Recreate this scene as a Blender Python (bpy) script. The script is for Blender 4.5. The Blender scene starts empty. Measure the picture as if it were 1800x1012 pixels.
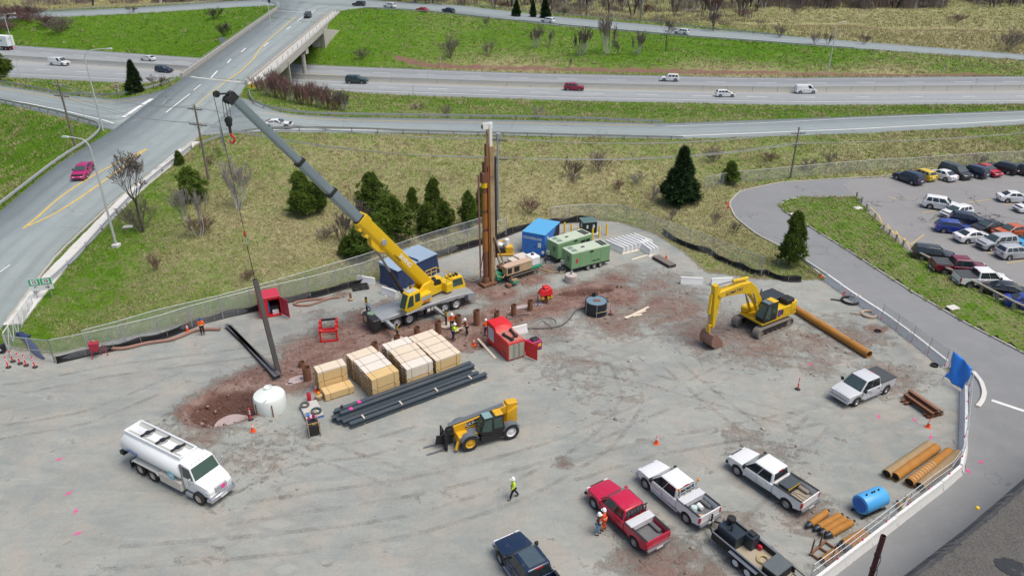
import bpy,bmesh,math,random
import numpy as np
from mathutils import Vector,Matrix,noise as mnoise
from mathutils.bvhtree import BVHTree
random.seed(7); rng = np.random.default_rng(7)
R = math.radians
# ------------------------------------------------------------------ camera, sky, sun, exposure
SC = bpy.context.scene
FPX,PITCH,CAMH,CX,CY = 1280.0,R(26.8),35.1,900.0,506.0     # focal length in photo pixels (1800 wide)
cam = bpy.data.objects.new('camera',bpy.data.cameras.new('camera'))
SC.collection.objects.link(cam); SC.camera = cam
cam.location = (0,0,CAMH); cam.rotation_euler = (R(90)-PITCH,0,0)
cam.data.sensor_width = 36; cam.data.lens = 36*FPX/1800; cam.data.clip_end = 6000; cam.data.clip_start = .5
W = bpy.data.worlds.new('World'); SC.world = W; W.use_nodes = True
_n = W.node_tree.nodes; _sky = _n.new('ShaderNodeTexSky'); _sky.sky_type = 'NISHITA'; _sky.sun_disc = False
SUN_EL,SUN_AZ = R(66),R(112)
_sky.sun_elevation = SUN_EL; _sky.sun_rotation = SUN_AZ; _sky.air_density = 1.0; _sky.dust_density = 4.0; _sky.ozone_density = 1.0
W.node_tree.links.new(_sky.outputs[0],_n['Background'].inputs[0]); _n['Background'].inputs[1].default_value = .10
sun = bpy.data.objects.new('sun',bpy.data.lights.new('sun','SUN')); SC.collection.objects.link(sun)
sun.data.energy = 1.7; sun.data.angle = R(34); sun.data.color = (1,.95,.87)
_d = Vector((math.sin(SUN_AZ)*math.cos(SUN_EL),math.cos(SUN_AZ)*math.cos(SUN_EL),math.sin(SUN_EL)))
sun.rotation_euler = _d.to_track_quat('Z','Y').to_euler()
SC.view_settings.view_transform = 'Standard'; SC.view_settings.look = 'None'
SC.view_settings.exposure = 0.5; SC.view_settings.gamma = 1
SC.render.engine = 'CYCLES'; SC.cycles.max_bounces = 6; SC.cycles.transparent_max_bounces = 16
SC.cycles.sample_clamp_indirect = 6

# ------------------------------------------------------------------ helpers
COL = SC.collection
_c,_s = math.cos(PITCH),math.sin(PITCH)
def ray(px,py):
    v = (py-CY)/FPX; u = (px-CX)/FPX
    return Vector((u,_c-v*_s,-_s-v*_c))
def G(px,py,z=0.0):
    d = ray(px,py); t = (z-CAMH)/d.z
    return Vector((d.x*t,d.y*t,z))
def GZ(px,py,zf):                                   # pixel onto a surface whose height depends on the place
    z = 0.0
    for _ in range(25):
        p = G(px,py,z); z = .5*z+.5*zf(p.x,p.y)
    return G(px,py,z)
def lerp_tab(tab):
    xs = [a for a,b in tab]; zs = [b for a,b in tab]
    return lambda q:float(np.interp(q,xs,zs))

MATS = {}
def nd(nt,t,**k):
    n = nt.nodes.new(t)
    for a,b in k.items():setattr(n,a,b)
    return n
def lk(nt,a,b):nt.links.new(a,b)
def mixc(nt,fac,a,b,mode='MIX'):
    m = nd(nt,'ShaderNodeMix',data_type='RGBA',blend_type=mode)
    for s,v in ((m.inputs[0],fac),(m.inputs[6],a),(m.inputs[7],b)):
        if isinstance(v,(int,float)):s.default_value = v
        elif isinstance(v,(tuple,list)):s.default_value = (*v[:3],1)
        else:lk(nt,v,s)
    return m.outputs[2]
def math_(nt,op,a,b=None,clamp=False):
    m = nd(nt,'ShaderNodeMath',operation=op); m.use_clamp = clamp
    for s,v in ((m.inputs[0],a),(m.inputs[1],b)):
        if v is None:continue
        if isinstance(v,(int,float)):s.default_value = v
        else:lk(nt,v,s)
    return m.outputs[0]
def ramp(nt,fac,lo,hi):
    m = nd(nt,'ShaderNodeMapRange'); m.inputs[1].default_value = lo; m.inputs[2].default_value = hi
    lk(nt,fac,m.inputs[0]); return m.outputs[0]
def noise(nt,vec,scale,detail=4,rough=.55,dist=0.0):
    n = nd(nt,'ShaderNodeTexNoise'); n.inputs['Scale'].default_value = scale; n.inputs['Detail'].default_value = detail
    n.inputs['Roughness'].default_value = rough; n.inputs['Distortion'].default_value = dist
    if vec is not None:lk(nt,vec,n.inputs['Vector'])
    return n.outputs['Fac']
def mapping(nt,vec,scale=(1,1,1),rot=0.0):
    m = nd(nt,'ShaderNodeMapping'); m.inputs['Scale'].default_value = scale; m.inputs['Rotation'].default_value = (0,0,rot)
    lk(nt,vec,m.inputs['Vector']); return m.outputs[0]
def newmat(name):
    m = bpy.data.materials.new(name); m.use_nodes = True
    return m,m.node_tree,m.node_tree.nodes['Principled BSDF']
def mat(name,col,rough=.55,metal=0.0,var=.10,scale=2.5,dirt=0.0,dirtcol=(.20,.16,.13),bump=0.0,coat=0.0,fine=0.0):
    if name in MATS:return MATS[name]
    m,nt,b = newmat(name); MATS[name] = m
    tc = nd(nt,'ShaderNodeTexCoord').outputs['Object']
    f1 = noise(nt,tc,scale,5)
    c = mixc(nt,f1,tuple(x*(1-var)for x in col),tuple(min(1,x*(1+var))for x in col))
    if fine:c = mixc(nt,fine,c,mixc(nt,ramp(nt,noise(nt,tc,scale*14,3),.3,.7),tuple(x*.45 for x in col),tuple(min(1,x*1.5)for x in col)))
    r = ramp(nt,noise(nt,tc,scale*2.3,3),0,1)
    rr = nd(nt,'ShaderNodeMapRange'); rr.inputs[3].default_value = rough*.85; rr.inputs[4].default_value = min(1,rough*1.15); lk(nt,r,rr.inputs[0])
    rv = rr.outputs[0]
    if dirt:
        df = ramp(nt,noise(nt,tc,scale*.9,6,.7),.62-dirt*.35,.82-dirt*.2)
        df = math_(nt,'MULTIPLY',df,min(1,.35+dirt*.6))
        c = mixc(nt,df,c,dirtcol)
        rv = math_(nt,'MAXIMUM',rv,math_(nt,'MULTIPLY',df,.85))
    lk(nt,c,b.inputs['Base Color']); lk(nt,rv,b.inputs['Roughness']); b.inputs['Metallic'].default_value = metal
    if coat:b.inputs['Coat Weight'].default_value = coat; b.inputs['Coat Roughness'].default_value = .06
    if bump:
        bp = nd(nt,'ShaderNodeBump'); bp.inputs['Strength'].default_value = bump; bp.inputs['Distance'].default_value = .05
        lk(nt,noise(nt,tc,scale*6,5),bp.inputs['Height']); lk(nt,bp.outputs[0],b.inputs['Normal'])
    return m
def paint(name,col,rough=.3,dirt=.2):return mat(name,col,rough,0,.05,1.2,dirt=dirt,dirtcol=(.25,.22,.19),coat=.5)
def glassmat(name,col=(.02,.03,.035),rough=.08):
    if name in MATS:return MATS[name]
    m = mat(name,col,rough,0,.25,1.5); m.node_tree.nodes['Principled BSDF'].inputs['Specular IOR Level'].default_value = .9
    return m

class MB:
    """collects shapes into one mesh"""
    def __init__(s):s.v = []; s.f = []; s.M = None
    def add(s,vs,fs,M=None):
        o = len(s.v); M = M or s.M
        s.v +=[tuple(M@Vector(p))for p in vs]if M else [tuple(p)for p in vs]
        s.f +=[tuple(i+o for i in f)for f in fs]; return s
    def box(s,x0,x1,y0,y1,z0,z1,M=None):
        vs = [(x,y,z)for z in(z0,z1)for x,y in((x0,y0),(x1,y0),(x1,y1),(x0,y1))]
        return s.add(vs,[(3,2,1,0),(4,5,6,7),(0,1,5,4),(1,2,6,5),(2,3,7,6),(3,0,4,7)],M)
    def frust(s,b,t,M=None):                       # two quads (4 points each), bottom and top
        return s.add(list(b)+list(t),[(3,2,1,0),(4,5,6,7),(0,1,5,4),(1,2,6,5),(2,3,7,6),(3,0,4,7)],M)
    def bar(s,p,q,w,h=None,up=(0,0,1),w2=None,h2=None):
        p,q = Vector(p),Vector(q); h = h or w; w2 = w2 or w; h2 = h2 or h
        d = (q-p).normalized(); u = Vector(up)
        if abs(d.dot(u))>.98:u = Vector((1,0,0))
        a = d.cross(u).normalized(); u = a.cross(d)
        vs = [c+a*x*ww/2+u*y*hh/2 for c,ww,hh in((p,w,h),(q,w2,h2))for x,y in((-1,-1),(1,-1),(1,1),(-1,1))]
        return s.add(vs,[(0,1,2,3),(7,6,5,4),(0,4,5,1),(1,5,6,2),(2,6,7,3),(3,7,4,0)])
    def cyl(s,p,q,r,n=12,r2=None,caps=True):
        p,q = Vector(p),Vector(q); r2 = r if r2 is None else r2; d = (q-p).normalized()
        a = d.orthogonal().normalized(); b = d.cross(a); vs = []
        for c,rr in ((p,r),(q,r2)):
            vs +=[c+(a*math.cos(2*math.pi*i/n)+b*math.sin(2*math.pi*i/n))*rr for i in range(n)]
        fs = [(i,(i+1)%n,n+(i+1)%n,n+i)for i in range(n)]
        if caps:fs +=[tuple(range(n-1,-1,-1)),tuple(range(n,2*n))]
        return s.add(vs,fs)
    def pipe(s,p,q,r,t,n=18):                    # hollow tube with open ends
        p,q = Vector(p),Vector(q); d = (q-p).normalized(); a = d.orthogonal().normalized(); b = d.cross(a); vs = []
        for c,rr in ((p,r),(q,r),(q,r-t),(p,r-t)):
            vs +=[c+(a*math.cos(2*math.pi*i/n)+b*math.sin(2*math.pi*i/n))*rr for i in range(n)]
        fs = []
        for k in range(4):
            k2 = (k+1)%4
            fs +=[(k*n+i,k*n+(i+1)%n,k2*n+(i+1)%n,k2*n+i)for i in range(n)]
        return s.add(vs,fs)
    def tube(s,pts,r,n=6,closed=False):
        pts = [Vector(p)for p in pts]; m = len(pts); vs = []; prev = None
        for i,p in enumerate(pts):
            if closed:d = pts[(i+1)%m]-pts[i-1]
            else:d = pts[min(i+1,m-1)]-pts[max(i-1,0)]
            d = d.normalized()if d.length>1e-9 else Vector((0,0,1))
            a = (prev-d*prev.dot(d))if prev else d.orthogonal()
            a = a.normalized()if a.length>1e-6 else d.orthogonal().normalized()
            prev = a; b = d.cross(a); rr = r[i]if isinstance(r,(list,tuple))else r
            vs +=[p+(a*math.cos(2*math.pi*k/n)+b*math.sin(2*math.pi*k/n))*rr for k in range(n)]
        fs = [(i*n+k,i*n+(k+1)%n,((i+1)%m)*n+(k+1)%n,((i+1)%m)*n+k)for i in range(m if closed else m-1)for k in range(n)]
        if not closed:fs +=[tuple(range(n-1,-1,-1)),tuple(range((m-1)*n,m*n))]
        return s.add(vs,fs)
    def prism(s,poly,y0,y1,M=None):               # x,z outline pushed along y
        n = len(poly); vs = [(x,y0,z)for x,z in poly]+[(x,y1,z)for x,z in poly]
        return s.add(vs,[tuple(range(n)),tuple(range(2*n-1,n-1,-1))]+[(i,n+i,n+(i+1)%n,(i+1)%n)for i in range(n)],M)
    def slab(s,poly,z0,z1):                        # x,y outline pushed along z
        n = len(poly); vs = [(x,y,z0)for x,y in poly]+[(x,y,z1)for x,y in poly]
        return s.add(vs,[tuple(range(n-1,-1,-1)),tuple(range(n,2*n))]+[(i,(i+1)%n,n+(i+1)%n,n+i)for i in range(n)])
    def lathe(s,prof,o=(0,0,0),ax='z',n=16,caps=True):
        vs = []; o = Vector(o)
        for r,h in prof:
            for i in range(n):
                c,q = math.cos(2*math.pi*i/n)*r,math.sin(2*math.pi*i/n)*r
                vs.append(o+Vector({'z':(c,q,h),'y':(q,h,c),'x':(h,c,q)}[ax]))
        m = len(prof)
        fs = [(k*n+i,k*n+(i+1)%n,(k+1)*n+(i+1)%n,(k+1)*n+i)for k in range(m-1)for i in range(n)]
        if caps and prof[0][0]>1e-4:fs.append(tuple(range(n-1,-1,-1)))
        if caps and prof[-1][0]>1e-4:fs.append(tuple(range((m-1)*n,m*n)))
        return s.add(vs,fs)
    def mesh(s,name,bevel=0.0,smooth=35,seg=1):
        me = bpy.data.meshes.new(name); bm = bmesh.new()
        vv = [bm.verts.new(p)for p in s.v]
        for f in s.f:
            try:bm.faces.new([vv[i]for i in f])
            except ValueError:pass
        bmesh.ops.recalc_face_normals(bm,faces=bm.faces)
        if bevel:
            bm.normal_update()
            es = [e for e in bm.edges if len(e.link_faces)==2 and e.calc_face_angle(0)>R(30)]
            bmesh.ops.bevel(bm,geom=es,offset=bevel,offset_type='OFFSET',segments=seg,affect='EDGES',profile=.5,clamp_overlap=True)
        bm.to_mesh(me); bm.free()
        if smooth:
            me.polygons.foreach_set('use_smooth',[True]*len(me.polygons)); me.set_sharp_from_angle(angle=R(smooth))
        return me
    def obj(s,name,m,parent=None,bevel=0.0,smooth=35,seg=1,label=None):
        return mobj(name,s.mesh(name,bevel,smooth,seg),m,parent,label)
def mobj(name,me,m,parent=None,label=None):
    if m and not me.materials:me.materials.append(m)
    o = bpy.data.objects.new(name,me); COL.objects.link(o)
    if parent:o.parent = parent
    if label:o['label'] = label
    if m and me.materials[0]is not m:
        o.material_slots[0].link = 'OBJECT'; o.material_slots[0].material = m
    return o
def tag(o,label,cat,group=None):
    o['label'] = label; o['category'] = cat
    if group:o['group'] = group
    return o
def thing(name,label,cat,loc=(0,0,0),rz=0.0,group=None):
    o = bpy.data.objects.new(name,None); COL.objects.link(o); o.empty_display_size = .2
    o.location = loc; o.rotation_euler = (0,0,rz)
    return tag(o,label,cat,group)
def struct(o):o['kind'] = 'structure'; return o
KIDS = {}
def dup(root,loc,rz=None,label=None,group=None,scale=None):
    r = root.copy(); COL.objects.link(r); r.location = loc
    if rz is not None:r.rotation_euler = (0,0,rz)
    if scale:r.scale = scale if hasattr(scale,'__len__')else (scale,)*3
    if label:r['label'] = label
    if group:r['group'] = group
    if root.name not in KIDS:KIDS[root.name] = [(c,list(c.children))for c in root.children]
    for c,gs in KIDS[root.name]:
        k = c.copy(); COL.objects.link(k); k.parent = r
        for g in gs:
            q = g.copy(); COL.objects.link(q); q.parent = k
    return r
def text(name,body,size,m,parent,loc,rot,ext=.004,bold=True,align='CENTER'):
    cu = bpy.data.curves.new(name,'FONT'); cu.body = body; cu.size = size; cu.extrude = ext; cu.align_x = align; cu.align_y = 'CENTER'
    if bold:cu.offset = size*.02
    t = bpy.data.objects.new(name+'_tmp',cu); COL.objects.link(t)
    dg = bpy.context.evaluated_depsgraph_get(); me = bpy.data.meshes.new_from_object(t.evaluated_get(dg))
    bpy.data.objects.remove(t); me.name = name
    o = mobj(name,me,m,parent); o.location = loc; o.rotation_euler = rot
    return o
# ------------------------------------------------------------------ ground heights
zroad = lerp_tab([(20,0),(45,.2),(60,.8),(76,2.3),(89,3.9),(101,5.4),(113,6.7),(125,7.5),(140,8),(240,8.4),(280,8.4)])
zramp = lerp_tab([(-46,6.9),(-36,6.6),(-26,6.0),(-4,4.6),(27,3.2),(60,2.2),(98,1.2),(150,.3),(260,0)])
zrampl = lerp_tab([(-260,.5),(-150,2),(-110,3.5),(-80,5.5),(-62,6.9)])
zup = lerp_tab([(-300,2),(-182,5),(-127,7),(-90,8.35),(-50,8.4),(-20,7.3),(10,6),(52,4),(100,2),(140,1),(200,.2),(300,0)])
def edge(pts,zf):return [GZ(x,y,zf)for x,y in pts]
fy = lambda x,y:zroad(y)
def fr(x,y):
    k = min(1,max(0,(x+46)/16)); return zroad(y)*(1-k)+zramp(x)*k
def fl(x,y):
    k = min(1,max(0,(-x-63)/16)); return zroad(y)*(1-k)+zrampl(x)*k
ROADS = {
 'overpass_approach_road':([Vector((-63.5,30,.05)),Vector((-65,55,.5))]+edge([(0,372),(50,330),(100,290),(150,258),(195,232),(250,190),(300,152),(322,137)],fy),
            [Vector((-43.5,30,.05))]+edge([(0,577),(50,508),(100,440),(150,395),(200,350),(250,312),(300,275),(350,238),(385,210),(412,180),(432,148)],fy)),
 'exit_ramp_road':(edge([(378,200),(418,168),(448,180),(470,190),(500,200),(600,206),(860,210),(1170,217),(1500,205),(1800,194),(2100,183)],fr),
            edge([(340,238),(372,236),(400,233),(440,231),(500,231),(600,232),(860,236),(1200,243),(1500,234),(1800,218),(2100,203)],fr)),
 'entry_ramp_road':(edge([(-250,130),(0,150),(100,166),(200,175),(260,166),(300,153),(330,140)],fl),
            edge([(-250,158),(0,180),(100,203),(180,224),(205,228),(250,205),(290,180)],fl)),
 'junction_road':(edge([(470,30),(488,17),(484,8),(450,-2)],fy),edge([(560,40),(584,21),(630,14),(690,10)],fy)),
 'upper_ramp_road':(edge([(-300,34),(0,25),(250,13),(440,0),(540,-6),(640,0),(800,9),(960,28),(1200,49),(1500,73),(1800,96),(2100,118)],lambda x,y:zup(x)),
            edge([(-300,44),(0,35),(250,23),(440,11),(540,8),(640,13),(800,23),(960,43),(1200,63),(1500,85),(1800,106),(2100,128)],lambda x,y:zup(x))),
 'highway':([G(x,y)for x,y in[(-700,28),(-300,60),(30,80),(350,102),(560,115),(900,128),(1350,137),(1800,134),(2300,128),(2900,120)]],
            [G(x,y)for x,y in[(-700,78),(-300,113),(0,135),(300,149),(650,165),(1000,176),(1400,184),(1800,182),(2300,176),(2900,168)]]),
}
def resample(pts,n):
    P = np.array([tuple(p)for p in pts]); d = np.r_[0,np.cumsum(np.linalg.norm(np.diff(P,axis=0),axis=1))]
    t = np.linspace(0,d[-1],n); return np.stack([np.interp(t,d,P[:,k])for k in range(3)],1)
def smooth(P,k=3):
    for _ in range(k):P[1:-1] = .25*P[:-2]+.5*P[1:-1]+.25*P[2:]
    return P
RIB = {}
for nm,(L,Rr)in ROADS.items():
    n = 140; RIB[nm] = (smooth(resample(L,n)),smooth(resample(Rr,n)))
cp = []                                               # control points of the terrain (x, y, z)
for nm,(L,Rr)in RIB.items():
    for i in range(0,140,6):
        if nm =='highway' and not-300<L[i][0]<300:continue
        cp +=[tuple(L[i]),tuple(Rr[i])]
def C(z,*pts):
    for x,y in pts:cp.append(tuple(G(x,y,z)))
C(0,(95,612),(200,590),(355,553),(500,525),(640,497),(750,462),(850,425),(940,392),(1010,372),(1110,362),(1230,425),(1340,487),(1420,480),(1330,415),(1285,360),(1320,330),
  (0,640),(0,800),(300,700),(600,700),(900,800),(900,600),(900,480),(1100,450),(1200,600),(1500,700),(1500,520),(0,1012),(900,1012),(1800,1012),(1800,800),(1600,480),(1800,605),(1500,400),(1800,450),(1450,320),(1600,310),(1800,300),(2100,290),(2100,500),(2200,800))
C(1.2,(300,500),(500,480)); C(.6,(1150,330),(1300,300),(1500,290),(1750,272)); C(1.3,(700,400),(560,440),(850,370))
C(2.6,(600,330),(760,320),(950,310),(330,430)); C(1.6,(1150,290),(1350,270),(1600,255)); C(.9,(1800,250),(2000,240))
C(.2,(100,560),(160,560)); C(2.2,(30,240),(100,230)); C(1.5,(0,300)); C(.4,(-200,300),(-400,200)); C(1,(250,480),(210,510))
for x,y in [(-600,400),(-300,420),(0,420),(300,420),(600,400),(-600,900),(0,900),(600,900),(150,300),(250,260),(60,310),(0,330),(-120,330),(-250,300),(-70,5),(70,5),(0,-60),(-200,20),(200,20),(300,120),(-350,150),(0,2600),(2500,2600),(-2500,2600),(2500,0),(-2500,0)]:
    cp.append((x,y,0))
for x in (-63,-57,-51):                              # ground below the bridge
    cp +=[(x,172,.2),(x,206,.1),(x,152,5.2),(x,187,0),(x,236,7.2)]
CPA = np.array(cp); _,ui = np.unique((CPA[:,:2]/1.5).round(),axis=0,return_index=True); CPA = CPA[ui]
_D = np.linalg.norm(CPA[:,None,:2]-CPA[None,:,:2],axis=2)
_wts = np.linalg.solve(_D+np.eye(len(CPA))*.15,CPA[:,2])
def hbase(X,Y):
    out = np.empty(len(X))
    for a in range(0,len(X),20000):
        out[a:a+20000] = np.hypot(X[a:a+20000,None]-CPA[:,0],Y[a:a+20000,None]-CPA[:,1])@_wts
    return out
def axis(segs):
    o = [segs[0][0]]
    for a,b,st in segs:
        n = max(1,int(round((b-a)/st))); o +=list(np.linspace(a,b,n+1)[1:])
    return np.array(o)
XS = axis([(-3000,-600,400),(-600,-320,20),(-320,-110,4),(-110,-52,1.4),(-52,42,.6),(42,90,1.4),(90,320,4),(320,600,20),(600,3000,400)])
YS = axis([(-300,20,40),(20,28,2),(28,100,.6),(100,150,1.1),(150,300,2),(300,560,5),(560,1000,40),(1000,4000,500)])
GX,GY = np.meshgrid(XS,YS); X = GX.ravel(); Y = GY.ravel()
Zg = hbase(X,Y)
def seg_dist(X,Y,P):                                # distance to a polyline
    P = np.asarray(P); d = np.full(len(X),1e9)
    for a,b in zip(P[:-1],P[1:]):
        ab = b[:2]-a[:2]; L2 = max(ab@ab,1e-9)
        t = np.clip(((X-a[0])*ab[0]+(Y-a[1])*ab[1])/L2,0,1)
        d = np.minimum(d,np.hypot(X-a[0]-t*ab[0],Y-a[1]-t*ab[1]))
    return d
def inside(X,Y,P):
    r = np.zeros(len(X),bool); P = np.asarray(P); j = len(P)-1
    for i in range(len(P)):
        xi,yi = P[i][:2]; xj,yj = P[j][:2]
        if yi !=yj:r ^=((yi>Y)!=(yj>Y))&(X<(xj-xi)*(Y-yi)/(yj-yi)+xi)
        j = i
    return r
def sdist(X,Y,P): # signed, negative inside
    P = np.asarray([p[:2]for p in P],float); d = seg_dist(X,Y,np.vstack([P,P[:1]])); return np.where(inside(X,Y,P),-d,d)
YARD = [G(x,y)[:2]for x,y in[(-150,640),(0,622),(95,622),(355,562),(500,532),(640,502),(705,478),(850,428),(940,397),(1010,384),(1090,390),(1150,410),(1205,445),(1240,478),(1330,490),(1400,492),(1450,492),(1550,562),(1660,642),(1698,690),(1693,815),(1640,872),(1440,1025),(1200,1300),(300,1300),(-900,1100),(-600,700)]]
ACCESS = [G(x,y)[:2]for x,y in[(1420,1040),(1470,1004),(1640,878),(1697,822),(1704,690),(1664,640),(1555,556),(1452,484),(1400,448),(1330,412),(1292,382),(1281,357),(1300,336),(1370,321),(1480,315),(1560,312),(1580,307),(1620,300),(1800,290),(2150,283),(2400,320),(2400,700),(2300,1100),(1900,1250),(1500,1150)]]
near = (X>-140)&(X<160)&(Y>0)&(Y<150)
gravel = np.zeros(len(X)); access = np.full(len(X),99.0)
sdy = sdist(X[near],Y[near],YARD); gravel[near] = np.clip(.5-sdy/1.6,0,1)
access[near] = sdist(X[near],Y[near],ACCESS)
# flatten yard and access road
k = np.zeros(len(X)); k[near] = np.clip(1-(sdy-0)/3.0,0,1); Zg = Zg*(1-k)
k = np.clip(1-access/3.0,0,1); Zg = Zg*(1-k)-.10*np.clip(1-access/.8,0,1)
# roads press the ground down a little
cap = np.full(len(X),1e9)
for nm,(L,Rr)in RIB.items():
    m = (L+Rr)/2; hw = np.linalg.norm(L-Rr,axis=1)/2
    for a in range(0,len(X),6000):
        sl = slice(a,a+6000); xs,ys = X[sl],Y[sl]
        if xs.max()<m[:,0].min()-20 or xs.min()>m[:,0].max()+20 or ys.max()<m[:,1].min()-20 or ys.min()>m[:,1].max()+20:continue
        # ribbon quads: use both edges and the middle as samples
        best = np.full(len(xs),1e9); bz = np.zeros(len(xs))
        for t in np.linspace(0,1,9):
            S = L*(1-t)+Rr*t; dd = np.hypot(xs[:,None]-S[:,0],ys[:,None]-S[:,1]); i = dd.argmin(1); v = dd[np.arange(len(xs)),i]
            w = v<best; best[w] = v[w]; bz[w] = S[i[w],2]
        st = 2.2 if nm !='highway' else 4.0
        kk = np.clip(1-(best-st)/3.5,0,1); cap[sl] = np.minimum(cap[sl],np.where(best<st,bz-.16,1e9))
        Zg[sl] = Zg[sl]*(1-kk)+(bz-.16)*kk
Zg = np.minimum(Zg,cap)
# rough ground
nz = np.array([mnoise.noise(Vector((x*.35,y*.35,0)))*.6+mnoise.noise(Vector((x*1.1,y*1.1,3)))*.4 for x,y in zip(X,Y)])
MUDB = [(560,620,4,1),(520,660,2.8,1),(610,600,4.4,.95),(660,600,4.4,.95),(720,595,4.2,.9),(770,585,3.5,.95),(815,595,2.6,1),(850,575,3,.95),(880,556,3,.95),(920,548,2.6,.95),(960,535,3.2,1),(1005,525,3,.9),(1050,515,3.5,.9),(1090,520,3,.85),(1130,545,4,.5),
        (385,710,2.6,.8),(430,685,3,1),(460,665,2.6,1),(500,655,2.6,.9),(410,730,2.4,.5),(640,560,2.4,.75),(700,545,3,.8),(590,500,1.0,.8),(600,515,1.2,.7),(930,490,2.2,.85),(960,475,1.6,.7),(880,515,2.5,.8),(1180,520,5,.42),(1260,560,4,.36),(1350,610,4,.3),(1420,580,4,.3),(830,505,2.5,.8),(790,525,3,.8),(992,812,.8,.5),(385,968,.5,.5),(1085,490,2.5,.7),(1150,500,3,.55),(1110,470,1.5,.4),(1180,545,6,.58),(1250,585,5,.52),(1330,600,5,.5),(1080,562,4,.55),(1420,600,4,.45),(965,582,3,.45),(1500,590,4,.4),(1560,660,4,.4),(600,575,3,.5),(1000,640,4,.3),
        (1440,640,2.6,.4),(1160,980,3.2,.6),(1220,1000,2.6,.5),(1350,790,3.5,.35),(1420,900,2.4,.5),(1290,930,2.2,.45),(350,770,3,.38),(1060,690,5,.2),(450,800,5,.25),(1480,620,3,.3),(560,560,2.5,.25),(1180,490,3,.35),(1520,640,2.5,.3)]
mud = np.zeros(len(X))
for x,y,r,s in MUDB:
    p = G(x,y); d = np.hypot(X-p.x,Y-p.y)/r; mud = np.maximum(mud,s*np.clip(1.35-d,0,1))
mud *=gravel
onroad = (access<-.5)|(cap<1e8)
Zg +=np.where(onroad,0,nz*np.where(gravel>.5,.02+.10*np.clip(mud-.35,0,1),np.where(Y<135,.10,.22)))
# the flooded pit and the trench
def pit(x,y,rx,ry,rot,depth,rim):
    global Zg,mud
    p = G(x,y); c,s = math.cos(rot),math.sin(rot); dx,dy = X-p.x,Y-p.y
    q = np.hypot((dx*c+dy*s)/rx,(-dx*s+dy*c)/ry)+nz*.18
    Zg = Zg-depth*np.clip((1.05-q)/.7,0,1)+rim*np.exp(-((q-1.35)/.22)**2)
    mud = np.maximum(mud,np.clip(1.7-q,0,1)*gravel+(.8*np.clip((1.15-q)/.3,0,1)if depth>.6 else 0))  # extra value in deep pits darkens their walls: wet soil and painted shade
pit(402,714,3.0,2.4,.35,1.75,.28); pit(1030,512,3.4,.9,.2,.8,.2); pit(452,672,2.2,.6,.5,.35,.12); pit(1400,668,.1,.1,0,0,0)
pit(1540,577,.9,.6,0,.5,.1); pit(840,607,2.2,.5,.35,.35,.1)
# how dry the grass is
DRY = [(0,300,.15),(60,250,.3),(100,420,.2),(60,540,.25),(150,510,.3),(220,450,.15),(250,400,.35),(300,450,.75),(400,400,.85),(250,520,.5),(420,300,.55),(450,250,.35),(600,260,.35),(600,320,.75),(700,290,.7),(560,430,.95),(500,460,.8),(700,400,.9),(800,300,.7),(900,250,.3),(900,300,.75),(950,350,.95),(1100,260,.5),(1100,310,.85),(1200,400,.9),(1250,350,.85),(1300,270,.6),(1400,250,.45),(1500,270,.75),(1700,260,.8),(1700,225,.5),
       (1100,405,.3),(1280,450,.75),(1330,480,.4),(300,90,.05),(150,60,.15),(350,50,.1),(650,60,.1),(800,60,.35),(620,90,.2),(900,80,.2),(1000,85,.3),(1100,95,.15),(1300,90,.05),(1450,95,.2),(1700,115,.4),(1300,127,.9),(1600,128,.9),(900,120,.85),(100,150,.3),(600,185,.35),(800,190,.3),(1100,190,.25),(1400,200,.3),(1650,190,.3),
       (1000,20,.9),(1300,30,.8),(1500,55,.95),(1700,70,.95),(1790,90,.95),(600,-8,.8),(200,5,.9),(1500,10,.8),(1450,380,.4),(1600,470,.45),(1750,560,.5),(150,560,.35),(400,520,.5),(560,490,.55)]
da = np.array([(*G(x,y,1.5 if y>60 else 3)[:2],d)for x,y,d in DRY])
dry = np.empty(len(X))
for a in range(0,len(X),20000):
    w = 1/(np.hypot(X[a:a+20000,None]-da[:,0],Y[a:a+20000,None]-da[:,1])**3+40); dry[a:a+20000] = (w@da[:,2])/w.sum(1)
# red soil ditch along the highway and the creek bank far behind
red = np.zeros(len(X))
for pts,wd,dep in (([(700,110),(760,117),(900,121),(1200,127),(1400,130),(1600,131),(1760,130)],2.0,.25),([(1280,50),(1400,48),(1500,46),(1560,55),(1650,52),(1800,56)],5.0,2.0),([(1010,46),(1120,40),(1280,50)],3,.8)):
    P = np.array([tuple(G(*p)[:2])for p in pts]); d = seg_dist(X,Y,P); q = np.clip(1.2-d/wd+nz*.5,0,1); red = np.maximum(red,q)
    Zg = Zg-dep*np.clip(1-d/wd,0,1)
red2 = G(1570,128)
red = np.maximum(red,.0)
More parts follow.
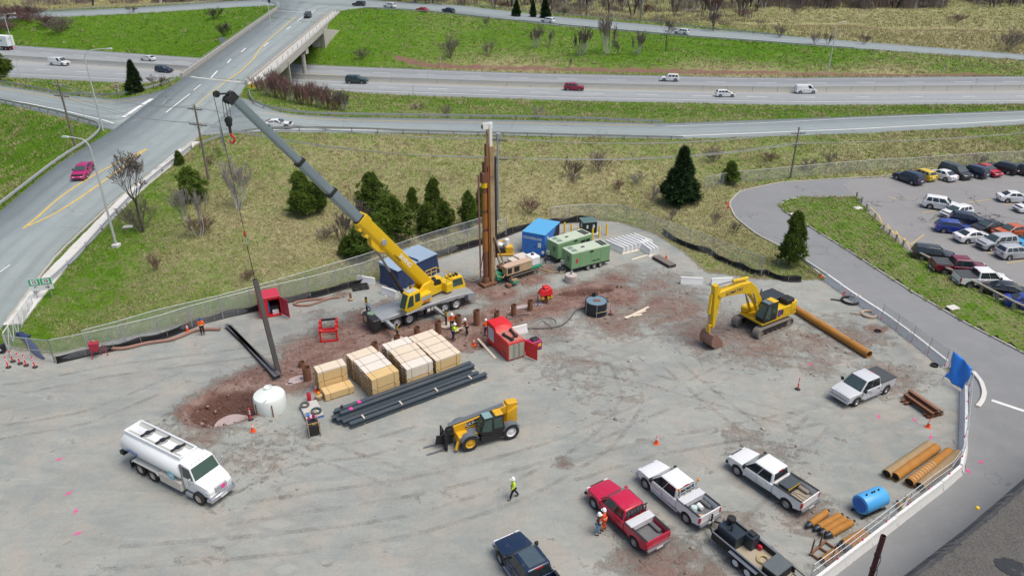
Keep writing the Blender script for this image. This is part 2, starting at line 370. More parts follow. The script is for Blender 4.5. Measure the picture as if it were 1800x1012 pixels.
# ------------------------------------------------------------------ ground meshes (one grid, split where the gravel begins)
nx,ny = len(XS),len(YS)
idx = np.arange(nx*ny).reshape(ny,nx)
quads = np.stack([idx[:-1,:-1],idx[:-1,1:],idx[1:,1:],idx[1:,:-1]],-1).reshape(-1,4)
CO = np.stack([X,Y,Zg],1)
def np_mesh(name,co,faces,attrs=None,smooth=True):
    me = bpy.data.meshes.new(name); n = faces.shape[1]
    me.vertices.add(len(co)); me.vertices.foreach_set('co',co.astype(np.float32).ravel())
    me.loops.add(faces.size); me.loops.foreach_set('vertex_index',faces.astype(np.int32).ravel())
    me.polygons.add(len(faces)); me.polygons.foreach_set('loop_start',np.arange(0,faces.size,n,dtype=np.int32))
    me.update(calc_edges=True); me.validate()
    if smooth:me.polygons.foreach_set('use_smooth',np.ones(len(faces),bool))
    for k,v in (attrs or{}).items():
        if v.ndim ==1:a = me.attributes.new(k,'FLOAT','POINT'); a.data.foreach_set('value',v.astype(np.float32))
        else:a = me.attributes.new(k,'FLOAT_COLOR','POINT'); a.data.foreach_set('color',v.astype(np.float32).ravel())
    return me
def attr(nt,name):
    a = nd(nt,'ShaderNodeAttribute'); a.attribute_name = name; return a.outputs['Fac']
def ground_material():
    m,nt,b = newmat('ground')
    P = nd(nt,'ShaderNodeNewGeometry').outputs['Position']
    gv,md,dr,rd = attr(nt,'gravel'),attr(nt,'mud'),attr(nt,'dry'),attr(nt,'red')
    # grass
    n1 = noise(nt,P,.55,6,.7); n2 = noise(nt,P,.12,4,.6); n3 = noise(nt,mapping(nt,P,(1,.6,1),.4),2.2,5,.75)
    green = mixc(nt,n2,(.066,.185,.006),(.16,.295,.011)); green = mixc(nt,ramp(nt,n3,.40,.72),green,(.045,.09,.008))
    straw = mixc(nt,n3,(.25,.23,.095),(.50,.455,.26)); straw = mixc(nt,ramp(nt,n1,.54,.70),straw,(.16,.125,.07)); straw = mixc(nt,math_(nt,'MULTIPLY',ramp(nt,noise(nt,P,.22,6,.7,.5),.52,.68),.7),straw,(.15,.16,.035))
    f = math_(nt,'ADD',math_(nt,'ADD',dr,math_(nt,'MULTIPLY',math_(nt,'SUBTRACT',n1,.5),1.5)),math_(nt,'MULTIPLY',math_(nt,'SUBTRACT',n3,.5),.9))
    grass = mixc(nt,ramp(nt,f,.25,.85),green,straw)
    redc = mixc(nt,n3,(.17,.085,.06),(.30,.19,.14)); grass = mixc(nt,ramp(nt,math_(nt,'ADD',rd,math_(nt,'MULTIPLY',math_(nt,'SUBTRACT',n1,.5),.8)),.35,.7),grass,redc)
    # gravel with worn wheel lanes, dust and damp patches
    big = noise(nt,P,.09,4,.55); mid = noise(nt,P,.35,5,.6,.6); fine = noise(nt,P,9,4,.75); sp = noise(nt,P,26,2,.8)
    def lane(rot,sc,st):return noise(nt,mapping(nt,P,(sc,sc*st,1),rot),1.0,6,.66,.9)
    l1 = lane(R(-35),.22,3.2); l2 = lane(R(14),.2,3.6); l3 = lane(R(52),.22,3.0)
    sel = ramp(nt,noise(nt,P,.05,3),.40,.60); lanes = mixc(nt,sel,l1,mixc(nt,ramp(nt,noise(nt,P,.07,3),.42,.58),l2,l3))
    def ruts(rot,sc,dist):
        w = nd(nt,'ShaderNodeTexWave'); w.inputs['Scale'].default_value = sc; w.inputs['Distortion'].default_value = dist; w.inputs['Detail'].default_value = 3; w.inputs['Detail Scale'].default_value = .35; w.inputs['Detail Roughness'].default_value = .45
        lk(nt,mapping(nt,P,(1,1,1),rot),w.inputs['Vector']); return math_(nt,'MULTIPLY',ramp(nt,w.outputs['Fac'],.62,.9),ramp(nt,noise(nt,P,.10,3),.5,.62))
    rut = math_(nt,'MAXIMUM',ruts(R(65),.22,9),ruts(R(120),.2,11))
    g = mixc(nt,ramp(nt,big,.38,.62),(.215,.255,.24),(.335,.36,.33))
    g = mixc(nt,math_(nt,'MULTIPLY',ramp(nt,lanes,.48,.68),.75),g,(.45,.45,.395))
    g = mixc(nt,math_(nt,'MULTIPLY',ramp(nt,lanes,.48,.30),.7),g,(.175,.215,.21))
    g = mixc(nt,math_(nt,'MULTIPLY',rut,.5),g,(.185,.19,.18))
    g = mixc(nt,math_(nt,'MULTIPLY',ramp(nt,mid,.45,.70),.8),g,(.40,.35,.285))
    g = mixc(nt,math_(nt,'MULTIPLY',ramp(nt,noise(nt,P,.3,6,.7,.2),.54,.82),.7),g,(.165,.16,.14))
    g = mixc(nt,math_(nt,'MULTIPLY',ramp(nt,noise(nt,P,1.6,6,.75),.52,.7),.5),g,(.20,.19,.17))
    g = mixc(nt,math_(nt,'MULTIPLY',ramp(nt,fine,.35,.7),.4),g,mixc(nt,fine,(.11,.115,.11),(.52,.51,.47)))
    g = mixc(nt,.28,g,mixc(nt,ramp(nt,sp,.35,.65),(.09,.095,.095),(.56,.55,.51)))
    # red mud; in deep pits wet soil plus hollow shade painted into the colour
    mf = ramp(nt,math_(nt,'ADD',md,math_(nt,'MULTIPLY',math_(nt,'SUBTRACT',mixc(nt,.5,noise(nt,P,.9,7,.75,.8),lanes),.5),2.6)),.22,.62)
    mcol = mixc(nt,noise(nt,P,.8,6,.7),(.125,.062,.048),(.30,.165,.13)); mcol = mixc(nt,ramp(nt,noise(nt,P,.5,6,.7,.4),.42,.6),mcol,(.34,.245,.205)); mcol = mixc(nt,math_(nt,'MULTIPLY',ramp(nt,noise(nt,P,2.6,5,.7),.45,.7),.6),mcol,(.33,.24,.20))
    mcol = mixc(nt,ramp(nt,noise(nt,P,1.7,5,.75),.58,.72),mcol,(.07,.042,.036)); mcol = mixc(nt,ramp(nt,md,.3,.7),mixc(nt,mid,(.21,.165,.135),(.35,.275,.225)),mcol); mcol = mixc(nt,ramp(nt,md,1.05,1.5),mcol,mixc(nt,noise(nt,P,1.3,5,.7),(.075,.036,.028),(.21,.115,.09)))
    g = mixc(nt,mf,g,mcol)
    e = ramp(nt,math_(nt,'ADD',gv,math_(nt,'MULTIPLY',math_(nt,'SUBTRACT',n3,.5),1.3)),.38,.62)
    rim = math_(nt,'MULTIPLY',math_(nt,'MULTIPLY',gv,math_(nt,'SUBTRACT',1.0,gv)),3.0)
    grass = mixc(nt,math_(nt,'MULTIPLY',rim,ramp(nt,n1,.3,.6)),grass,(.23,.17,.125))
    lk(nt,mixc(nt,e,grass,g),b.inputs['Base Color'])
    wet = math_(nt,'MULTIPLY',math_(nt,'MULTIPLY',mf,e),ramp(nt,noise(nt,P,.6,4),.5,.62))
    lk(nt,math_(nt,'SUBTRACT',.95,math_(nt,'MULTIPLY',wet,.55)),b.inputs['Roughness']); b.inputs['Specular IOR Level'].default_value = .25
    bp = nd(nt,'ShaderNodeBump'); bp.inputs['Strength'].default_value = 1.0; bp.inputs['Distance'].default_value = .16
    hh = math_(nt,'ADD',math_(nt,'MULTIPLY',noise(nt,P,3.5,6,.7),math_(nt,'ADD',.4,math_(nt,'MULTIPLY',mf,1.5))),math_(nt,'MULTIPLY',lanes,.5))
    hh = mixc(nt,e,math_(nt,'MULTIPLY',n3,2.5),hh)
    lk(nt,hh,bp.inputs['Height']); lk(nt,bp.outputs[0],b.inputs['Normal'])
    return m
GM = ground_material()
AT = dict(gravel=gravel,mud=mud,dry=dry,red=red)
fg = gravel[quads].mean(1)>.5
def sub(name,sel):
    q = quads[sel]; u,inv = np.unique(q,return_inverse=True)
    return struct(mobj(name,np_mesh(name,CO[u],inv.reshape(-1,4),{k:v[u]for k,v in AT.items()}),GM))
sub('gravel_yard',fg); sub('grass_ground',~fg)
# pit water
pw = G(402,722,-1.1)
wm,nt,b = newmat('muddy_water'); P = nd(nt,'ShaderNodeNewGeometry').outputs['Position']
lk(nt,mixc(nt,noise(nt,P,.6,3),(.42,.33,.32),(.50,.42,.41)),b.inputs['Base Color']); b.inputs['Roughness'].default_value = .12
wp = [(pw.x+2.4*math.cos(a)*(1+.1*math.sin(3*a)),pw.y+2.0*math.sin(a)+.3)for a in np.linspace(0,2*math.pi,28)[:-1]]
struct(MB().slab(wp,-2.6,-1.5).obj('pit_water',wm))
def puddle(x,y,rx,ry,rot,z=.035):
    p = G(x,y); pts = []
    for i in range(26):
        a = 2*math.pi*i/26; k = 1+.28*mnoise.noise(Vector((math.cos(a)*1.3+x,math.sin(a)*1.3+y,0)))
        u,v = rx*k*math.cos(a),ry*k*math.sin(a); pts.append((p.x+u*math.cos(rot)-v*math.sin(rot),p.y+u*math.sin(rot)+v*math.cos(rot)))
    struct(MB().slab(pts,z-.25,z).obj('puddle',wm))
puddle(523,667,.9,.55,.6); puddle(915,540,1.3,.35,.3,.05); puddle(945,535,.8,.3,.2,.05); puddle(506,676,.4,.25,.2)

# ------------------------------------------------------------------ roads
def asphalt(name,base,dark,crack=.5,tint=(1,1,1)):
    m,nt,b = newmat(name); P = nd(nt,'ShaderNodeNewGeometry').outputs['Position']
    n1 = noise(nt,P,.07,4,.6); n2 = noise(nt,P,.5,5,.65); n3 = noise(nt,P,7,4,.8)
    c = mixc(nt,ramp(nt,n1,.3,.7),dark,base); c = mixc(nt,math_(nt,'MULTIPLY',ramp(nt,n2,.45,.75),.4),c,tuple(x*1.22 for x in base))
    c = mixc(nt,.25,c,mixc(nt,n3,tuple(x*.45 for x in dark),tuple(x*1.6 for x in base)))
    v = nd(nt,'ShaderNodeTexVoronoi',feature='DISTANCE_TO_EDGE'); v.inputs['Scale'].default_value = .085
    w = nd(nt,'ShaderNodeMixRGB')if False else None
    dv = nd(nt,'ShaderNodeVectorMath',operation='ADD'); nn = nd(nt,'ShaderNodeTexNoise'); nn.inputs['Scale'].default_value = .5; lk(nt,P,nn.inputs['Vector'])
    sc = nd(nt,'ShaderNodeVectorMath',operation='SCALE'); sc.inputs['Scale'].default_value = 5; lk(nt,nn.outputs['Color'],sc.inputs[0]); lk(nt,P,dv.inputs[0]); lk(nt,sc.outputs[0],dv.inputs[1]); lk(nt,dv.outputs[0],v.inputs['Vector'])
    ac = attr(nt,'across'); wv = math_(nt,'SINE',math_(nt,'MULTIPLY',ac,37.7)); c = mixc(nt,math_(nt,'MULTIPLY',math_(nt,'MULTIPLY',ramp(nt,wv,-.2,1),ramp(nt,n1,.3,.7)),.5),c,tuple(x*.72 for x in dark))
    cr = math_(nt,'MULTIPLY',ramp(nt,v.outputs['Distance'],.010,.003),math_(nt,'MULTIPLY',ramp(nt,noise(nt,P,.05,3),.5,.6),crack))
    c = mixc(nt,cr,c,tuple(x*.4 for x in dark))
    lk(nt,c,b.inputs['Base Color']); b.inputs['Roughness'].default_value = .9; b.inputs['Specular IOR Level'].default_value = .3
    bp = nd(nt,'ShaderNodeBump'); bp.inputs['Strength'].default_value = .4; bp.inputs['Distance'].default_value = .02; lk(nt,n3,bp.inputs['Height']); lk(nt,bp.outputs[0],b.inputs['Normal'])
    return m
A_OLD = asphalt('worn_asphalt',(.285,.325,.325),(.225,.265,.27),.5)
A_HWY = asphalt('highway_asphalt',(.33,.35,.36),(.28,.30,.31),.25)
A_ACC = asphalt('access_asphalt',(.25,.255,.26),(.19,.20,.205),.8)
A_LOT = asphalt('parking_asphalt',(.275,.27,.265),(.215,.215,.215),1.0)
def ribbon(name,L,Rr,m,dz=0.0,skirt=.45):
    n = len(L); co = np.vstack([L,Rr,L,Rr]).copy(); co[:2*n,2]+=dz; co[2*n:,2]-=skirt; i = np.arange(n-1)
    f = [np.stack([i,i+n,i+n+1,i+1],1),np.stack([i,i+1,i+2*n+1,i+2*n],1),np.stack([i+n,i+3*n,i+3*n+1,i+n+1],1)]
    return mobj(name,np_mesh(name,co,np.vstack(f),dict(across=np.r_[np.full(n,.02),np.full(n,.98),np.zeros(2*n)]),smooth=False),m)
SURF = [(CO,quads)]
DZ = {'overpass_approach_road':.02,'exit_ramp_road':0,'entry_ramp_road':-.02,'upper_ramp_road':.03,'junction_road':.0,'highway':0}
for nm,(L,Rr)in RIB.items():
    struct(ribbon(nm,L,Rr,A_HWY if nm=='highway' else A_OLD,DZ[nm]))
    n = len(L); i = np.arange(n-1); cc = np.vstack([L,Rr]); cc[:,2]+=DZ[nm]
    SURF.append((cc,np.stack([i,i+n,i+n+1,i+1],1)))
def sheet(name,poly,m,z0,z1):
    o = struct(MB().slab([tuple(p)for p in poly],z0,z1).obj(name,m,smooth=0)); return o
sheet('access_road',ACCESS,A_ACC,-.3,.03)
LOT = [G(x,y)[:2]for x,y in[(1502,345),(1480,325),(1500,316),(1560,312),(1800,291),(2150,284),(2390,325),(2390,640),(1800,548),(1700,501),(1640,471),(1612,456),(1588,437),(1553,405),(1524,373)]]
sheet('parking_lot',LOT,A_LOT,-.25,.045)
ISL = [G(x,y)[:2]for x,y in[(1371,362),(1380,353),(1400,349),(1503,346),(1524,372),(1553,404),(1588,436),(1612,455),(1640,470),(1700,500),(1800,548),(2000,640),(2000,720),(1800,622),(1700,570),(1600,512),(1500,447),(1400,385),(1378,372)]]
cu = G(1400,349); 
# island: grass sheet inside a concrete kerb
ic = np.array([tuple(p)for p in ISL])
gm = 40; bx0,by0 = ic.min(0); bx1,by1 = ic.max(0)
IX,IY = np.meshgrid(np.arange(bx0,bx1,.6),np.arange(by0,by1,.6)); ix,iy = IX.ravel(),IY.ravel()
sd = sdist(ix,iy,ISL); qi = np.arange(len(ix)).reshape(IX.shape); iq = np.stack([qi[:-1,:-1],qi[:-1,1:],qi[1:,1:],qi[1:,:-1]],-1).reshape(-1,4)
iq = iq[(sd[iq]<.25).all(1)]; u,inv = np.unique(iq,return_inverse=True)
iz = .16+.25*np.clip(-sd[u]/3,0,1)+.05*rng.standard_normal(len(u))*.5
ico = np.stack([ix[u],iy[u],iz],1)
mi = struct(mobj('grass_island',np_mesh('grass_island',ico,inv.reshape(-1,4),dict(gravel=np.zeros(len(u)),mud=np.zeros(len(u)),dry=np.full(len(u),.42),red=np.zeros(len(u)))),GM))
SURF.append((ico,inv.reshape(-1,4)))
CONC = mat('concrete',(.42,.40,.36),.85,0,.15,1.5,dirt=.25,dirtcol=(.25,.21,.17),bump=.3,fine=.12)
CONCL = mat('pale_concrete',(.62,.61,.57),.8,0,.08,1.5,dirt=.22,dirtcol=(.40,.35,.29),bump=.2)
def kerb(name,pts,w=.2,h=.16,z=.0,closed=False,m=CONC):
    pts = [Vector((p[0],p[1],z+h/2))for p in pts]; n = len(pts); b = MB(); vs = []
    for i,p in enumerate(pts):
        d = (pts[min(i+1,n-1)]-pts[max(i-1,0)]).normalized(); a = Vector((-d.y,d.x,0))*w/2
        vs +=[p-a-Vector((0,0,h/2+.2)),p+a-Vector((0,0,h/2+.2)),p+a+Vector((0,0,h/2)),p-a+Vector((0,0,h/2))]
    fs = [(i*4+k,i*4+(k+1)%4,i*4+4+(k+1)%4,i*4+4+k)for i in range(n-1)for k in range(4)]+[(0,1,2,3),((n-1)*4+3,(n-1)*4+2,(n-1)*4+1,(n-1)*4)]
    b.add(vs,fs); return struct(b.obj(name,m,bevel=.02))
def px(pts,z=0.0):return [G(x,y,z)for x,y in pts]
kerb('kerb',smooth(resample(px([(1500,346),(1400,349),(1380,353),(1371,362),(1378,372),(1400,385),(1500,447),(1600,512),(1700,570),(1800,622),(1950,700)]),90),1))
kerb('kerb',smooth(resample(px([(1450,488),(1400,448),(1330,412),(1292,382),(1281,357),(1300,336),(1370,321),(1480,314),(1560,310),(1590,303)]),70),2),h=.10)
kerb('kerb',smooth(resample(px([(1710,655),(1724,672),(1730,692),(1726,706),(1718,716)]),20),2),w=.35,h=.2,m=CONCL)
from mathutils.geometry import tessellate_polygon
for pl_,z_ in ((ACCESS,.03),(LOT,.045)):
    v3 = [Vector((p[0],p[1],z_))for p in pl_]; SURF.append((np.array([tuple(p)for p in v3]),np.array(tessellate_polygon([v3]))))
BVS = []
for co,q in SURF:BVS.append(BVHTree.FromPolygons([tuple(c)for c in co.tolist()],q.tolist()))
O = Vector((0,0,CAMH))
def hit(px_,py_):
    d = ray(px_,py_).normalized(); best = None
    for t in BVS:
        r = t.ray_cast(O,d)
        if r[0]is not None and (best is None or r[3]<best[1]):best = (r[0],r[3])
    return best[0]if best else G(px_,py_)
def ground_z(x,y):
    z = -9
    for t in BVS:
        r = t.ray_cast(Vector((x,y,60)),Vector((0,0,-1)))
        if r[0]is not None:z = max(z,r[0].z)
    return z if z>-8 else 0.0
def track_mat():
    m,nt,b = newmat('tyre_track'); P = nd(nt,'ShaderNodeNewGeometry').outputs['Position']; out = nt.nodes['Material Output']; tr = nd(nt,'ShaderNodeBsdfTransparent'); mx = nd(nt,'ShaderNodeMixShader')
    lk(nt,mixc(nt,noise(nt,P,1.5,4),(.13,.12,.105),(.25,.215,.18)),b.inputs['Base Color']); b.inputs['Roughness'].default_value = .95
    f = math_(nt,'MULTIPLY',ramp(nt,noise(nt,P,.5,5,.7),.40,.66),ramp(nt,noise(nt,P,6,4,.7),.30,.62)); lk(nt,math_(nt,'MULTIPLY',f,.4),mx.inputs[0]); lk(nt,tr.outputs[0],mx.inputs[1]); lk(nt,b.outputs[0],mx.inputs[2]); lk(nt,mx.outputs[0],out.inputs['Surface']); return m
TRK = track_mat()
M_YEL = mat('road_paint_yellow',(.62,.44,.10),.8,0,.25,1.5,dirt=.35,dirtcol=(.3,.3,.27))
M_WHI = mat('road_paint_white',(.72,.72,.70),.8,0,.12,1.5,dirt=.3,dirtcol=(.36,.37,.36))
def marking(name,pts,w,m,world=False,dash=None):
    P = [Vector(p)for p in pts]if world else [hit(*p)for p in pts]
    L = sum((b-a).length for a,b in zip(P,P[1:])); n = max(2,int(L/(1.5 if m is not TRK else .5))+1); S = resample(P,n)
    if n>6:S = smooth(S,2)
    for p in S:p[2] = ground_z(p[0],p[1])+(.012 if m is not TRK else .025)
    d = np.gradient(S[:,:2],axis=0); d /=np.maximum(np.linalg.norm(d,axis=1),1e-6)[:,None]; nn = np.stack([-d[:,1],d[:,0],0*d[:,0]],1)*w/2
    co = np.vstack([S+nn,S-nn]); i = np.arange(n-1); f = np.stack([i,i+n,i+n+1,i+1],1)
    if dash:
        s = np.r_[0,np.cumsum(np.linalg.norm(np.diff(S,axis=0),axis=1))]; f = f[(s[:-1]%(dash[0]+dash[1]))<dash[0]]
    if len(f):struct(mobj(name,np_mesh(name,co,f,smooth=False),m))
for pts in ([(0,690),(200,650),(400,625),(560,600)],[(0,760),(150,735),(260,690),(330,660)],[(410,850),(520,800),(640,790),(740,760)],[(400,905),(560,880),(760,850),(980,790),(1180,700),(1300,640)],[(200,980),(450,960),(700,930),(900,870),(1060,780),(1120,700),(1090,640)],[(1000,640),(1120,660),(1260,700),(1400,740)],
            [(1080,600),(1180,570),(1240,540),(1200,520),(1120,515)],[(1060,580),(1150,560),(1250,590),(1330,630),(1430,640)],[(1000,830),(1130,790),(1290,760),(1440,730)],[(1460,720),(1400,780),(1330,760),(1250,700),(1180,640)],[(1150,1010),(1230,960),(1290,900),(1330,860)],[(300,780),(420,800),(470,770),(560,790),(700,840)]):
    Q = smooth(resample(px(pts),40),4); dq = np.gradient(Q[:,:2],axis=0); dq /=np.linalg.norm(dq,axis=1)[:,None]
    for sgn in (-.9,.9):marking('tyre_track',[(q[0]-d_[1]*sgn,q[1]+d_[0]*sgn,0)for q,d_ in zip(Q,dq)],.36,TRK,True)
# overpass road
marking('yellow_line',[(40,402),(50,396),(100,350),(150,316),(200,289),(258,262)],.3,M_YEL)
marking('yellow_line',[(50,397),(100,375),(150,341),(200,306),(240,274),(258,262)],.34,M_YEL)
marking('white_line',[(0,478),(18,465)],.16,M_WHI); marking('white_line',[(218,206),(268,174)],.9,M_WHI)
marking('white_line',[(292,198),(334,165)],.22,M_WHI); marking('white_line',[(340,159),(353,149)],.2,M_WHI)
marking('yellow_line',[(344,186),(395,145)],.18,M_YEL)
# ramps
marking('yellow_line',[(0,155),(50,163),(100,172),(150,179),(200,180),(260,174)],.22,M_YEL)
marking('white_line',[(0,174),(50,182),(100,192),(150,204),(200,217)],.3,M_WHI)
marking('yellow_line',[(470,199),(520,206),(600,211),(860,215),(1150,221)],.2,M_YEL)
marking('white_line',[(430,233),(600,228),(860,233),(1200,239),(1500,227),(1800,211)],.3,M_WHI); marking('white_line',[(1170,222),(1350,216),(1500,208),(1800,197)],.2,M_WHI)
marking('white_line',[(0,32),(250,21),(420,11)],.25,M_WHI); marking('white_line',[(700,16),(960,40),(1200,60),(1500,83),(1800,104)],.25,M_WHI)
# highway lanes
HL,HR = RIB['highway']
for t,dsh,c in ((.07,None,M_WHI),(.225,(4,8),M_WHI),(.40,None,M_YEL),(.60,None,M_YEL),(.765,(4,8),M_WHI),(.915,None,M_WHI)):
    marking('lane_line',[tuple(p)for p in(HL*(1-t)+HR*t)[20:120]],.24,c,True,dsh)
marking('white_line',[(1743,703),(1800,722)],.35,M_WHI)
# parking bays (worn yellow)
for a,b in (((1528,362),(1548,382)),((1545,380),(1555,402)),((1560,394),(1572,412)),((1575,405),(1585,425)),((1590,418),(1600,437)),((1600,430),(1625,412)),((1570,407),(1600,428)),((1530,378),(1570,407)),((1622,374),(1645,370)),((1650,388),(1672,382)),((1700,356),(1745,350)),((1765,360),(1790,356)),((1735,445),(1760,440)),((1770,463),(1800,457)),((1562,345),(1580,352))):
    marking('parking_line',[a,b],.12,M_YEL)
# ------------------------------------------------------------------ bridge over the highway
GALV = mat('galvanised_steel',(.42,.44,.45),.5,.4,.12,3,dirt=.1)
LAMPG = mat('lamp_post_grey',(.58,.60,.61),.5,.3,.06,2)
BLACK = mat('black_plastic',(.018,.018,.02),.6,0,.2,3,dirt=.12,dirtcol=(.12,.10,.09))
RUBBER = mat('tyre_rubber',(.022,.022,.024),.85,0,.2,4,dirt=.3,dirtcol=(.16,.145,.13))
WOODP = mat('weathered_pole_wood',(.20,.165,.13),.9,0,.25,2,fine=.3)
bL0,bL1 = GZ(322,137,fy),GZ(489,17,fy); bR0,bR1 = GZ(431,149,fy),GZ(583,22,fy)
bridge = thing('overpass_bridge','concrete overpass carrying a road over the highway','bridge',(0,0,0))
ax = (bL1+bR1-bL0-bR0).normalized(); rt = Vector((ax.y,-ax.x,0)).normalized()
def lerp(a,b,t):return a+(b-a)*t
def brbar(name,a0,a1,off,w,z0,z1,m,parent=bridge):
    p,q = a0+rt*off,a1+rt*off; b = MB()
    vs = [c+rt*x+Vector((0,0,z))for c in(p,q)for x,z in((-w/2,z0),(w/2,z0),(w/2,z1),(-w/2,z1))]
    b.add(vs,[(0,1,2,3),(7,6,5,4),(0,4,5,1),(1,5,6,2),(2,6,7,3),(3,7,4,0)]); return b.obj(name,m,parent,bevel=.02)
n = 30; LL = np.array([tuple(lerp(bL0,bL1,i/(n-1)))for i in range(n)]); RR = np.array([tuple(lerp(bR0,bR1,i/(n-1)))for i in range(n)])
dk = ribbon('deck',LL,RR,A_OLD,.03,.3); dk.parent = bridge
cc = np.vstack([LL,RR]); cc[:,2]+=.03; i = np.arange(n-1)
BVS.append(BVHTree.FromPolygons(cc.tolist(),np.stack([i,i+n,i+n+1,i+1],1).tolist()))
brbar('parapet',bL0,bL1,-.25,.45,-.4,.85,CONC); brbar('parapet',bR0,bR1,.25,.4,-.4,.75,CONC)
brbar('footway',bR0,bR1,1.45,2.0,-.25,.18,CONCL); brbar('fascia_beam',bR0,bR1,2.55,.35,-1.35,.3,CONC); brbar('fascia_beam',bL0,bL1,-.62,.3,-1.3,.1,CONC)
for k in range(4):
    t = .12+.25*k; brbar('girder',lerp(bL0,bR0,t),lerp(bL1,bR1,t),0,.6,-1.5,-.32,CONC)
for a0,a1,off,zt in ((bL0,bL1,-.25,1.2),(bR0,bR1,.25,1.1)):
    brbar('handrail',a0,a1,off,.09,zt-.06,zt,GALV)
    for j in range(36):
        p = lerp(a0,a1,(j+.5)/36)+rt*off
        if j ==0:pm = MB().box(-.06,.06,-.06,.06,.74,1.16).mesh('rail_post')
        o = mobj('rail_post',pm,GALV,bridge); o.location = p
def mesh_fence_mat():
    m,nt,b = newmat('chain_link'); MATS['chain_link'] = m
    P = nd(nt,'ShaderNodeTexCoord').outputs['UV']
    out = nt.nodes['Material Output']; tr = nd(nt,'ShaderNodeBsdfTransparent'); mx = nd(nt,'ShaderNodeMixShader')
    def w(rot):
        mp = mapping(nt,P,(1,1,1),rot); t = nd(nt,'ShaderNodeTexWave'); t.inputs['Scale'].default_value = 2.6; t.inputs['Distortion'].default_value = .3; lk(nt,mp,t.inputs['Vector'])
        return ramp(nt,t.outputs['Fac'],.93,.99)
    f = math_(nt,'MULTIPLY',math_(nt,'MAXIMUM',w(R(45)),w(R(-45))),1.0,True)
    b.inputs['Base Color'].default_value = (.50,.53,.55,1); b.inputs['Roughness'].default_value = .5; b.inputs['Metallic'].default_value = .3
    lk(nt,f,mx.inputs[0]); lk(nt,tr.outputs[0],mx.inputs[1]); lk(nt,b.outputs[0],mx.inputs[2]); lk(nt,mx.outputs[0],out.inputs['Surface'])
    return m
LINK = mesh_fence_mat()
def link_panel(name,a,b,z0,z1,parent,m=LINK,top2=None):
    """chain-link cloth between two posts, with metre UVs"""
    a,b = Vector(a),Vector(b); me = bpy.data.meshes.new(name)
    t2 = (b.z+z1)if top2 is None else top2
    me.from_pydata([(a.x,a.y,a.z+z0),(b.x,b.y,b.z+z0),(b.x,b.y,t2),(a.x,a.y,a.z+z1)],[],[(0,1,2,3)])
    uv = me.uv_layers.new(); L = (b-a).length
    for l,c in zip(uv.data,((0,0),(L,0),(L,z1-z0),(0,z1-z0))):l.uv = (c[0]*1.0,c[1]*1.0)
    return mobj(name,me,m,parent)
off = 2.45
for j in range(20):
    p,q = lerp(bR0,bR1,j/20)+rt*off,lerp(bR0,bR1,(j+1)/20)+rt*off
    link_panel('railing_panel',p,q,.3,1.35,bridge)
    o = MB().box(-.05,.05,-.05,.05,.25,1.42).obj('railing_post',GALV,bridge); o.location = p
brbar('top_rail',bR0,bR1,off,.07,1.36,1.43,GALV)
pc = G(512,131); tB = 0.5
def on_axis(y):t = (y-bR0.y)/(bR1.y-bR0.y); return lerp(bL0,bL1,t),lerp(bR0,bR1,t)
a,b_ = on_axis(187.0)
m = MB(); m.bar(a+Vector((0,0,-2.1))-rt*.8,b_+Vector((0,0,-2.1))+rt*2.6,1.3,1.2); m.obj('pier_cap',CONC,bridge,bevel=.05)
for t in (-.02,.33,.68,1.1):
    p = lerp(a,b_,t); MB().cyl((p.x,p.y,-.5),(p.x,p.y,p.z-2.6),.55,16).obj('pier_column',CONC,bridge)
for yy,nm in ((163.5,'abutment'),(213.0,'abutment')):
    a,b_ = on_axis(yy); k = MB(); pa,pb = a-rt*1.2,b_+rt*2.9
    k.add([(*pa.xy,-1),(*pb.xy,-1),(*pb.xy,pb.z-.35),(*pa.xy,pa.z-.35)]+[(*(v+ax*(.9 if yy>190 else-.9)).xy,z)for v,z in((pa,-1),(pb,-1),(pb,pb.z-.35),(pa,pa.z-.35))],
          [(0,1,2,3),(7,6,5,4),(0,4,5,1),(1,5,6,2),(2,6,7,3),(3,7,4,0)]); k.obj(nm,CONC,bridge)
    if yy>190:
        for q in range(4):
            for r in range(6):
                c = lerp(pa,pb,(r+.5)/6)-ax*.05; w = (pb-pa).length/6-.12
                MB().bar(c+Vector((0,0,-c.z+.2+q*1.75))-rt*w/2,c+Vector((0,0,-c.z+.2+q*1.75))+rt*w/2,.14,1.6).obj('facing_panel',CONC,bridge,bevel=.02)
        wp_,wq = pb,pb+rt*5+ax*14                                          # wing wall
        k = MB(); k.add([(*wp_.xy,-1),(*wq.xy,1),(*wq.xy,5.5),(*wp_.xy,wp_.z-.3),(wp_.x+.1,wp_.y+.6,-1),(wq.x+.1,wq.y+.6,1),(wq.x+.1,wq.y+.6,5.5),(wp_.x+.1,wp_.y+.6,wp_.z-.3)],
                        [(0,1,2,3),(7,6,5,4),(0,4,5,1),(1,5,6,2),(2,6,7,3),(3,7,4,0)]); k.obj('wing_wall',CONC,bridge)
def mk_line(name,a,b,w,m):marking(name,[tuple(a),tuple(b)],w,m,True)
mk_line('expansion_joint',lerp(bL0,bL1,.012),lerp(bR0,bR1,.012),.5,CONCL); mk_line('expansion_joint',lerp(bL0,bL1,.965),lerp(bR0,bR1,.965),.5,CONCL)
marking('yellow_line',[(396,144),(420,128),(445,105),(455,88),(470,72),(490,55),(510,38),(520,30)],.3,M_YEL)
for a,b_ in (((371,137),(382,125)),((400,111),(406,104)),((424,92),(432,85)),((464,82),(472,75)),((504,52),(511,47)),((522,38),(533,30)),((548,22),(554,18))):marking('white_line',[a,b_],.3,M_WHI)

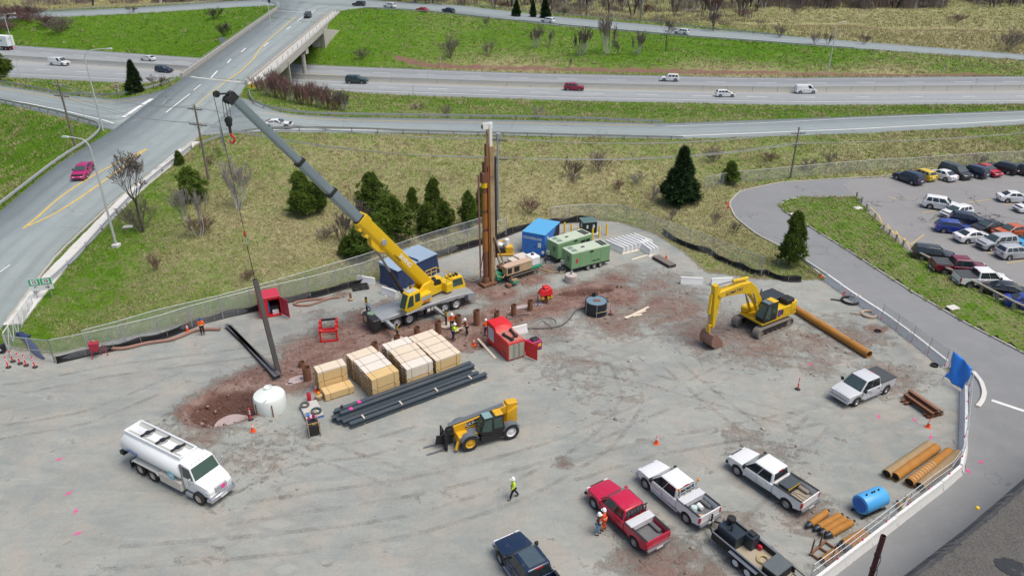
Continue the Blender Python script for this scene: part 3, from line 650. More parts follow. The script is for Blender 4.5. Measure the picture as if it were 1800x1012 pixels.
# ------------------------------------------------------------------ highway median barrier
md = smooth(resample(px([(-300,86),(20,105),(320,123),(520,139),(900,152),(1350,162),(1800,158),(2200,154)]),70),2)
MEDC = mat('barrier_concrete',(.40,.40,.37),.85,0,.12,.8,dirt=.15); med = thing('median_barrier','long concrete median barrier dividing the highway','barrier',tuple(md[35]))
bar_prof = [(-.38,0),(.38,0),(.34,.12),(.17,.40),(.12,1.05),(-.12,1.05),(-.17,.40),(-.34,.12)]
def barrier_mesh(L,prof=bar_prof,gap=.06,bevel=.015):
    b = MB(); n = len(prof); vs = [(x,y,z)for x in(-L/2+gap/2,L/2-gap/2)for y,z in prof]
    b.add(vs,[tuple(range(n)),tuple(range(2*n-1,n-1,-1))]+[(i,n+i,n+(i+1)%n,(i+1)%n)for i in range(n)]); return b.mesh('barrier',bevel)
for a,c in zip(md[:-1],md[1:]):
    d = c-a; L = float(np.hypot(d[0],d[1])); o = mobj('barrier_segment',barrier_mesh(L,[(y*1.2,z*1.15)for y,z in bar_prof]),MEDC,med)
    o.location = Vector((a+c)/2)-med.location; o.rotation_euler = (0,0,math.atan2(d[1],d[0]))

# ------------------------------------------------------------------ guardrails
gpost = MB().box(-.07,.07,-.09,.09,-.3,.72).mesh('post')
WEATH = mat('weathered_post',(.26,.25,.23),.85,0,.15,3)
def guardrail(pts,label,step=3.8,dz=0.0,group='roadside guardrails'):
    P = [hit(*p)for p in pts]; n = max(4,int(sum((b-a).length for a,b in zip(P,P[1:]))/1.9)); S = smooth(resample(P,n),2)
    for p in S:p[2] = ground_z(p[0],p[1])
    S = smooth(S,2); t = thing('guardrail',label,'guardrail',tuple(S[n//2]),group=group); o0 = Vector(S[n//2])
    d = np.gradient(S[:,:2],axis=0); d /=np.linalg.norm(d,axis=1)[:,None]; nn = np.stack([-d[:,1],d[:,0]],1)
    prof = [(.03,.42),(.10,.48),(.04,.55),(.04,.60),(.10,.67),(.03,.75),(-.02,.75),(-.02,.42)]; k = len(prof); b = MB(); vs = []
    for p,q in zip(S,nn):vs +=[(p[0]+q[0]*y-o0.x,p[1]+q[1]*y-o0.y,p[2]+z+dz-o0.z)for y,z in prof]
    b.add(vs,[(i*k+j,i*k+(j+1)%k,(i+1)*k+(j+1)%k,(i+1)*k+j)for i in range(n-1)for j in range(k)]); b.obj('rail',GALV,t,smooth=60)
    for i in range(0,n,2):
        o = mobj('post',gpost,WEATH,t); o.location = Vector(S[i])-o0-Vector((nn[i][0]*.1,nn[i][1]*.1,-dz)); o.rotation_euler = (0,0,math.atan2(d[i][1],d[i][0]))
    return t
guardrail([(-60,172),(0,181),(60,192),(120,207),(165,219),(186,226),(184,234),(165,248),(130,268),(100,287),(50,327),(0,366)],'guardrail round the grass corner left of the overpass road')
guardrail([(-60,139),(0,147),(60,158),(120,168),(180,172),(230,169),(265,160),(308,144)],'curved guardrail between the left ramp and the highway verge')
guardrail([(438,165),(441,180),(455,190),(480,197),(540,203),(620,206),(760,208),(900,210),(1040,213),(1165,219)],'guardrail along the far side of the exit ramp')
guardrail([(352,260),(375,247),(400,239),(430,235),(500,232),(620,234),(760,237),(900,240),(1050,244),(1200,247)],'guardrail along the near side of the exit ramp')
guardrail([(338,262),(300,292),(240,341),(190,395),(140,453),(100,492),(62,522)],'guardrail beside the pavement of the overpass road')
guardrail([(650,-1),(740,3),(820,10),(900,19),(1000,29),(1100,37),(1200,47),(1290,57),(1380,66)],'long guardrail on the far side of the upper ramp')
guardrail([(0,25),(60,22),(160,17),(250,12),(340,6),(430,0)],'guardrail above the green bank at top left')
guardrail([(640,17),(740,22),(880,37),(1020,50),(1200,66),(1400,81),(1500,88)],'guardrail on the near side of the upper ramp')
# footway along the overpass road: concrete slabs
fw = [hit(*p)for p in((22,572),(60,524),(100,476),(150,424),(200,372),(250,325),(300,286),(345,247))]
fr_ = smooth(resample(fw,60),2); fwo = struct(bpy.data.objects.new('footway',None)); COL.objects.link(fwo)
for i in range(0,58,1):
    a,c = Vector(fr_[i]),Vector(fr_[i+1]); d = c-a; L = d.length
    if i ==0:sm = MB().box(-.5,.5,-.85,.85,-.25,.10).mesh('paving_slab',.008)
    z0,z1 = ground_z(a.x,a.y),ground_z(c.x,c.y); o = mobj('paving_slab',sm,CONCL,fwo); o.location = (a+c)/2; o.location.z = (z0+z1)/2+.06
    o.scale = (L*.985,1,1); o.rotation_euler = (0,-math.atan2(z1-z0,d.xy.length),math.atan2(d.y,d.x))
kerb_pts = [hit(*p)for p in((10,569),(50,515),(100,450),(150,402),(200,357),(250,318),(300,280),(345,246))]
ks = smooth(resample(kerb_pts,60),2); kb = MB()
for a,c in zip(ks[:-1],ks[1:]):kb.bar((a[0],a[1],ground_z(a[0],a[1])+.05),(c[0],c[1],ground_z(c[0],c[1])+.05),.25,.25)
struct(kb.obj('kerb',CONC))

# ------------------------------------------------------------------ lamps, poles, wires, signs
def proj(p):
    d = Vector(p)-O; zc = d.y*_c-d.z*_s; vc = -(d.y*_s+d.z*_c); return CX+FPX*d.x/zc,CY+FPX*vc/zc
def hgt(base,py):
    lo,hi = 0,34
    for _ in range(40):
        m_ = (lo+hi)/2
        if proj((base.x,base.y,base.z+m_))[1]>py:lo = m_
        else:hi = m_
    return lo
def lamp(bx,by,ty,armdir,arm,label,base_block=True,rod=.11):
    b0 = hit(bx,by); h = hgt(b0,ty); t = thing('street_lamp',label,'street lamp',tuple(b0),math.atan2(armdir[1],armdir[0]),'street lamps')
    if base_block:MB().box(-.38,.38,-.38,.38,-.3,.32).obj('base_block',CONCL,t,bevel=.05)
    MB().cyl((0,0,.1),(0,0,h-1.2),rod*1.25,10,rod*.8).obj('pole',LAMPG,t)
    pts = [(0,0,h-1.25)]+[(arm*.45*(1-math.cos(a)),0,h-1.25+1.25*math.sin(a))for a in np.linspace(.1,math.pi/2,7)]+[(arm,0,h+.12)]
    MB().tube(pts,rod*.55,7).obj('arm',LAMPG,t)
    hd = MB(); hd.frust([(arm-.15,-.1,h+.02),(arm+.75,-.17,h+.02),(arm+.75,.17,h+.02),(arm-.15,.1,h+.02)],[(arm-.1,-.06,h+.2),(arm+.6,-.1,h+.24),(arm+.6,.1,h+.24),(arm-.1,.06,h+.2)]); hd.obj('lamp_head',LAMPG,t,bevel=.03)
    return t
lamp(205,433,244,(-1,.15),2.3,'tall street lamp on a concrete block beside the overpass guardrail')
lamp(182,232,88,(1,.12),3.4,'street lamp at the corner of the left ramp and overpass road',False)
lamp(26,92,25,(1,.15),2.6,'street lamp beside the highway near the white trailer',False)
lamp(34,131,108,(1,.2),.7,'short lamp post at the verge behind the left pine',False,.08)
lamp(1454,135,40,(1,.1),1.6,'street lamp on the highway verge at right',False)
lamp(486,116,2,(-1,.2),2.0,'street lamp on the overpass parapet',False)
def util_pole(bx,by,ty,label,arms,rz,col=WOODP,r=.15):
    b0 = hit(bx,by); h = hgt(b0,ty); t = thing('utility_pole',label,'utility pole',tuple(b0),rz,'wooden utility poles')
    MB().cyl((0,0,-.3),(0,0,h),r*1.15,10,r*.75).obj('shaft',col,t)
    tips = []
    for dz,L in arms:
        z = h-dz; MB().bar((0,-L/2,z),(0,L/2,z),.1,.13).obj('crossarm',WOODP,t)
        for y in (-.92,-.35,.35,.92):
            ins = MB().lathe([(.035,0),(.07,.05),(.04,.12),(.07,.17),(.03,.24)],(0,y*L/2,z+.06),n=8).obj('insulator',GALV,t)
            tips.append(Vector((0,y*L/2,z+.3)))
        MB().bar((0,-L*.28,z),(0,0,z-.6),.04,.04).obj('brace',GALV,t); MB().bar((0,L*.28,z),(0,0,z-.6),.04,.04).obj('brace',GALV,t)
    bpy.context.view_layer.update()
    return t,[t.matrix_world@p for p in tips]
T1,w1 = util_pole(367,316,184,'wooden utility pole between the overpass and the bare birch',[(.6,2.2),(2.6,2.8)],R(70))
T0,w0 = util_pole(134,262,141,'leaning-armed utility pole at far left of the overpass road',[(.8,2.2),(2.2,2.8)],R(70))
T2,w2 = util_pole(876,388,235,'grey utility pole standing behind the drill mast',[(.8,2.2),(3.2,2.6)],R(80),GALV)
MB().box(.15,.6,-.25,.25,10.2,11.3).obj('transformer',GALV,T2,bevel=.05)
T3,w3 = util_pole(1389,313,224,'utility pole in the dry field left of the parking lot',[(.9,2.2),(2.6,2.6)],R(95))
WIRE = mat('wire',(.45,.46,.47),.5,.3,.05,1)
def wires(A,B,sag,label,k):
    for j,i in enumerate(k):
        a,c = Vector(A[i]),Vector(B[i]); pts = [lerp(a,c,t)-Vector((0,0,sag*4*t*(1-t)))for t in np.linspace(0,1,14)]
        o = MB().tube(pts,.034,4).obj('power_line',WIRE); tag(o,('first ','second ','third ','fourth ','fifth ')[j]+label,'wire','overhead power lines')
far_r = [p+Vector((75,28,-3))for p in w3]; far_l = [p+Vector((-45,30,0))for p in w0]
wires(w0,w1,1.0,'overhead line from the far left pole to the overpass pole',(0,3,4,7)); wires(w1,w2,1.2,'overhead line sagging over the field to the pole behind the drill',(0,2,4,5,7))
wires(w2,w3,1.2,'overhead line from the pole behind the drill to the field pole',(0,2,4,5,7)); wires(w3,far_r,1.2,'overhead line leaving the field pole towards the right',(0,4,7)); wires(w0,far_l,.8,'overhead line leaving the far left pole',(0,4,7))
SIGNW = mat('sign_white',(.75,.76,.75),.4,0,.04,2); SIGNR = mat('sign_red',(.55,.02,.05),.4,0,.05,2); SIGNG = mat('sign_green',(.02,.40,.18),.4,0,.05,2); SIGNY = mat('sign_yellow',(.80,.50,.01),.4,0,.05,2); SIGNB = mat('sign_back',(.42,.44,.45),.45,.5,.08,2); INK = mat('black_ink',(.01,.01,.012),.5,0,.1,2)
def signpost(bx,by,ty,label,rz,w,h,m,posts=1,extra=None,name='road_sign'):
    b0 = hit(bx,by); H = hgt(b0,ty); t = thing(name,label,'sign',tuple(b0),rz)
    for k in range(posts):
        y = 0 if posts ==1 else (k-.5)*w*.62; MB().cyl((0.05,y,-.2),(.05,y,H-.05),.05,8).obj('post',GALV,t)
    MB().box(-.035,0,-w/2,w/2,H-h,H).obj('panel',m,t,bevel=.01)
    if extra:extra(t,H)
    return t
def ex_noentry(t,H):
    MB().cyl((-.045,0,H-.45),(-.036,0,H-.45),.36,20).obj('red_disc',SIGNR,t); MB().box(-.055,-.046,-.24,.24,H-.52,H-.38).obj('white_bar',SIGNW,t)
signpost(208,167,148,'white sign with a red no-entry disc beside the left ramp',R(70),.95,.95,SIGNW,1,ex_noentry)
def ex_dia(t,H):
    d = MB(); d.add([(-.05,0,H+.05),(-.05,.62,H-.55),(-.05,0,H-1.15),(-.05,-.62,H-.55),(-.036,0,H+.05),(-.036,.62,H-.55),(-.036,0,H-1.15),(-.036,-.62,H-.55)],[(0,1,2,3),(7,6,5,4),(0,4,5,1),(1,5,6,2),(2,6,7,3),(3,7,4,0)]); d.obj('diamond',SIGNY,t)
    MB().box(-.06,-.052,-.12,.12,H-.75,H-.3).obj('symbol',INK,t)
signpost(445,166,146,'yellow diamond warning sign at the bridge end',R(80),.3,.3,SIGNB,1,ex_dia)
signpost(396,271,225,'large grey sign seen edge-on on two posts by the ramp',R(27),3.4,2.4,SIGNB,2)
signpost(393,83,66,'small pale sign panel behind the bridge parapet',R(80),2.2,1.3,SIGNB,2)
def ex_route(t,H):
    for y in (.52,-.52):
        MB().box(-.05,-.036,y-.48,y+.48,H-.72,H-.02).obj('route_shield',SIGNG,t); MB().box(-.06,-.052,y-.3,y+.3,H-.62,H-.12).obj('number_plate',SIGNW,t)
        text('route_number','15',.42,INK,t,(-.066,y,H-.37),(R(90),0,R(-90)),.002)
    for y,g in ((.5,'\u2191'),(-.5,'\u2192')):text('arrow',g,.5,INK,t,(-.042,y,H-1.02),(R(90),0,R(-90)),.002)
signpost(80,525,489,'white and green route 15 sign on two posts by the gate',R(108),2.1,1.3,SIGNW,2,ex_route)
tl = hit(476,22); t = thing('traffic_light','black traffic light at the far end of the overpass','traffic light',tuple(tl),R(80)); MB().cyl((0,0,0),(0,0,4.2),.09,8).obj('pole',GALV,t); MB().box(-.25,.15,-.3,.3,2.9,4.4).obj('signal_head',BLACK,t,bevel=.04)
for z in (3.2,3.65,4.1):MB().cyl((-.25,0,z),(-.33,0,z),.15,12).obj('lens',BLACK,t)
signpost(491,24,4,'pale sign beside the traffic light',R(80),1.0,1.5,SIGNW,2)
for bx,by,ty,lb in ((775,118,99,'thin white marker post on the highway verge'),(150,212,190,'thin grey post by the left ramp guardrail'),(727,171,150,'thin grey post on the near highway verge'),(1078,44,18,'pale sign post beyond the upper ramp'),(1687,56,44,'thin dark post in the creek bank'),(1657,131,115,'small sign post on the far highway verge'),(753,137,126,'thin post on the median barrier'),(1715,150,138,'thin post on the median barrier at right')):
    b0 = hit(bx,by); h = hgt(b0,ty); t = thing('marker_post',lb,'post',tuple(b0)); MB().cyl((0,0,-.2),(0,0,h),.07,8).obj('shaft',LAMPG,t); MB().box(-.03,.03,-.13,.13,h-.4,h).obj('plate',SIGNB,t)
# ------------------------------------------------------------------ cars and pickups
GLASS = glassmat('car_glass'); GLASSL = glassmat('windscreen_glass',(.05,.075,.075),.06)
CHROME = mat('chrome',(.6,.6,.62),.2,.9,.05,3); RIM = mat('alloy_rim',(.36,.37,.38),.35,.7,.1,4,dirt=.15)
HEADL = mat('headlight_glass',(.62,.65,.66),.15,0,.1,6); TAILL = mat('tail_light',(.42,.012,.02),.2,0,.1,6); PLATE = mat('plate',(.7,.72,.72),.4,0,.05,4); AMBER = mat('amber_lens',(.8,.25,.01),.25,0,.05,4)
PC = dict(white=paint('white_car_paint',(.78,.79,.79)),black=paint('black_car_paint',(.012,.013,.016)),navy=paint('navy_car_paint',(.012,.022,.06)),blue=paint('blue_car_paint',(.015,.045,.30)),brightsilver=paint('bright_silver_paint',(.58,.60,.62),.3),silver=paint('silver_car_paint',(.42,.44,.46),.3),
          grey=paint('grey_car_paint',(.12,.13,.14)),red=paint('red_car_paint',(.50,.012,.035)),crimson=paint('crimson_car_paint',(.30,.008,.045)),maroon=paint('maroon_car_paint',(.17,.010,.03)),yellow=paint('yellow_car_paint',(.72,.50,.015)),orange=paint('orange_car_paint',(.55,.10,.02)),
          green=paint('dark_green_car_paint',(.02,.055,.055)),lightblue=paint('light_blue_car_paint',(.06,.35,.62)),charcoal=paint('charcoal_car_paint',(.03,.034,.038)),darkblue=paint('metallic_blue_paint',(.008,.022,.06)),magenta=paint('magenta_car_paint',(.40,.012,.13)),truckred=paint('truck_red_paint',(.52,.008,.05)))
# L, W, nose z, hood z at screen, belt z, deck z, roof z, screen base, rear base, roof front, roof rear, wheel x front, rear, wheel r, ground clearance
CARS = dict(
 sedan=(4.65,1.82,.70,.92,.96,1.00,1.44,1.05,-1.80,.20,-1.00,1.38,-1.36,.33,.20),
 coupe=(4.55,1.82,.66,.90,.94,.98,1.36,.95,-1.95,.10,-.95,1.36,-1.36,.34,.18),
 hatch=(4.35,1.80,.74,.97,1.00,1.02,1.53,1.10,-2.06,.30,-1.70,1.32,-1.30,.33,.20),
 suv=(4.68,1.88,.86,1.06,1.08,1.08,1.70,1.05,-2.25,.38,-1.98,1.36,-1.34,.37,.26),
 bigsuv=(5.25,2.02,1.00,1.18,1.20,1.20,1.90,1.15,-2.55,.55,-2.40,1.52,-1.50,.41,.30),
 minivan=(5.1,1.98,.85,1.05,1.06,1.06,1.76,1.55,-2.45,.70,-2.30,1.52,-1.50,.35,.22),
 van=(4.85,1.85,.90,1.12,1.14,1.14,1.92,1.62,-2.40,1.05,-2.36,1.48,-1.50,.34,.24),
 bigvan=(5.75,2.02,1.02,1.22,1.24,1.24,2.12,1.72,-2.84,1.15,-2.78,1.78,-1.75,.38,.28))
def arch(cx_,r,z0,n=8):
    a0 = math.asin(min(1,max(-1,(z0-r*.92)/(r*1.22))))
    return [(cx_-1.22*r*math.cos(t),r*.92+1.22*r*math.sin(t))for t in np.linspace(a0,math.pi-a0,n)]
def wheel_mesh(r,w):
    t = MB().lathe([(r*.62,-w/2),(r*.93,-w/2),(r,-w/2+.04),(r,w/2-.04),(r*.93,w/2),(r*.62,w/2),(r*.60,w/2-.03)],ax='y',n=20,caps=False).mesh('tyre',0,40)
    k = MB(); k.lathe([(0.02,-w*.35),(r*.60,-w*.35),(r*.60,w*.42),(r*.54,w*.40),(r*.46,w*.22),(r*.2,w*.36),(.01,w*.38)],ax='y',n=20); return t,k.mesh('rim',0,40)
WM = {}
def wheel(parent,x,y,r,w,side,rimmat=RIM):
    if (r,w)not in WM:WM[(r,w)] = wheel_mesh(r,w)
    o = mobj('wheel',WM[(r,w)][0],RUBBER,parent); o.location = (x,y,r)
    if side<0:o.rotation_euler = (0,0,math.pi)
    mobj('rim',WM[(r,w)][1],rimmat,o); return o
def pane(q,il=.05,ib=.04,it=.05,off=.012,frac=(0,1)):
    """pane on quad (bottom a, bottom b, top b, top a), inset"""
    a,b,c,d = [Vector(p)for p in q]; f0,f1 = frac
    a,b,c,d = lerp(a,b,f0),lerp(a,b,f1),lerp(d,c,f1),lerp(d,c,f0)
    w = max((b-a).length,.05); h = max((d-a).length,.05); u = min(.4,il/w); v0 = min(.4,ib/h); v1 = 1-min(.4,it/h)
    nn = (b-a).cross(d-a).normalized()*off
    def P(s,t):return lerp(lerp(a,b,s),lerp(d,c,s),t)+nn
    o = [P(u,v0),P(1-u,v0),P(1-u,v1),P(u,v1)]; m = MB(); m.add(o+[p-nn*2.2 for p in o],[(0,1,2,3),(7,6,5,4),(0,4,5,1),(1,5,6,2),(2,6,7,3),(3,7,4,0)]); return m
def taper(me,L,k=.10,crown=.0):
    for v in me.vertices:
        e = max(0,(abs(v.co.x)-L*.27)/(L*.23)); v.co.y *=1-k*e*e
        if crown and v.co.z>.6:v.co.z -=crown*(abs(v.co.y))**2
CM = {}
def car_parts(kind):
    if kind in CM:return CM[kind]
    L,Wd,nz_,hz,bz_,dz_,rz_,xa,xb,ya,yb,wf,wr,r,gc = CARS[kind]; h = L/2; out = []
    top = [(h-.10,gc+.02),(h,gc+.22),(h-.02,nz_-.12),(h-.14,nz_),(lerp(h,xa,.5),(nz_+hz)/2+.03),(xa,hz),(xa-.3,bz_),(xb+.15,bz_+.02),(xb-.02 if xb>-h+.15 else-h+.12,dz_),(-h+.05,dz_-.10),(-h,gc+.35),(-h+.08,gc+.08)]
    bot = arch(wr,r,gc)[:]; botf = arch(wf,r,gc)
    poly = top+[(wr-1.4*r,gc)]+bot+[(wr+1.4*r,gc-.02),(wf-1.4*r,gc-.02)]+botf+[(wf+1.35*r,gc)]
    b = MB(); b.prism(poly,-Wd/2,Wd/2); me = b.mesh('body',.06,40,2); taper(me,L); out.append(('body',me,'P'))
    wb,wt = Wd/2-.06,Wd/2-.26 if kind not in ('van','bigvan')else Wd/2-.14
    B = [(xa,-wb,bz_-.05),(xa,wb,bz_-.05),(xb,wb*.96,bz_-.05),(xb,-wb*.96,bz_-.05)]; T = [(ya,-wt,rz_-.03),(ya,wt,rz_-.03),(yb,wt*.95,rz_-.03),(yb,-wt*.95,rz_-.03)]
    mx_ = (ya+yb)/2; g = MB(); g.add([Vector(p)for p in B]+[Vector(p)for p in T]+[(lerp(ya,yb,.4),-wt*.98,rz_),(lerp(ya,yb,.4),wt*.98,rz_)],[(0,1,2,3),(0,4,5,1),(2,6,7,3),(4,8,9,5),(8,7,6,9),(1,5,9,6,2),(3,7,8,4,0)])
    out.append(('cabin',g.mesh('cabin',.05,40,2),'P'))
    B2 = [Vector(p)+Vector((0,0,.05))for p in B]
    out.append(('windscreen',pane((B2[0],B2[1],T[1],T[0]),.08,.05,.06).mesh('windscreen',.01),GLASSL))
    if kind not in ('van',):out.append(('rear_window',pane((B2[2],B2[3],T[3],T[2]),.12,.10,.08).mesh('rear_window',.01),GLASS))
    fr4 = [(.10,.40),(.42,.68),(.70,.92)]if kind in ('suv','bigsuv','minivan','hatch')else ([(.12,.48),(.50,.84)]if kind in('sedan','coupe')else[(.10,.30)])
    for sgn in (1,-1):
        q = (B2[2],B2[1],T[1],T[2])if sgn>0 else (B2[0],B2[3],T[3],T[0])
        for f0,f1 in fr4:
            if sgn>0:f0,f1 = 1-f1,1-f0
            out.append(('side_window',pane(q,.03,.04,.07,.014,(f0,f1)).mesh('side_window',.01),GLASS))
    for s in (1,-1):
        out.append(('headlight',MB().box(h-.34,h-.05,s*(Wd/2-.42)-.16,s*(Wd/2-.42)+.16,nz_-.20,nz_-.04).mesh('headlight',.03),HEADL))
        out.append(('tail_light',MB().box(-h-.005,-h+.26,s*(Wd/2-.34)-.13,s*(Wd/2-.34)+.13,dz_-.30,dz_-.10).mesh('tail_light',.03),TAILL))
        out.append(('mirror',MB().box(xa-.42,xa-.25,s*(Wd/2+.02)-.10,s*(Wd/2+.02)+.10,bz_+.0,bz_+.16).mesh('mirror',.03),BLACK))
    out.append(('grille',MB().box(h-.1,h+.012,-.5,.5,gc+.16,nz_-.18).mesh('grille',.03),BLACK)); out.append(('number_plate',MB().box(-h-.02,-h+.05,-.26,.26,gc+.42,gc+.55).mesh('number_plate'),PLATE))
    out.append(('underbody',MB().box(-h+.2,h-.2,-Wd/2+.22,Wd/2-.22,gc-.02,bz_-.15).mesh('underbody'),BLACK))
    CM[kind] = out; return out
def heading(pxy,d,z=0.7):
    a,b = G(pxy[0],pxy[1],z),G(pxy[0]+d[0],pxy[1]+d[1],z); return math.atan2(b.y-a.y,b.x-a.x)
def put_car(kind,col,at,d,label,group=None,cat='car',name=None,rim=RIM,sc=1.0):
    p = GZ(at[0],at[1],lambda x,y:ground_z(x,y)+.75); z = ground_z(p.x,p.y); rz = heading(at,d,z+.7)
    t = thing(name or{'van':'van','bigvan':'van'}.get(kind,'car'),label,cat,(p.x,p.y,z),rz,group); f = Vector((math.cos(rz),math.sin(rz),0))*1.3
    za,zb = ground_z(p.x+f.x,p.y+f.y),ground_z(p.x-f.x,p.y-f.y); t.rotation_euler = (0,-math.atan2(za-zb,2.6),rz); t.location.z = (za+zb)/2; t.scale = (sc,)*3
    for nm,me,m in car_parts(kind):mobj(nm,me,PC[col]if m=='P' else m,t)
    L,Wd,*_,wf,wr,r,gc = CARS[kind]
    for x in (wf,wr):
        for s in (1,-1):wheel(t,x,s*(Wd/2-.10),r,.22,s,rim)
    return t
HW = 'cars on the highway'; UR = 'cars on the upper ramp'; PL = 'cars in the parking lot'
put_car('bigvan','white',(104,110),(40,2.5),'white passenger van on the highway left of the overpass',HW,'van')
put_car('coupe','white',(260,102),(-40,-3),'white low car in the far lane left of the overpass',HW)
put_car('suv','navy',(288,122),(40,3),'dark blue SUV about to pass under the overpass',HW)
put_car('bigsuv','green',(627,141),(40,1),'dark green large SUV on the highway right of the overpass',HW)
put_car('suv','crimson',(1009,153),(40,1),'crimson SUV alone in the near highway lanes',HW)
put_car('suv','white',(1177,137),(-40,-1),'white SUV in the far highway lanes',HW)
put_car('hatch','white',(1275,164),(40,0),'white hatchback in the near highway lanes',HW)
put_car('van','white',(1416,158),(40,-.3),'white panel van in the near highway lanes',HW,'van')
put_car('suv','black',(541,27),(-12,9),'dark car driving at the far end of the overpass','cars on the overpass')
put_car('minivan','grey',(369,148),(-14,12),'grey minivan crossing the near bridge joint','cars on the overpass')
put_car('coupe','magenta',(145,297),(-40,32),'magenta car coming down the overpass road','cars on the overpass')
put_car('coupe','white',(488,216),(40,-1),'white coupe on the exit ramp behind the crane boom')
put_car('suv','charcoal',(631,7),(-30,-1),'dark car nearest the junction on the upper ramp',UR)
put_car('suv','white',(685,10),(-30,-2),'white SUV second from the junction on the upper ramp',UR); put_car('sedan','red',(742,16),(-30,-2.5),'red sedan on the upper ramp',UR)
put_car('suv','navy',(788,19),(-30,-2.5),'dark blue SUV behind the red sedan on the upper ramp',UR); put_car('suv','white',(963,36),(-30,-2.5),'white SUV on the upper ramp near the dark spruces',UR); put_car('suv','white',(1198,56),(-30,-2.5),'white SUV rearmost on the upper ramp',UR)
for a in (('suv','navy',(1598,311),(-43,-15),'dark blue SUV at the left end of the back parking row'),('hatch','yellow',(1621,305),(-43,-15),'yellow boxy hatchback in the back parking row'),('sedan','white',(1655,305),(-43,-13),'white sedan beside the yellow hatchback'),
          ('minivan','charcoal',(1680,301),(43,15),'dark green-black minivan right of the white sedan in the back row'),('suv','navy',(1710,300),(-43,-12),'dark blue SUV between the minivan and the red car'),('sedan','red',(1735,297),(43,14),'red sedan in the back parking row'),
          ('suv','black',(1762,294),(-43,-10),'black SUV right of the red sedan'),('suv','charcoal',(1793,297),(-43,-10),'charcoal SUV at the right end of the back row'),
          ('sedan','white',(1786,345),(50,2),'white sedan alone in the middle of the lot at right'),('sedan','white',(1815,362),(-50,2),'white car cut by the right edge below the lone sedan'),
          ('suv','white',(1656,358),(45,7),'white crossover at the top of the middle cluster'),('hatch','white',(1682,371),(-50,8),'white hatchback facing left in front of the crossover'),('hatch','navy',(1703,384),(50,7),'navy hatchback below the white hatchback'),
          ('hatch','blue',(1678,398),(50,5),'bright blue hatchback at the left of the cluster'),('sedan','black',(1737,397),(-50,5),'black sedan facing left behind the blue hatchback'),('sedan','white',(1712,413),(50,-3),'white sedan in front of the black sedan'),
          ('suv','silver',(1752,425),(-50,4),'silver crossover facing left in the cluster'),('sedan','orange',(1778,404),(-50,5),'orange sedan at the right edge'),('sedan','lightblue',(1812,422),(-50,6),'light blue car at the right edge'),('hatch','silver',(1785,441),(50,-3),'silver wagon with its tailgate to the left'),
          ('suv','charcoal',(1642,446),(50,6),'dark grey SUV behind the wooden rail'),('sedan','black',(1774,508),(50,7),'black sedan parked right of the white pickup'),('sedan','blue',(1812,531),(50,8),'blue car cut by the right edge beside the island')):
    put_car(*a,PL)
STEELG = mat('dull_bumper_steel',(.22,.23,.24),.4,.6,.1,3,dirt=.2)
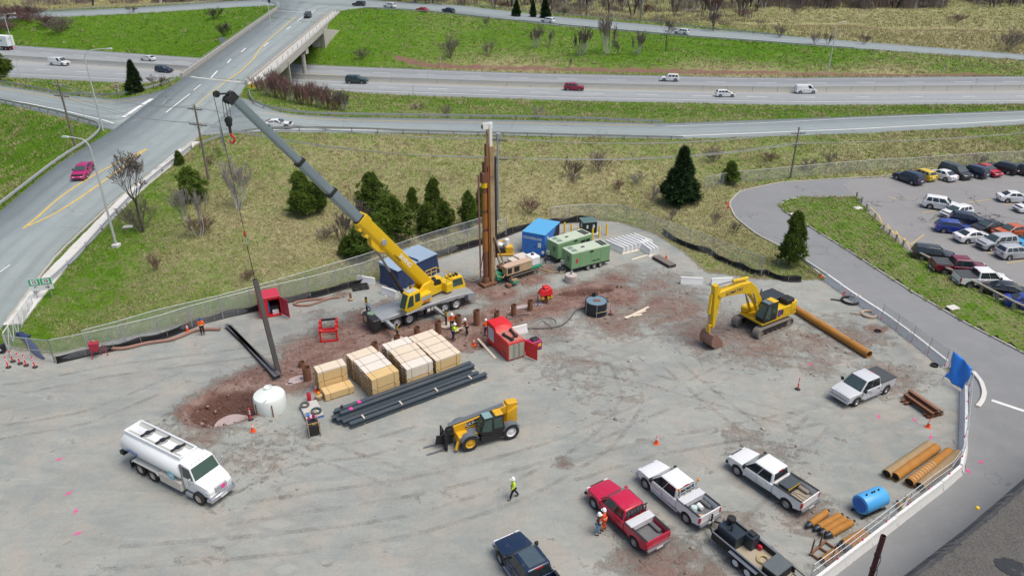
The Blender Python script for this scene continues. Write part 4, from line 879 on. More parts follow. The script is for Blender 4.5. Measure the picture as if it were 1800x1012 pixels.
def pickup(label,col,wf_px,wr_px,vis='L',wb=3.8,opt=(),group='pickup trucks on the site',bedL=2.0,W_=2.02,center=None,d=None,bedm=None,rim=RIM,crew=True):
    r = .42; hw = W_/2
    if center is not None:
        p = GZ(center[0],center[1],lambda x,y:ground_z(x,y)+.9); rz = heading(center,d,.9); base = Vector((p.x,p.y,ground_z(p.x,p.y)))
    else:
        A,B = G(*wf_px,r),G(*wr_px,r); dd = A-B; rz = math.atan2(dd.y,dd.x); left = Vector((-math.sin(rz),math.cos(rz),0)); base = (A+B)/2-left*(hw-.05)*(1 if vis=='L' else-1); base.z = 0.02
    t = thing('pickup_truck',label,'pickup truck',tuple(base),rz,group); P_ = PC[col]; bm_ = bedm or BLACK
    fx,rx = wb/2,-wb/2; h = fx+.98; tail = rx-1.08; ce = tail+bedL; hz,bz_,rf = 1.14,1.18,1.92; gc = .42; xs = ce+(2.5 if crew else 2.3)
    poly = [(h-.12,gc+.05),(h,gc+.25),(h,hz-.26),(h-.10,hz-.12),(h-.35,hz-.03),(xs+.1,hz+.04),(xs-.2,bz_),(ce,bz_),(ce,gc+.1)]+[(fx-1.35*r,gc)]+arch(fx,r,gc)+[(fx+1.33*r,gc)]
    b = MB().prism(poly,-hw,hw).mesh('body',.10,45,3); taper(b,2*h,.15); mobj('body',b,P_,t)
    wb_,wt = hw-.07,hw-.24; B = [(xs,-wb_,bz_-.05),(xs,wb_,bz_-.05),(ce+.03,wb_,bz_-.05),(ce+.03,-wb_,bz_-.05)]; T = [(xs-.80,-wt,rf),(xs-.80,wt,rf),(ce+.16,wt,rf-.02),(ce+.16,-wt,rf-.02)]
    MB().frust(B,T).obj('cabin',P_,t,bevel=.10,seg=3); B2 = [Vector(p)+Vector((0,0,.05))for p in B]
    pane((B2[0],B2[1],T[1],T[0]),.08,.04,.06).obj('windscreen',GLASSL,t); pane((B2[2],B2[3],T[3],T[2]),.14,.16,.08).obj('rear_window',GLASS,t)
    for s in (1,-1):
        q = (B2[2],B2[1],T[1],T[2])if s>0 else (B2[0],B2[3],T[3],T[0])
        for f0,f1 in ((.07,.49),(.50,.93)):pane(q,.02,.03,.07,.014,(1-f1,1-f0)if s>0 else(f0,f1)).obj('side_window',GLASS,t)
        MB().box(h-.26,h-.02,s*(hw-.26)-.17,s*(hw-.26)+.17,hz-.36,hz-.10).obj('headlight',HEADL,t,bevel=.03); MB().box(tail-.012,tail+.1,s*(hw-.1)-.09,s*(hw-.1)+.09,.82,1.22).obj('tail_light',TAILL,t,bevel=.02)
        MB().box(xs-.36,xs-.18,s*(hw+.12)-.12,s*(hw+.12)+.12,bz_-.02,bz_+.28).obj('mirror',BLACK if col!='truckred' else P_,t,bevel=.04)
        for xx in (xs-.95,ce+.42):MB().box(xx-.12,xx+.12,s*(hw+.01)-.02,s*(hw+.01)+.02,bz_-.2,bz_-.15).obj('door_handle',CHROME if col=='white' else BLACK,t)
        MB().box(xs-.18,xs-.165,s*hw-.006,s*hw+.006,gc+.1,bz_-.02).box((xs+ce)/2-.01,(xs+ce)/2+.005,s*hw-.006,s*hw+.006,gc+.1,bz_-.02).obj('door_seam',BLACK,t)
        sp = [(ce-.03,gc+.12),(ce-.03,1.28),(tail+.06,1.30),(tail+.06,gc+.2)]+[(rx-1.35*r,gc+.08)]+arch(rx,r,gc)+[(rx+1.33*r,gc+.05)]
        MB().prism(sp,s*hw-s*.13,s*hw).obj('bed_side',P_,t,bevel=.035); MB().box(tail+.06,ce-.04,s*(hw-.075)-.075,s*(hw-.075)+.075,1.295,1.325).obj('bed_rail',BLACK,t)
        MB().box(rx-.5,rx+.5,s*(hw-.30)-.16,s*(hw-.30)+.16,.72,.98).obj('wheel_housing',bm_,t,bevel=.06); MB().box(rx+.7,fx-.65,s*(hw+.02)-.09,s*(hw+.02)+.09,.42,.50).obj('side_step',CHROME if 'chrome' in opt else BLACK,t,bevel=.02)
    MB().box(tail+.05,ce-.02,-hw+.1,hw-.1,.68,.74).obj('bed_floor',bm_,t); MB().box(ce-.08,ce-.02,-hw+.1,hw-.1,.7,1.28).obj('bed_front',P_,t)
    MB().box(tail,tail+.08,-hw+.10,hw-.10,.66,1.29).obj('tailgate',P_,t,bevel=.02); MB().box(tail-.16,tail+.02,-hw+.06,hw-.06,.48,.66).obj('rear_bumper',STEELG,t,bevel=.03)
    MB().box(tail-.175,tail-.155,-.26,.26,.52,.65).obj('number_plate',PLATE,t); MB().box(h-.06,h+.02,-hw+.42,hw-.42,gc+.28,hz-.14).obj('grille',CHROME if 'chrome' in opt else BLACK,t,bevel=.03); MB().box(h-.08,h+.10,-hw+.06,hw-.06,gc+.02,gc+.24).obj('front_bumper',CHROME if 'chrome' in opt else BLACK,t,bevel=.04)
    MB().box(tail+.2,h-.3,-hw+.25,hw-.25,gc-.02,.66).obj('chassis',BLACK,t)
    for x in (fx,rx):
        for s in (1,-1):wheel(t,x,s*(hw-.12),r,.28,s,rim)
    if 'toolbox' in opt:MB().box(ce-.72,ce-.12,-hw+.02,hw-.02,.95,1.40).obj('toolbox',mat('aluminium_box',(.74,.75,.76),.4,.3,.06,3,dirt=.1),t,bevel=.03)
    if 'rack' in opt:
        k = MB(); 
        for y in (-.75,-.25,.25,.75):k.bar((ce-.08,y,1.3),(ce-.05,y,1.95),.05)
        k.bar((ce-.05,-.85,1.95),(ce-.05,.85,1.95),.06); k.bar((ce-.07,-.85,1.62),(ce-.07,.85,1.62),.04); k.obj('headache_rack',GALV if col=='white' else BLACK,t)
    if 'beacons' in opt:
        for s in (1,-1):MB().lathe([(.09,0),(.09,.12),(.05,.17),(.01,.18)],(ce-.06,s*.88,1.96 if 'rack' in opt else 1.4),n=10).obj('beacon',AMBER,t)
    if 'cover' in opt:MB().box(tail+.04,ce-.02,-hw+.03,hw-.03,1.325,1.36).obj('bed_cover',mat('bed_cover_vinyl',(.06,.066,.07),.6,0,.1,3),t,bevel=.01)
    if 'sunroof' in opt:MB().box(ce+.35,xs-.85,-.55,.55,rf-.005,rf+.012).obj('sunroof',glassmat('sunroof_glass',(.06,.09,.11),.25),t,bevel=.004)
    MB().box(ce+.11,ce+.16,-.22,.22,rf-.11,rf-.03).obj('brake_light',TAILL,t)
    t['ce'] = ce; t['tail'] = tail
    return t
pk = pickup('white silver-sided pickup with a black bed cover beside the rusty beam rack','brightsilver',(1504,707),(1559,684),wb=3.6,bedL=1.85,opt=('cover','chrome'),W_=2.0)
GREYBED = mat('grey_bed_liner',(.14,.145,.15),.7,0,.2,3,dirt=.3)
tr_red = pickup('red pickup with an aluminium toolbox and open bed','truckred',(1042,883),(1117,955),wb=4.05,bedL=2.15,opt=('toolbox','rack'),bedm=GREYBED)
tr_ram = pickup('white pickup with toolbox and amber beacons towing the black trailer','white',(1133,849),(1208,912),wb=3.85,bedL=2.1,opt=('toolbox','rack','beacons','chrome'),bedm=GREYBED)
tr_350 = pickup('white pickup with a black box and shovels in its bed','white',(1297,828),(1380,884.5),wb=4.05,bedL=2.3,opt=('dark',),bedm=mat('dusty_bed_floor',(.30,.27,.22),.85,0,.2,3))
pickup('dark blue pickup with a glass sunroof cut by the bottom edge','darkblue',None,None,center=(932,998),d=(-26,-34),wb=3.85,bedL=1.9,opt=('sunroof','chrome'))
pickup('dark red pickup with a grey bed cover in the parking lot','maroon',None,None,center=(1688,467),d=(60,4),wb=3.6,bedL=1.85,opt=('cover',),group=PL)
pickup('white pickup with a grey bed cover in the parking lot','white',None,None,center=(1727,488),d=(60,1),wb=3.4,bedL=1.8,opt=('cover',),group=PL)
# things in the truck beds
def in_bed(t,x,y,z):
    c,s = math.cos(t.rotation_euler.z),math.sin(t.rotation_euler.z); l = t.location; return (l.x+x*c-y*s,l.y+x*s+y*c,l.z+z)
BUCK = mat('white_bucket_plastic',(.72,.73,.72),.5,0,.05,3,dirt=.15); LUM = mat('pale_lumber',(.62,.47,.28),.8,0,.16,3,fine=.15)
tail = tr_ram['tail']; o = thing('bucket','white plastic bucket lying in the bed of the towing pickup','bucket',in_bed(tr_ram,tail+.95,-.1,.95),tr_ram.rotation_euler.z)
MB().lathe([(.15,-.2),(.20,.2),(.18,.2),(.14,-.18)],ax='x',n=16).obj('shell',BUCK,o); MB().lathe([(.21,.15),(.21,.19)],ax='x',n=16).obj('rim',BUCK,o)
o = thing('water_drum','pale drum standing in the bed of the towing pickup','drum',in_bed(tr_ram,tail+1.0,.45,.745),0); MB().lathe([(.2,0),(.22,.05),(.22,.42),(.18,.48),(.05,.5)],n=16).obj('shell',mat('pale_drum',(.5,.62,.6),.5),o)
tag(MB().bar((-.3,0,.06),(.3,0,.06),.14,.1).obj('lumber_offcut',LUM),'short lumber offcut in the bed of the towing pickup','lumber'); bpy.data.objects['lumber_offcut'].location = in_bed(tr_ram,tail+.35,.2,.745)
tail = tr_350['tail']; o = thing('storage_box','black lidded box with a yellow edge in the white pickup bed','box',in_bed(tr_350,tail+1.7,-.05,.745),tr_350.rotation_euler.z)
MB().box(-.38,.38,-.65,.65,0,.50).obj('bin',BLACK,o,bevel=.03); MB().box(-.40,.40,-.67,.67,.52,.60).obj('lid',mat('slate_lid',(.06,.075,.085),.5),o,bevel=.02); MB().box(-.41,-.385,-.66,.66,.47,.51).obj('edge_strip',SIGNY,o)
for k,(y,rot)in enumerate(((.3,.12),(.05,-.1),(-.25,.2))):
    o = thing('shovel',('shovel with a red blade in the white pickup bed','long handled tool lying left in the white pickup bed','long handled tool lying right in the white pickup bed')[k],'tool',in_bed(tr_350,tail+.75,y,.78),tr_350.rotation_euler.z+rot)
    MB().cyl((-.6,0,0),(.5,0,.02),.022,8).obj('handle',LUM,o); MB().frust([(.5,-.12,.0),(.75,-.10,.0),(.75,.10,.0),(.5,.12,.0)],[(.5,-.11,.02),(.75,-.09,.02),(.75,.09,.02),(.5,.11,.02)]).obj('blade',SIGNR if k==0 else GALV,o)
# semi-trailer cut by the left edge
p = GZ(-16,73,lambda x,y:ground_z(x,y)+2.2); rz = heading((-16,73),(-40,-2),2.2); t = thing('semi_trailer','white box semi-trailer entering at the left edge of the highway','trailer',(p.x,p.y,ground_z(p.x,p.y)),rz)
MB().box(-7.5,7.5,-1.28,1.28,1.15,4.1).obj('box_body',mat('trailer_white',(.72,.76,.74),.45,0,.05,1,dirt=.12),t,bevel=.04); MB().box(-7.2,7.0,-.5,.5,.75,1.15).obj('chassis',BLACK,t); MB().box(-7.56,-7.4,-1.1,1.1,.5,.65).obj('rear_guard',SIGNR,t)
for s in (-1,1):MB().box(-7.53,-7.5,s*.62-.58,s*.62+.58,1.25,4.0).obj('rear_door',mat('trailer_white',(.7,.7,.7)),t,bevel=.01)
for x in (-6.3,-5.0):
    for s in (1,-1):wheel(t,x,s*1.05,.5,.5,s)
text('logo','day',1.0,mat('logo_green',(.05,.22,.16),.5),t,(-5.2,1.29,2.9),(R(90),0,R(180)),.003)
text('logo','day',.5,mat('logo_green',(.05,.22,.16),.5),t,(-7.54,.3,3.3),(R(90),0,R(-90)),.003)
# ------------------------------------------------------------------ machines
CYEL = mat('crane_yellow',(.78,.50,.008),.38,0,.05,1.2,dirt=.10,dirtcol=(.22,.16,.09),coat=.3); KYEL = mat('excavator_yellow',(.72,.46,.01),.45,0,.08,1.5,dirt=.28,dirtcol=(.20,.13,.07)); TYEL = mat('telehandler_yellow',(.68,.38,.015),.45,0,.07,1.5,dirt=.22,dirtcol=(.3,.22,.14))
CGREY = mat('crane_grey',(.34,.36,.37),.45,.2,.06,1.2,dirt=.22,dirtcol=(.22,.19,.16)); BOOMG = mat('boom_grey',(.27,.34,.38),.35,.3,.08,1.2,dirt=.08); DKG = mat('dark_greased_steel',(.045,.047,.05),.5,.5,.2,3,dirt=.25,dirtcol=(.14,.10,.08)); STEEL = mat('bare_steel',(.35,.36,.37),.35,.8,.12,3,dirt=.1)
RUST = mat('rusty_steel',(.22,.105,.06),.85,.1,.3,2.2,fine=.2,bump=.2); RUSTO = mat('orange_rust_pipe',(.42,.19,.035),.8,.1,.28,1.1,dirt=.3,dirtcol=(.30,.24,.16),bump=.15); RUSTB = mat('tan_rust_pipe',(.36,.25,.13),.8,.1,.25,1.3,dirt=.3,dirtcol=(.36,.17,.05),bump=.15)
PINK = mat('survey_pink',(.85,.05,.32),.6,0,.05,4); CABG = glassmat('cab_glass',(.035,.075,.06),.07); WHITEP = mat('white_machine_paint',(.74,.75,.74),.4,0,.05,1.2,dirt=.16,dirtcol=(.34,.29,.23)); TAN = mat('tan_machine_paint',(.48,.36,.21),.55,0,.12,1.5,dirt=.3,dirtcol=(.20,.13,.09)); GREENM = mat('machine_green',(.02,.26,.14),.5,0,.08,2,dirt=.15)
def RotY(a,o=(0,0,0)):return Matrix.Translation(o)@Matrix.Rotation(a,4,'Y')
# ---- truck crane
CH = R(35.4); cc0 = Vector((-9.07,63.75,.02))
cr = thing('truck_crane','yellow and grey truck crane on outriggers with its boom raised to the upper left','crane',tuple(cc0),CH)
dk = MB(); dk.prism([(-4.9,1.15),(-4.9,1.45),(-3.6,1.55),(3.4,1.55),(4.6,1.45),(5.5,1.3),(5.7,.95),(5.6,.6),(4.5,.6),(4.3,1.1)],-1.3,1.3); dk.obj('carrier_deck',CGREY,cr,bevel=.04)
MB().box(-4.6,4.2,-.55,.55,.55,1.2).obj('chassis',DKG,cr)
for x in (-3.3,-1.95,2.0,3.35):
    for s in (1,-1):wheel(cr,x,s*1.12,.62,.42,s,mat('grey_truck_rim',(.55,.56,.57),.45,.4,.1,3,dirt=.2))
MB().box(-5.7,-4.9,-1.2,1.2,.5,1.5).obj('rear_box',DKG,cr,bevel=.05); MB().cyl((-5.2,.3,1.5),(-5.2,.3,1.62),.35,14).obj('float_pad',mat('pale_green_paint',(.22,.32,.22),.6,dirt=.2),cr); MB().box(-5.75,-5.6,.2,.8,.8,1.3).obj('tail_panel',TAN,cr)
for x,ext,zz in ((-4.3,3.3,1.0),(.8,3.55,1.0)):
    for s in (1,-1):
        MB().bar((x,s*.9,zz),(x,s*(ext-.9),zz),.34,.36).obj('outrigger_beam',CGREY,cr,bevel=.02); MB().bar((x,s*(ext-1.2),zz),(x,s*ext,zz),.26,.28).obj('outrigger_arm',BOOMG,cr,bevel=.02)
        j = MB().cyl((x,s*ext,.12),(x,s*ext,1.75),.10,12).obj('outrigger_jack',DKG,cr); MB().cyl((x,s*ext,1.15),(x,s*ext,1.7),.13,12).obj('hazard_sleeve',SIGNY,j)
        for zb in (1.22,1.42,1.62):MB().cyl((x,s*ext,zb),(x,s*ext,zb+.09),.135,12).obj('hazard_band',INK,j)
        MB().cyl((x,s*ext,0),(x,s*ext,.12),.62,22).obj('outrigger_pad',mat('dusty_timber_mat',(.52,.45,.36),.85,dirt=.2),cr,bevel=.02)
MB().box(-.2,1.7,-1.36,-1.0,.5,1.3).obj('side_locker',DKG,cr,bevel=.02); MB().box(-1.1,-.4,-1.34,-1.1,.6,1.2).obj('fuel_tank',DKG,cr,bevel=.06)
for x in (.0,.45):MB().box(x,x+.32,-1.375,-1.36,.82,1.15).obj('notice_plate',SIGNW,cr)
for k in range(3):MB().box(4.3,4.75,-1.36,-1.25,.62+.25*k,.74+.25*k).obj('step',DKG,cr)
# driving cab of the carrier
b = MB(); b.prism([(3.5,1.1),(5.35,.95),(5.35,1.75),(5.0,2.75),(3.6,2.8)],.12,1.28); cbx = b.obj('driving_cab',CYEL,cr,bevel=.06,seg=2)
pane([(5.36,1.22,1.75),(5.36,.18,1.75),(5.02,.18,2.72),(5.02,1.22,2.72)],.06,.05,.08,-.014).obj('windscreen',CABG,cr); pane([(3.75,.115,1.75),(5.15,.115,1.75),(4.95,.115,2.65),(3.75,.115,2.65)],.06,.05,.05,.012).obj('side_window',CABG,cr); MB().box(3.48,3.51,.3,1.1,1.9,2.6).obj('rear_window',CABG,cr)
for k in range(3):MB().box(3.7+.4*k,3.9+.4*k,.4,.9,2.8,2.98).obj('roof_gear',DKG,cr,bevel=.02)
# superstructure (turns with the boom)
SA = R(226)-CH; up = thing('x','','',(0,0,0)); bpy.data.objects.remove(up)
SM = Matrix.Translation((-.6,0,0))@Matrix.Rotation(SA,4,'Z')
def sup(name,mb,m,bevel=0.0,parent=cr,seg=1):
    o = mb.obj(name,m,parent,bevel,seg=seg)
    if parent is cr:o.matrix_local = SM
    return o
sup('slew_ring',MB().cyl((0,0,1.5),(0,0,1.8),.9,24),DKG)
b = MB(); b.prism([(-3.2,1.8),(1.2,1.8),(1.2,2.1),(.2,2.3),(-.7,3.3),(-1.7,3.4),(-2.2,2.6),(-3.2,2.5)],-.62,-.40); b.prism([(-3.2,1.8),(1.2,1.8),(1.2,2.1),(.2,2.3),(-.7,3.3),(-1.7,3.4),(-2.2,2.6),(-3.2,2.5)],.40,.62); b.box(-3.2,1.2,-.6,.6,1.78,1.95); sup('turntable_frame',b,CYEL,.03)
sup('counterweight',MB().box(-4.0,-3.1,-1.25,1.25,1.75,2.75),CYEL,.08); sup('engine_house',MB().box(-3.0,-1.2,-1.3,-.66,1.8,2.9),CYEL,.06)
for k,x in enumerate((-2.7,-1.95)):sup('winch_drum',MB().lathe([(.42,-.40),(.42,-.34),(.28,-.34),(.28,.34),(.42,.34),(.42,.40)],(x,0,2.75+.18*k),'y',18),DKG)
w_ = MB(); 
for y in (-1.2,1.2):
    for x in (-3.9,-3.2,-2.5):w_.bar((x,y,2.75),(x,y,3.6),.05)
    w_.bar((-3.9,y,3.6),(-2.5,y,3.6),.05); w_.bar((-3.9,y,3.2),(-2.5,y,3.2),.04)
w_.bar((-3.9,-1.2,3.6),(-3.9,1.2,3.6),.05); sup('deck_railing',w_,CYEL)
sup('side_cabinet',MB().box(-1.1,.35,.68,1.35,1.8,2.75),CYEL,.05); sup('cabinet_vent',MB().box(-.95,.2,1.35,1.365,2.15,2.5),mat('vent_grey',(.36,.4,.4),.5)); 
t_ = text('boom_maker_mark','GROVE',.28,SIGNR,cr,(0,0,0),(0,0,0)); t_.matrix_local = SM @Matrix.Translation((-.35,1.37,1.98))@Matrix.Rotation(R(180),4,'Z')@Matrix.Rotation(R(90),4,'X')
c_ = MB(); c_.prism([(.4,1.75),(2.25,1.75),(2.45,2.1),(1.9,3.55),(.5,3.6)],.68,1.62); oc = sup('operator_cab',c_,CYEL,.05,seg=2)
for nm,q in (('windscreen',[(2.47,1.58,2.12),(2.47,.72,2.12),(1.93,.72,3.5),(1.93,1.58,3.5)]),('side_window',[(1.25,1.625,2.45),(.55,1.625,2.45),(.55,1.625,3.4),(1.25,1.625,3.4)]),('side_window',[(2.3,1.625,2.2),(1.35,1.625,2.2),(1.35,1.625,3.4),(1.85,1.625,3.4)])):
    sup(nm,pane(q,.05,.05,.05,-.012 if nm=='windscreen' else .012),CABG)
sup('roof_window',MB().box(.75,1.75,.85,1.45,3.6,3.625),mat('roof_panel_grey',(.42,.45,.45),.4)); sup('seat',MB().box(1.2,1.7,.95,1.35,2.0,2.9),SIGNR,.05); sup('cab_step',MB().box(.3,2.4,1.0,1.75,1.6,1.72),CGREY,.02)
# boom in its own axis: x along the boom
PIV = Vector((-1.4,0,3.1)); TIP = Vector((15.1,0,23.9)); BL = (TIP-PIV).length; BA = math.atan2(TIP.z-PIV.z,TIP.x-PIV.x); BM = SM @Matrix.Translation(PIV)@Matrix.Rotation(-BA,4,'Y')
def bo(name,mb,m,bevel=0.0,label=None):
    o = mb.obj(name,m,cr,bevel); o.matrix_local = BM
    if label:o['label'] = label
    return o
def sect(x0,x1,w,h0,h1):                                   # boom section with a keel-shaped underside
    b = MB(); pr = [(-w/2,h1),(w/2,h1),(w/2,h0+.25*(h1-h0)),(w*.22,h0),(-w*.22,h0),(-w/2,h0+.25*(h1-h0))]; n = 6
    b.add([(x,y,z)for x in(x0,x1)for y,z in pr],[tuple(range(n)),tuple(range(2*n-1,n-1,-1))]+[(i,n+i,n+(i+1)%n,(i+1)%n)for i in range(n)]); return b
Lb = 11.0
bo('boom_base_section',sect(-.6,Lb,.88,-.60,.62),CYEL,.03); bo('boom_head_collar',sect(Lb-.7,Lb+.12,.98,-.68,.70),CYEL,.03); bo('boom_wear_pad',sect(Lb+.1,Lb+.25,.8,-.55,.5),DKG)
b3 = [(Lb,15.1,.74,-.48,.42),(15.1,19.1,.64,-.41,.35),(19.1,BL-.3,.54,-.34,.28)]
for a0,a1,w,h0,h1 in b3:
    bo('boom_telescope_section',sect(a0,a1,w,h0,h1),BOOMG,.02)
    if a0 !=Lb:bo('boom_section_collar',sect(a0-.22,a0+.1,w+.16,h0-.12,h1+.12),DKG,.02)
b = MB(); b.box(BL-.4,BL+.2,-.30,-.2,-.55,.3); b.box(BL-.4,BL+.2,.2,.30,-.55,.3); bo('boom_head',b,DKG,.02)
for x,z in ((BL+.0,.05),(BL+.0,-.4)):bo('sheave',MB().lathe([(.12,-.2),(.28,-.2),(.22,-.1),(.28,0),(.22,.1),(.28,.2),(.12,.2)],(x,0,z),'y',16),DKG)
b = MB(); b.bar((BL,-.12,.2),(BL+.85,-.12,-.65),.08); b.bar((BL,.12,.2),(BL+.85,.12,-.65),.08); b.bar((BL+.4,-.12,-.2),(BL+.4,.12,-.2),.08); bo('auxiliary_nose',b,DKG); bo('auxiliary_sheave',MB().lathe([(.08,-.08),(.24,-.08),(.18,0),(.24,.08),(.08,.08)],(BL+.85,0,-.65),'y',16),DKG)
bo('boom_pin',MB().cyl((7.7,-.55,-.05),(7.7,.62,-.05),.28,18),GALV); bo('boom_ram_bracket',MB().prism([(6.6,-.6),(8.9,-.6),(8.4,-1.05),(7.4,-1.05)],-.3,.3),CYEL,.03)
for x in (9.3,10.3):bo('boom_lug',MB().box(x,x+.35,-.35,.35,-.85,-.55),CYEL,.03)
b = MB()                                                         # lattice fly jib stowed along the far flank
for y,z in ((-.75,.1),(-.75,.6),(-1.15,.1),(-1.15,.6)):b.bar((.5,y,z),(10.6,y*.98,z),.06)
for k in range(18):
    x = .5+k*.59; b.bar((x,-.75,.1 if k%2 else .6),(x+.59,-.75,.6 if k%2 else .1),.035); b.bar((x,-1.15,.1 if k%2 else .6),(x+.59,-1.15,.6 if k%2 else .1),.035); b.bar((x,-.75,.6),(x,-1.15,.6),.035)
bo('stowed_jib',b,mat('jib_grey',(.34,.40,.42),.45,.4))
# letters on the flank that faces the camera
t_ = text('boom_lettering','IRVING',.62,SIGNW,cr,(0,0,0),(0,0,0),.005); t_.matrix_local = BM @Matrix.Translation((4.2,.447,.12))@Matrix.Rotation(R(180),4,'Z')@Matrix.Rotation(R(90),4,'X')
t_ = text('boom_small_lettering','EQUIPMENT',.2,INK,cr,(0,0,0),(0,0,0),.004); t_.matrix_local = BM @Matrix.Translation((5.2,.447,-.22))@Matrix.Rotation(R(180),4,'Z')@Matrix.Rotation(R(90),4,'X')
rb = MB(); ra = Vector((.9,0,2.1)); re = PIV+Vector((math.cos(BA)*7.9+math.sin(BA)*.85,0,math.sin(BA)*7.9-math.cos(BA)*.85)); rm = lerp(ra,re,.55)
sup('lift_ram_barrel',MB().cyl(ra,rm,.20,14),DKG); sup('lift_ram_rod',MB().cyl(rm,re,.12,14),STEEL)
bpy.context.view_layer.update()
TW = cr.matrix_world @BM; tipw = TW @Vector((BL+.05,0,-.6)); auxw = TW @Vector((BL+1.0,0,-.8))
# main hook block
hb = thing('hook_block','black hook block with a red hook hanging from the boom head','hook',(tipw.x,tipw.y,tipw.z-1.5)); 
for s in (-1,1):
    MB().cyl((s*.28,0,.35),(s*.22,0,1.6),.022,6).obj('rope',DKG,hb); MB().cyl((0,s*.07,.35),(0,s*.05,1.55),.016,6).obj('rope',DKG,hb)
MB().slab([(.24,.18),(-.24,.18),(-.24,-.18),(.24,-.18)],-.3,.35).obj('cheek_plates',DKG,hb,bevel=.08); MB().lathe([(.1,-.22),(.27,-.22),(.27,.22),(.1,.22)],(0,0,.15),'y',18).obj('sheaves',DKG,hb); MB().cyl((0,0,-.75),(0,0,-.3),.12,10).obj('swivel',DKG,hb)
MB().tube([(0,0,-.7),(.02,0,-.95),(.2,0,-1.1),(.24,0,-1.32),(.08,0,-1.5),(-.14,0,-1.46),(-.22,0,-1.28)],[.10,.1,.1,.1,.09,.07,.04],10).obj('hook',SIGNR,hb); hb.scale = (.85,.85,1)
# pile hanging on the auxiliary line
pile_base = G(490,655,0); pile_top_dir = (auxw-pile_base)
PT = G(445,472,9.3)
ptop = pile_base+Vector((-.35,-.7,0)); ptop.z = 9.4
HST = mat('new_steel_beam',(.17,.165,.165),.5,.5,.15,1.5,dirt=.25,dirtcol=(.15,.10,.08))
def hbeam(name,L,m,h=.36,w=.37,tw=.03,tf=.035):
    b = MB(); b.box(0,L,-w/2,w/2,-h/2,-h/2+tf); b.box(0,L,-w/2,w/2,h/2-tf,h/2); b.box(0,L,-tw/2,tw/2,-h/2+tf,h/2-tf); return b.mesh(name)
HB = hbeam('beam',9.4,HST)
def along(o,a,b_,roll=0.0):
    d = (Vector(b_)-Vector(a)); q = d.to_track_quat('X','Z'); o.location = a; o.rotation_mode = 'QUATERNION'; from mathutils import Quaternion
    o.rotation_quaternion = q @Quaternion((1,0,0),roll); return o
hp = mobj('steel_pile',HB,HST); tag(hp,'dark steel H pile standing upright on the crane line','steel beam'); along(hp,pile_base,ptop,R(60))
hb2 = thing('headache_ball','red and grey line weight on the thin crane line above the pile','hook',tuple(ptop+(auxw-ptop)*.27)); MB().lathe([(.03,.3),(.08,.2),(.11,.05),(.11,-.08),(.07,-.2),(.04,-.3)],n=12).obj('ball',mat('hook_red',(.42,.06,.04),.5),hb2)
MB().cyl((0,0,-.35),(0,0,-.9),.06,8).obj('swivel',GALV,hb2); l0 = hb2.location
MB().cyl((0,0,.3),tuple(auxw-l0),.022,6).obj('rope',DKG,hb2); MB().cyl((0,0,-.85),tuple(ptop-l0),.03,6).obj('sling',DKG,hb2)
for k,(a,b_)in enumerate((((492,661),(398,572)),((486,664),(404,574)))):
    A,B = G(*a,.2),G(*b_,.2); L = (B-A).length; o = mobj('steel_beam',hbeam('beam',L,HST),HST); tag(o,('dark steel beam lying on the ground from the pile foot','second dark steel beam lying beside the first at the pile foot')[k],'steel beam','steel beams by the pile'); along(o,A,B)

# ---- excavator
ex = thing('excavator','yellow tracked excavator with its muddy bucket on the ground','excavator',(24.2,61.4,.02),R(212.3)); SHOE = mat('track_shoes',(.26,.24,.21),.75,.2,.2,3,dirt=.4,dirtcol=(.30,.25,.20)); 
def track(parent,y,L,r,w,shoe=SHOE,n=46):
    """crawler track: a belt of separate shoes round rollers"""
    fr = MB(); fr.prism([(-L/2+r,.22),(L/2-r,.22),(L/2-r*.6,r),(L/2-r,2*r-.22),(-L/2+r,2*r-.22),(-L/2+r*.6,r)],y-w*.3,y+w*.3); f = fr.obj('track_frame',DKG,parent)
    per = 2*(L-2*r)+2*math.pi*r; sm = MB().box(-per/n/2*.93,per/n/2*.93,-w/2,w/2,-.05,.03).box(-.03,.03,-w/2,w/2,.02,.06).mesh('track_shoe')
    for i in range(n):
        s = (i+.5)*per/n; S = L-2*r
        if s<S:p,a = (-S/2+s,2*r-.03),0
        elif s<S+math.pi*r:q = (s-S)/r; p,a = (S/2+(r-.03)*math.sin(q),r+(r-.03)*math.cos(q)),q
        elif s<2*S+math.pi*r:p,a = (S/2-(s-S-math.pi*r),.03),math.pi
        else:q = (s-2*S-math.pi*r)/r; p,a = (-S/2-(r-.03)*math.sin(q),r-(r-.03)*math.cos(q)),math.pi+q
        o = mobj('track_shoe',sm,shoe,f); o.location = (p[0],y,p[1]); o.rotation_euler = (0,a,0)
    for x in (-L/2+r,L/2-r):MB().lathe([(.05,-w*.34),(r-.14,-w*.34),(r-.14,w*.34),(.05,w*.34)],(x,y,r),'y',18).obj('track_idler',SHOE,f)
    for k in range(6):MB().lathe([(.05,-w*.33),(.12,-w*.33),(.12,w*.33),(.05,w*.33)],(-L/2+r+.4+k*(L-2*r-.8)/5,y,.2),'y',12).obj('track_roller',RUST,f)
for s in (1,-1):track(ex,s*1.3,5.0,.48,.72)
MB().slab([(-1.4,-1.1),(1.4,-1.1),(1.4,1.1),(-1.4,1.1)],.55,.95).obj('car_body',BLACK,ex,bevel=.1); MB().cyl((0,0,.95),(0,0,1.2),.75,20).obj('slew_ring',DKG,ex)
MB().slab([(-2.9,-1.45),(1.5,-1.45),(1.9,-1.3),(1.9,1.45),(-2.9,1.45)],1.2,1.42).obj('deck',KYEL,ex,bevel=.04)
b = MB(); b.slab([(-2.95,-1.2),(-2.75,-1.48),(-2.0,-1.5),(-2.0,1.5),(-2.75,1.48),(-2.95,1.2)],1.3,2.6); b.obj('counterweight',KYEL,ex,bevel=.1,seg=2)
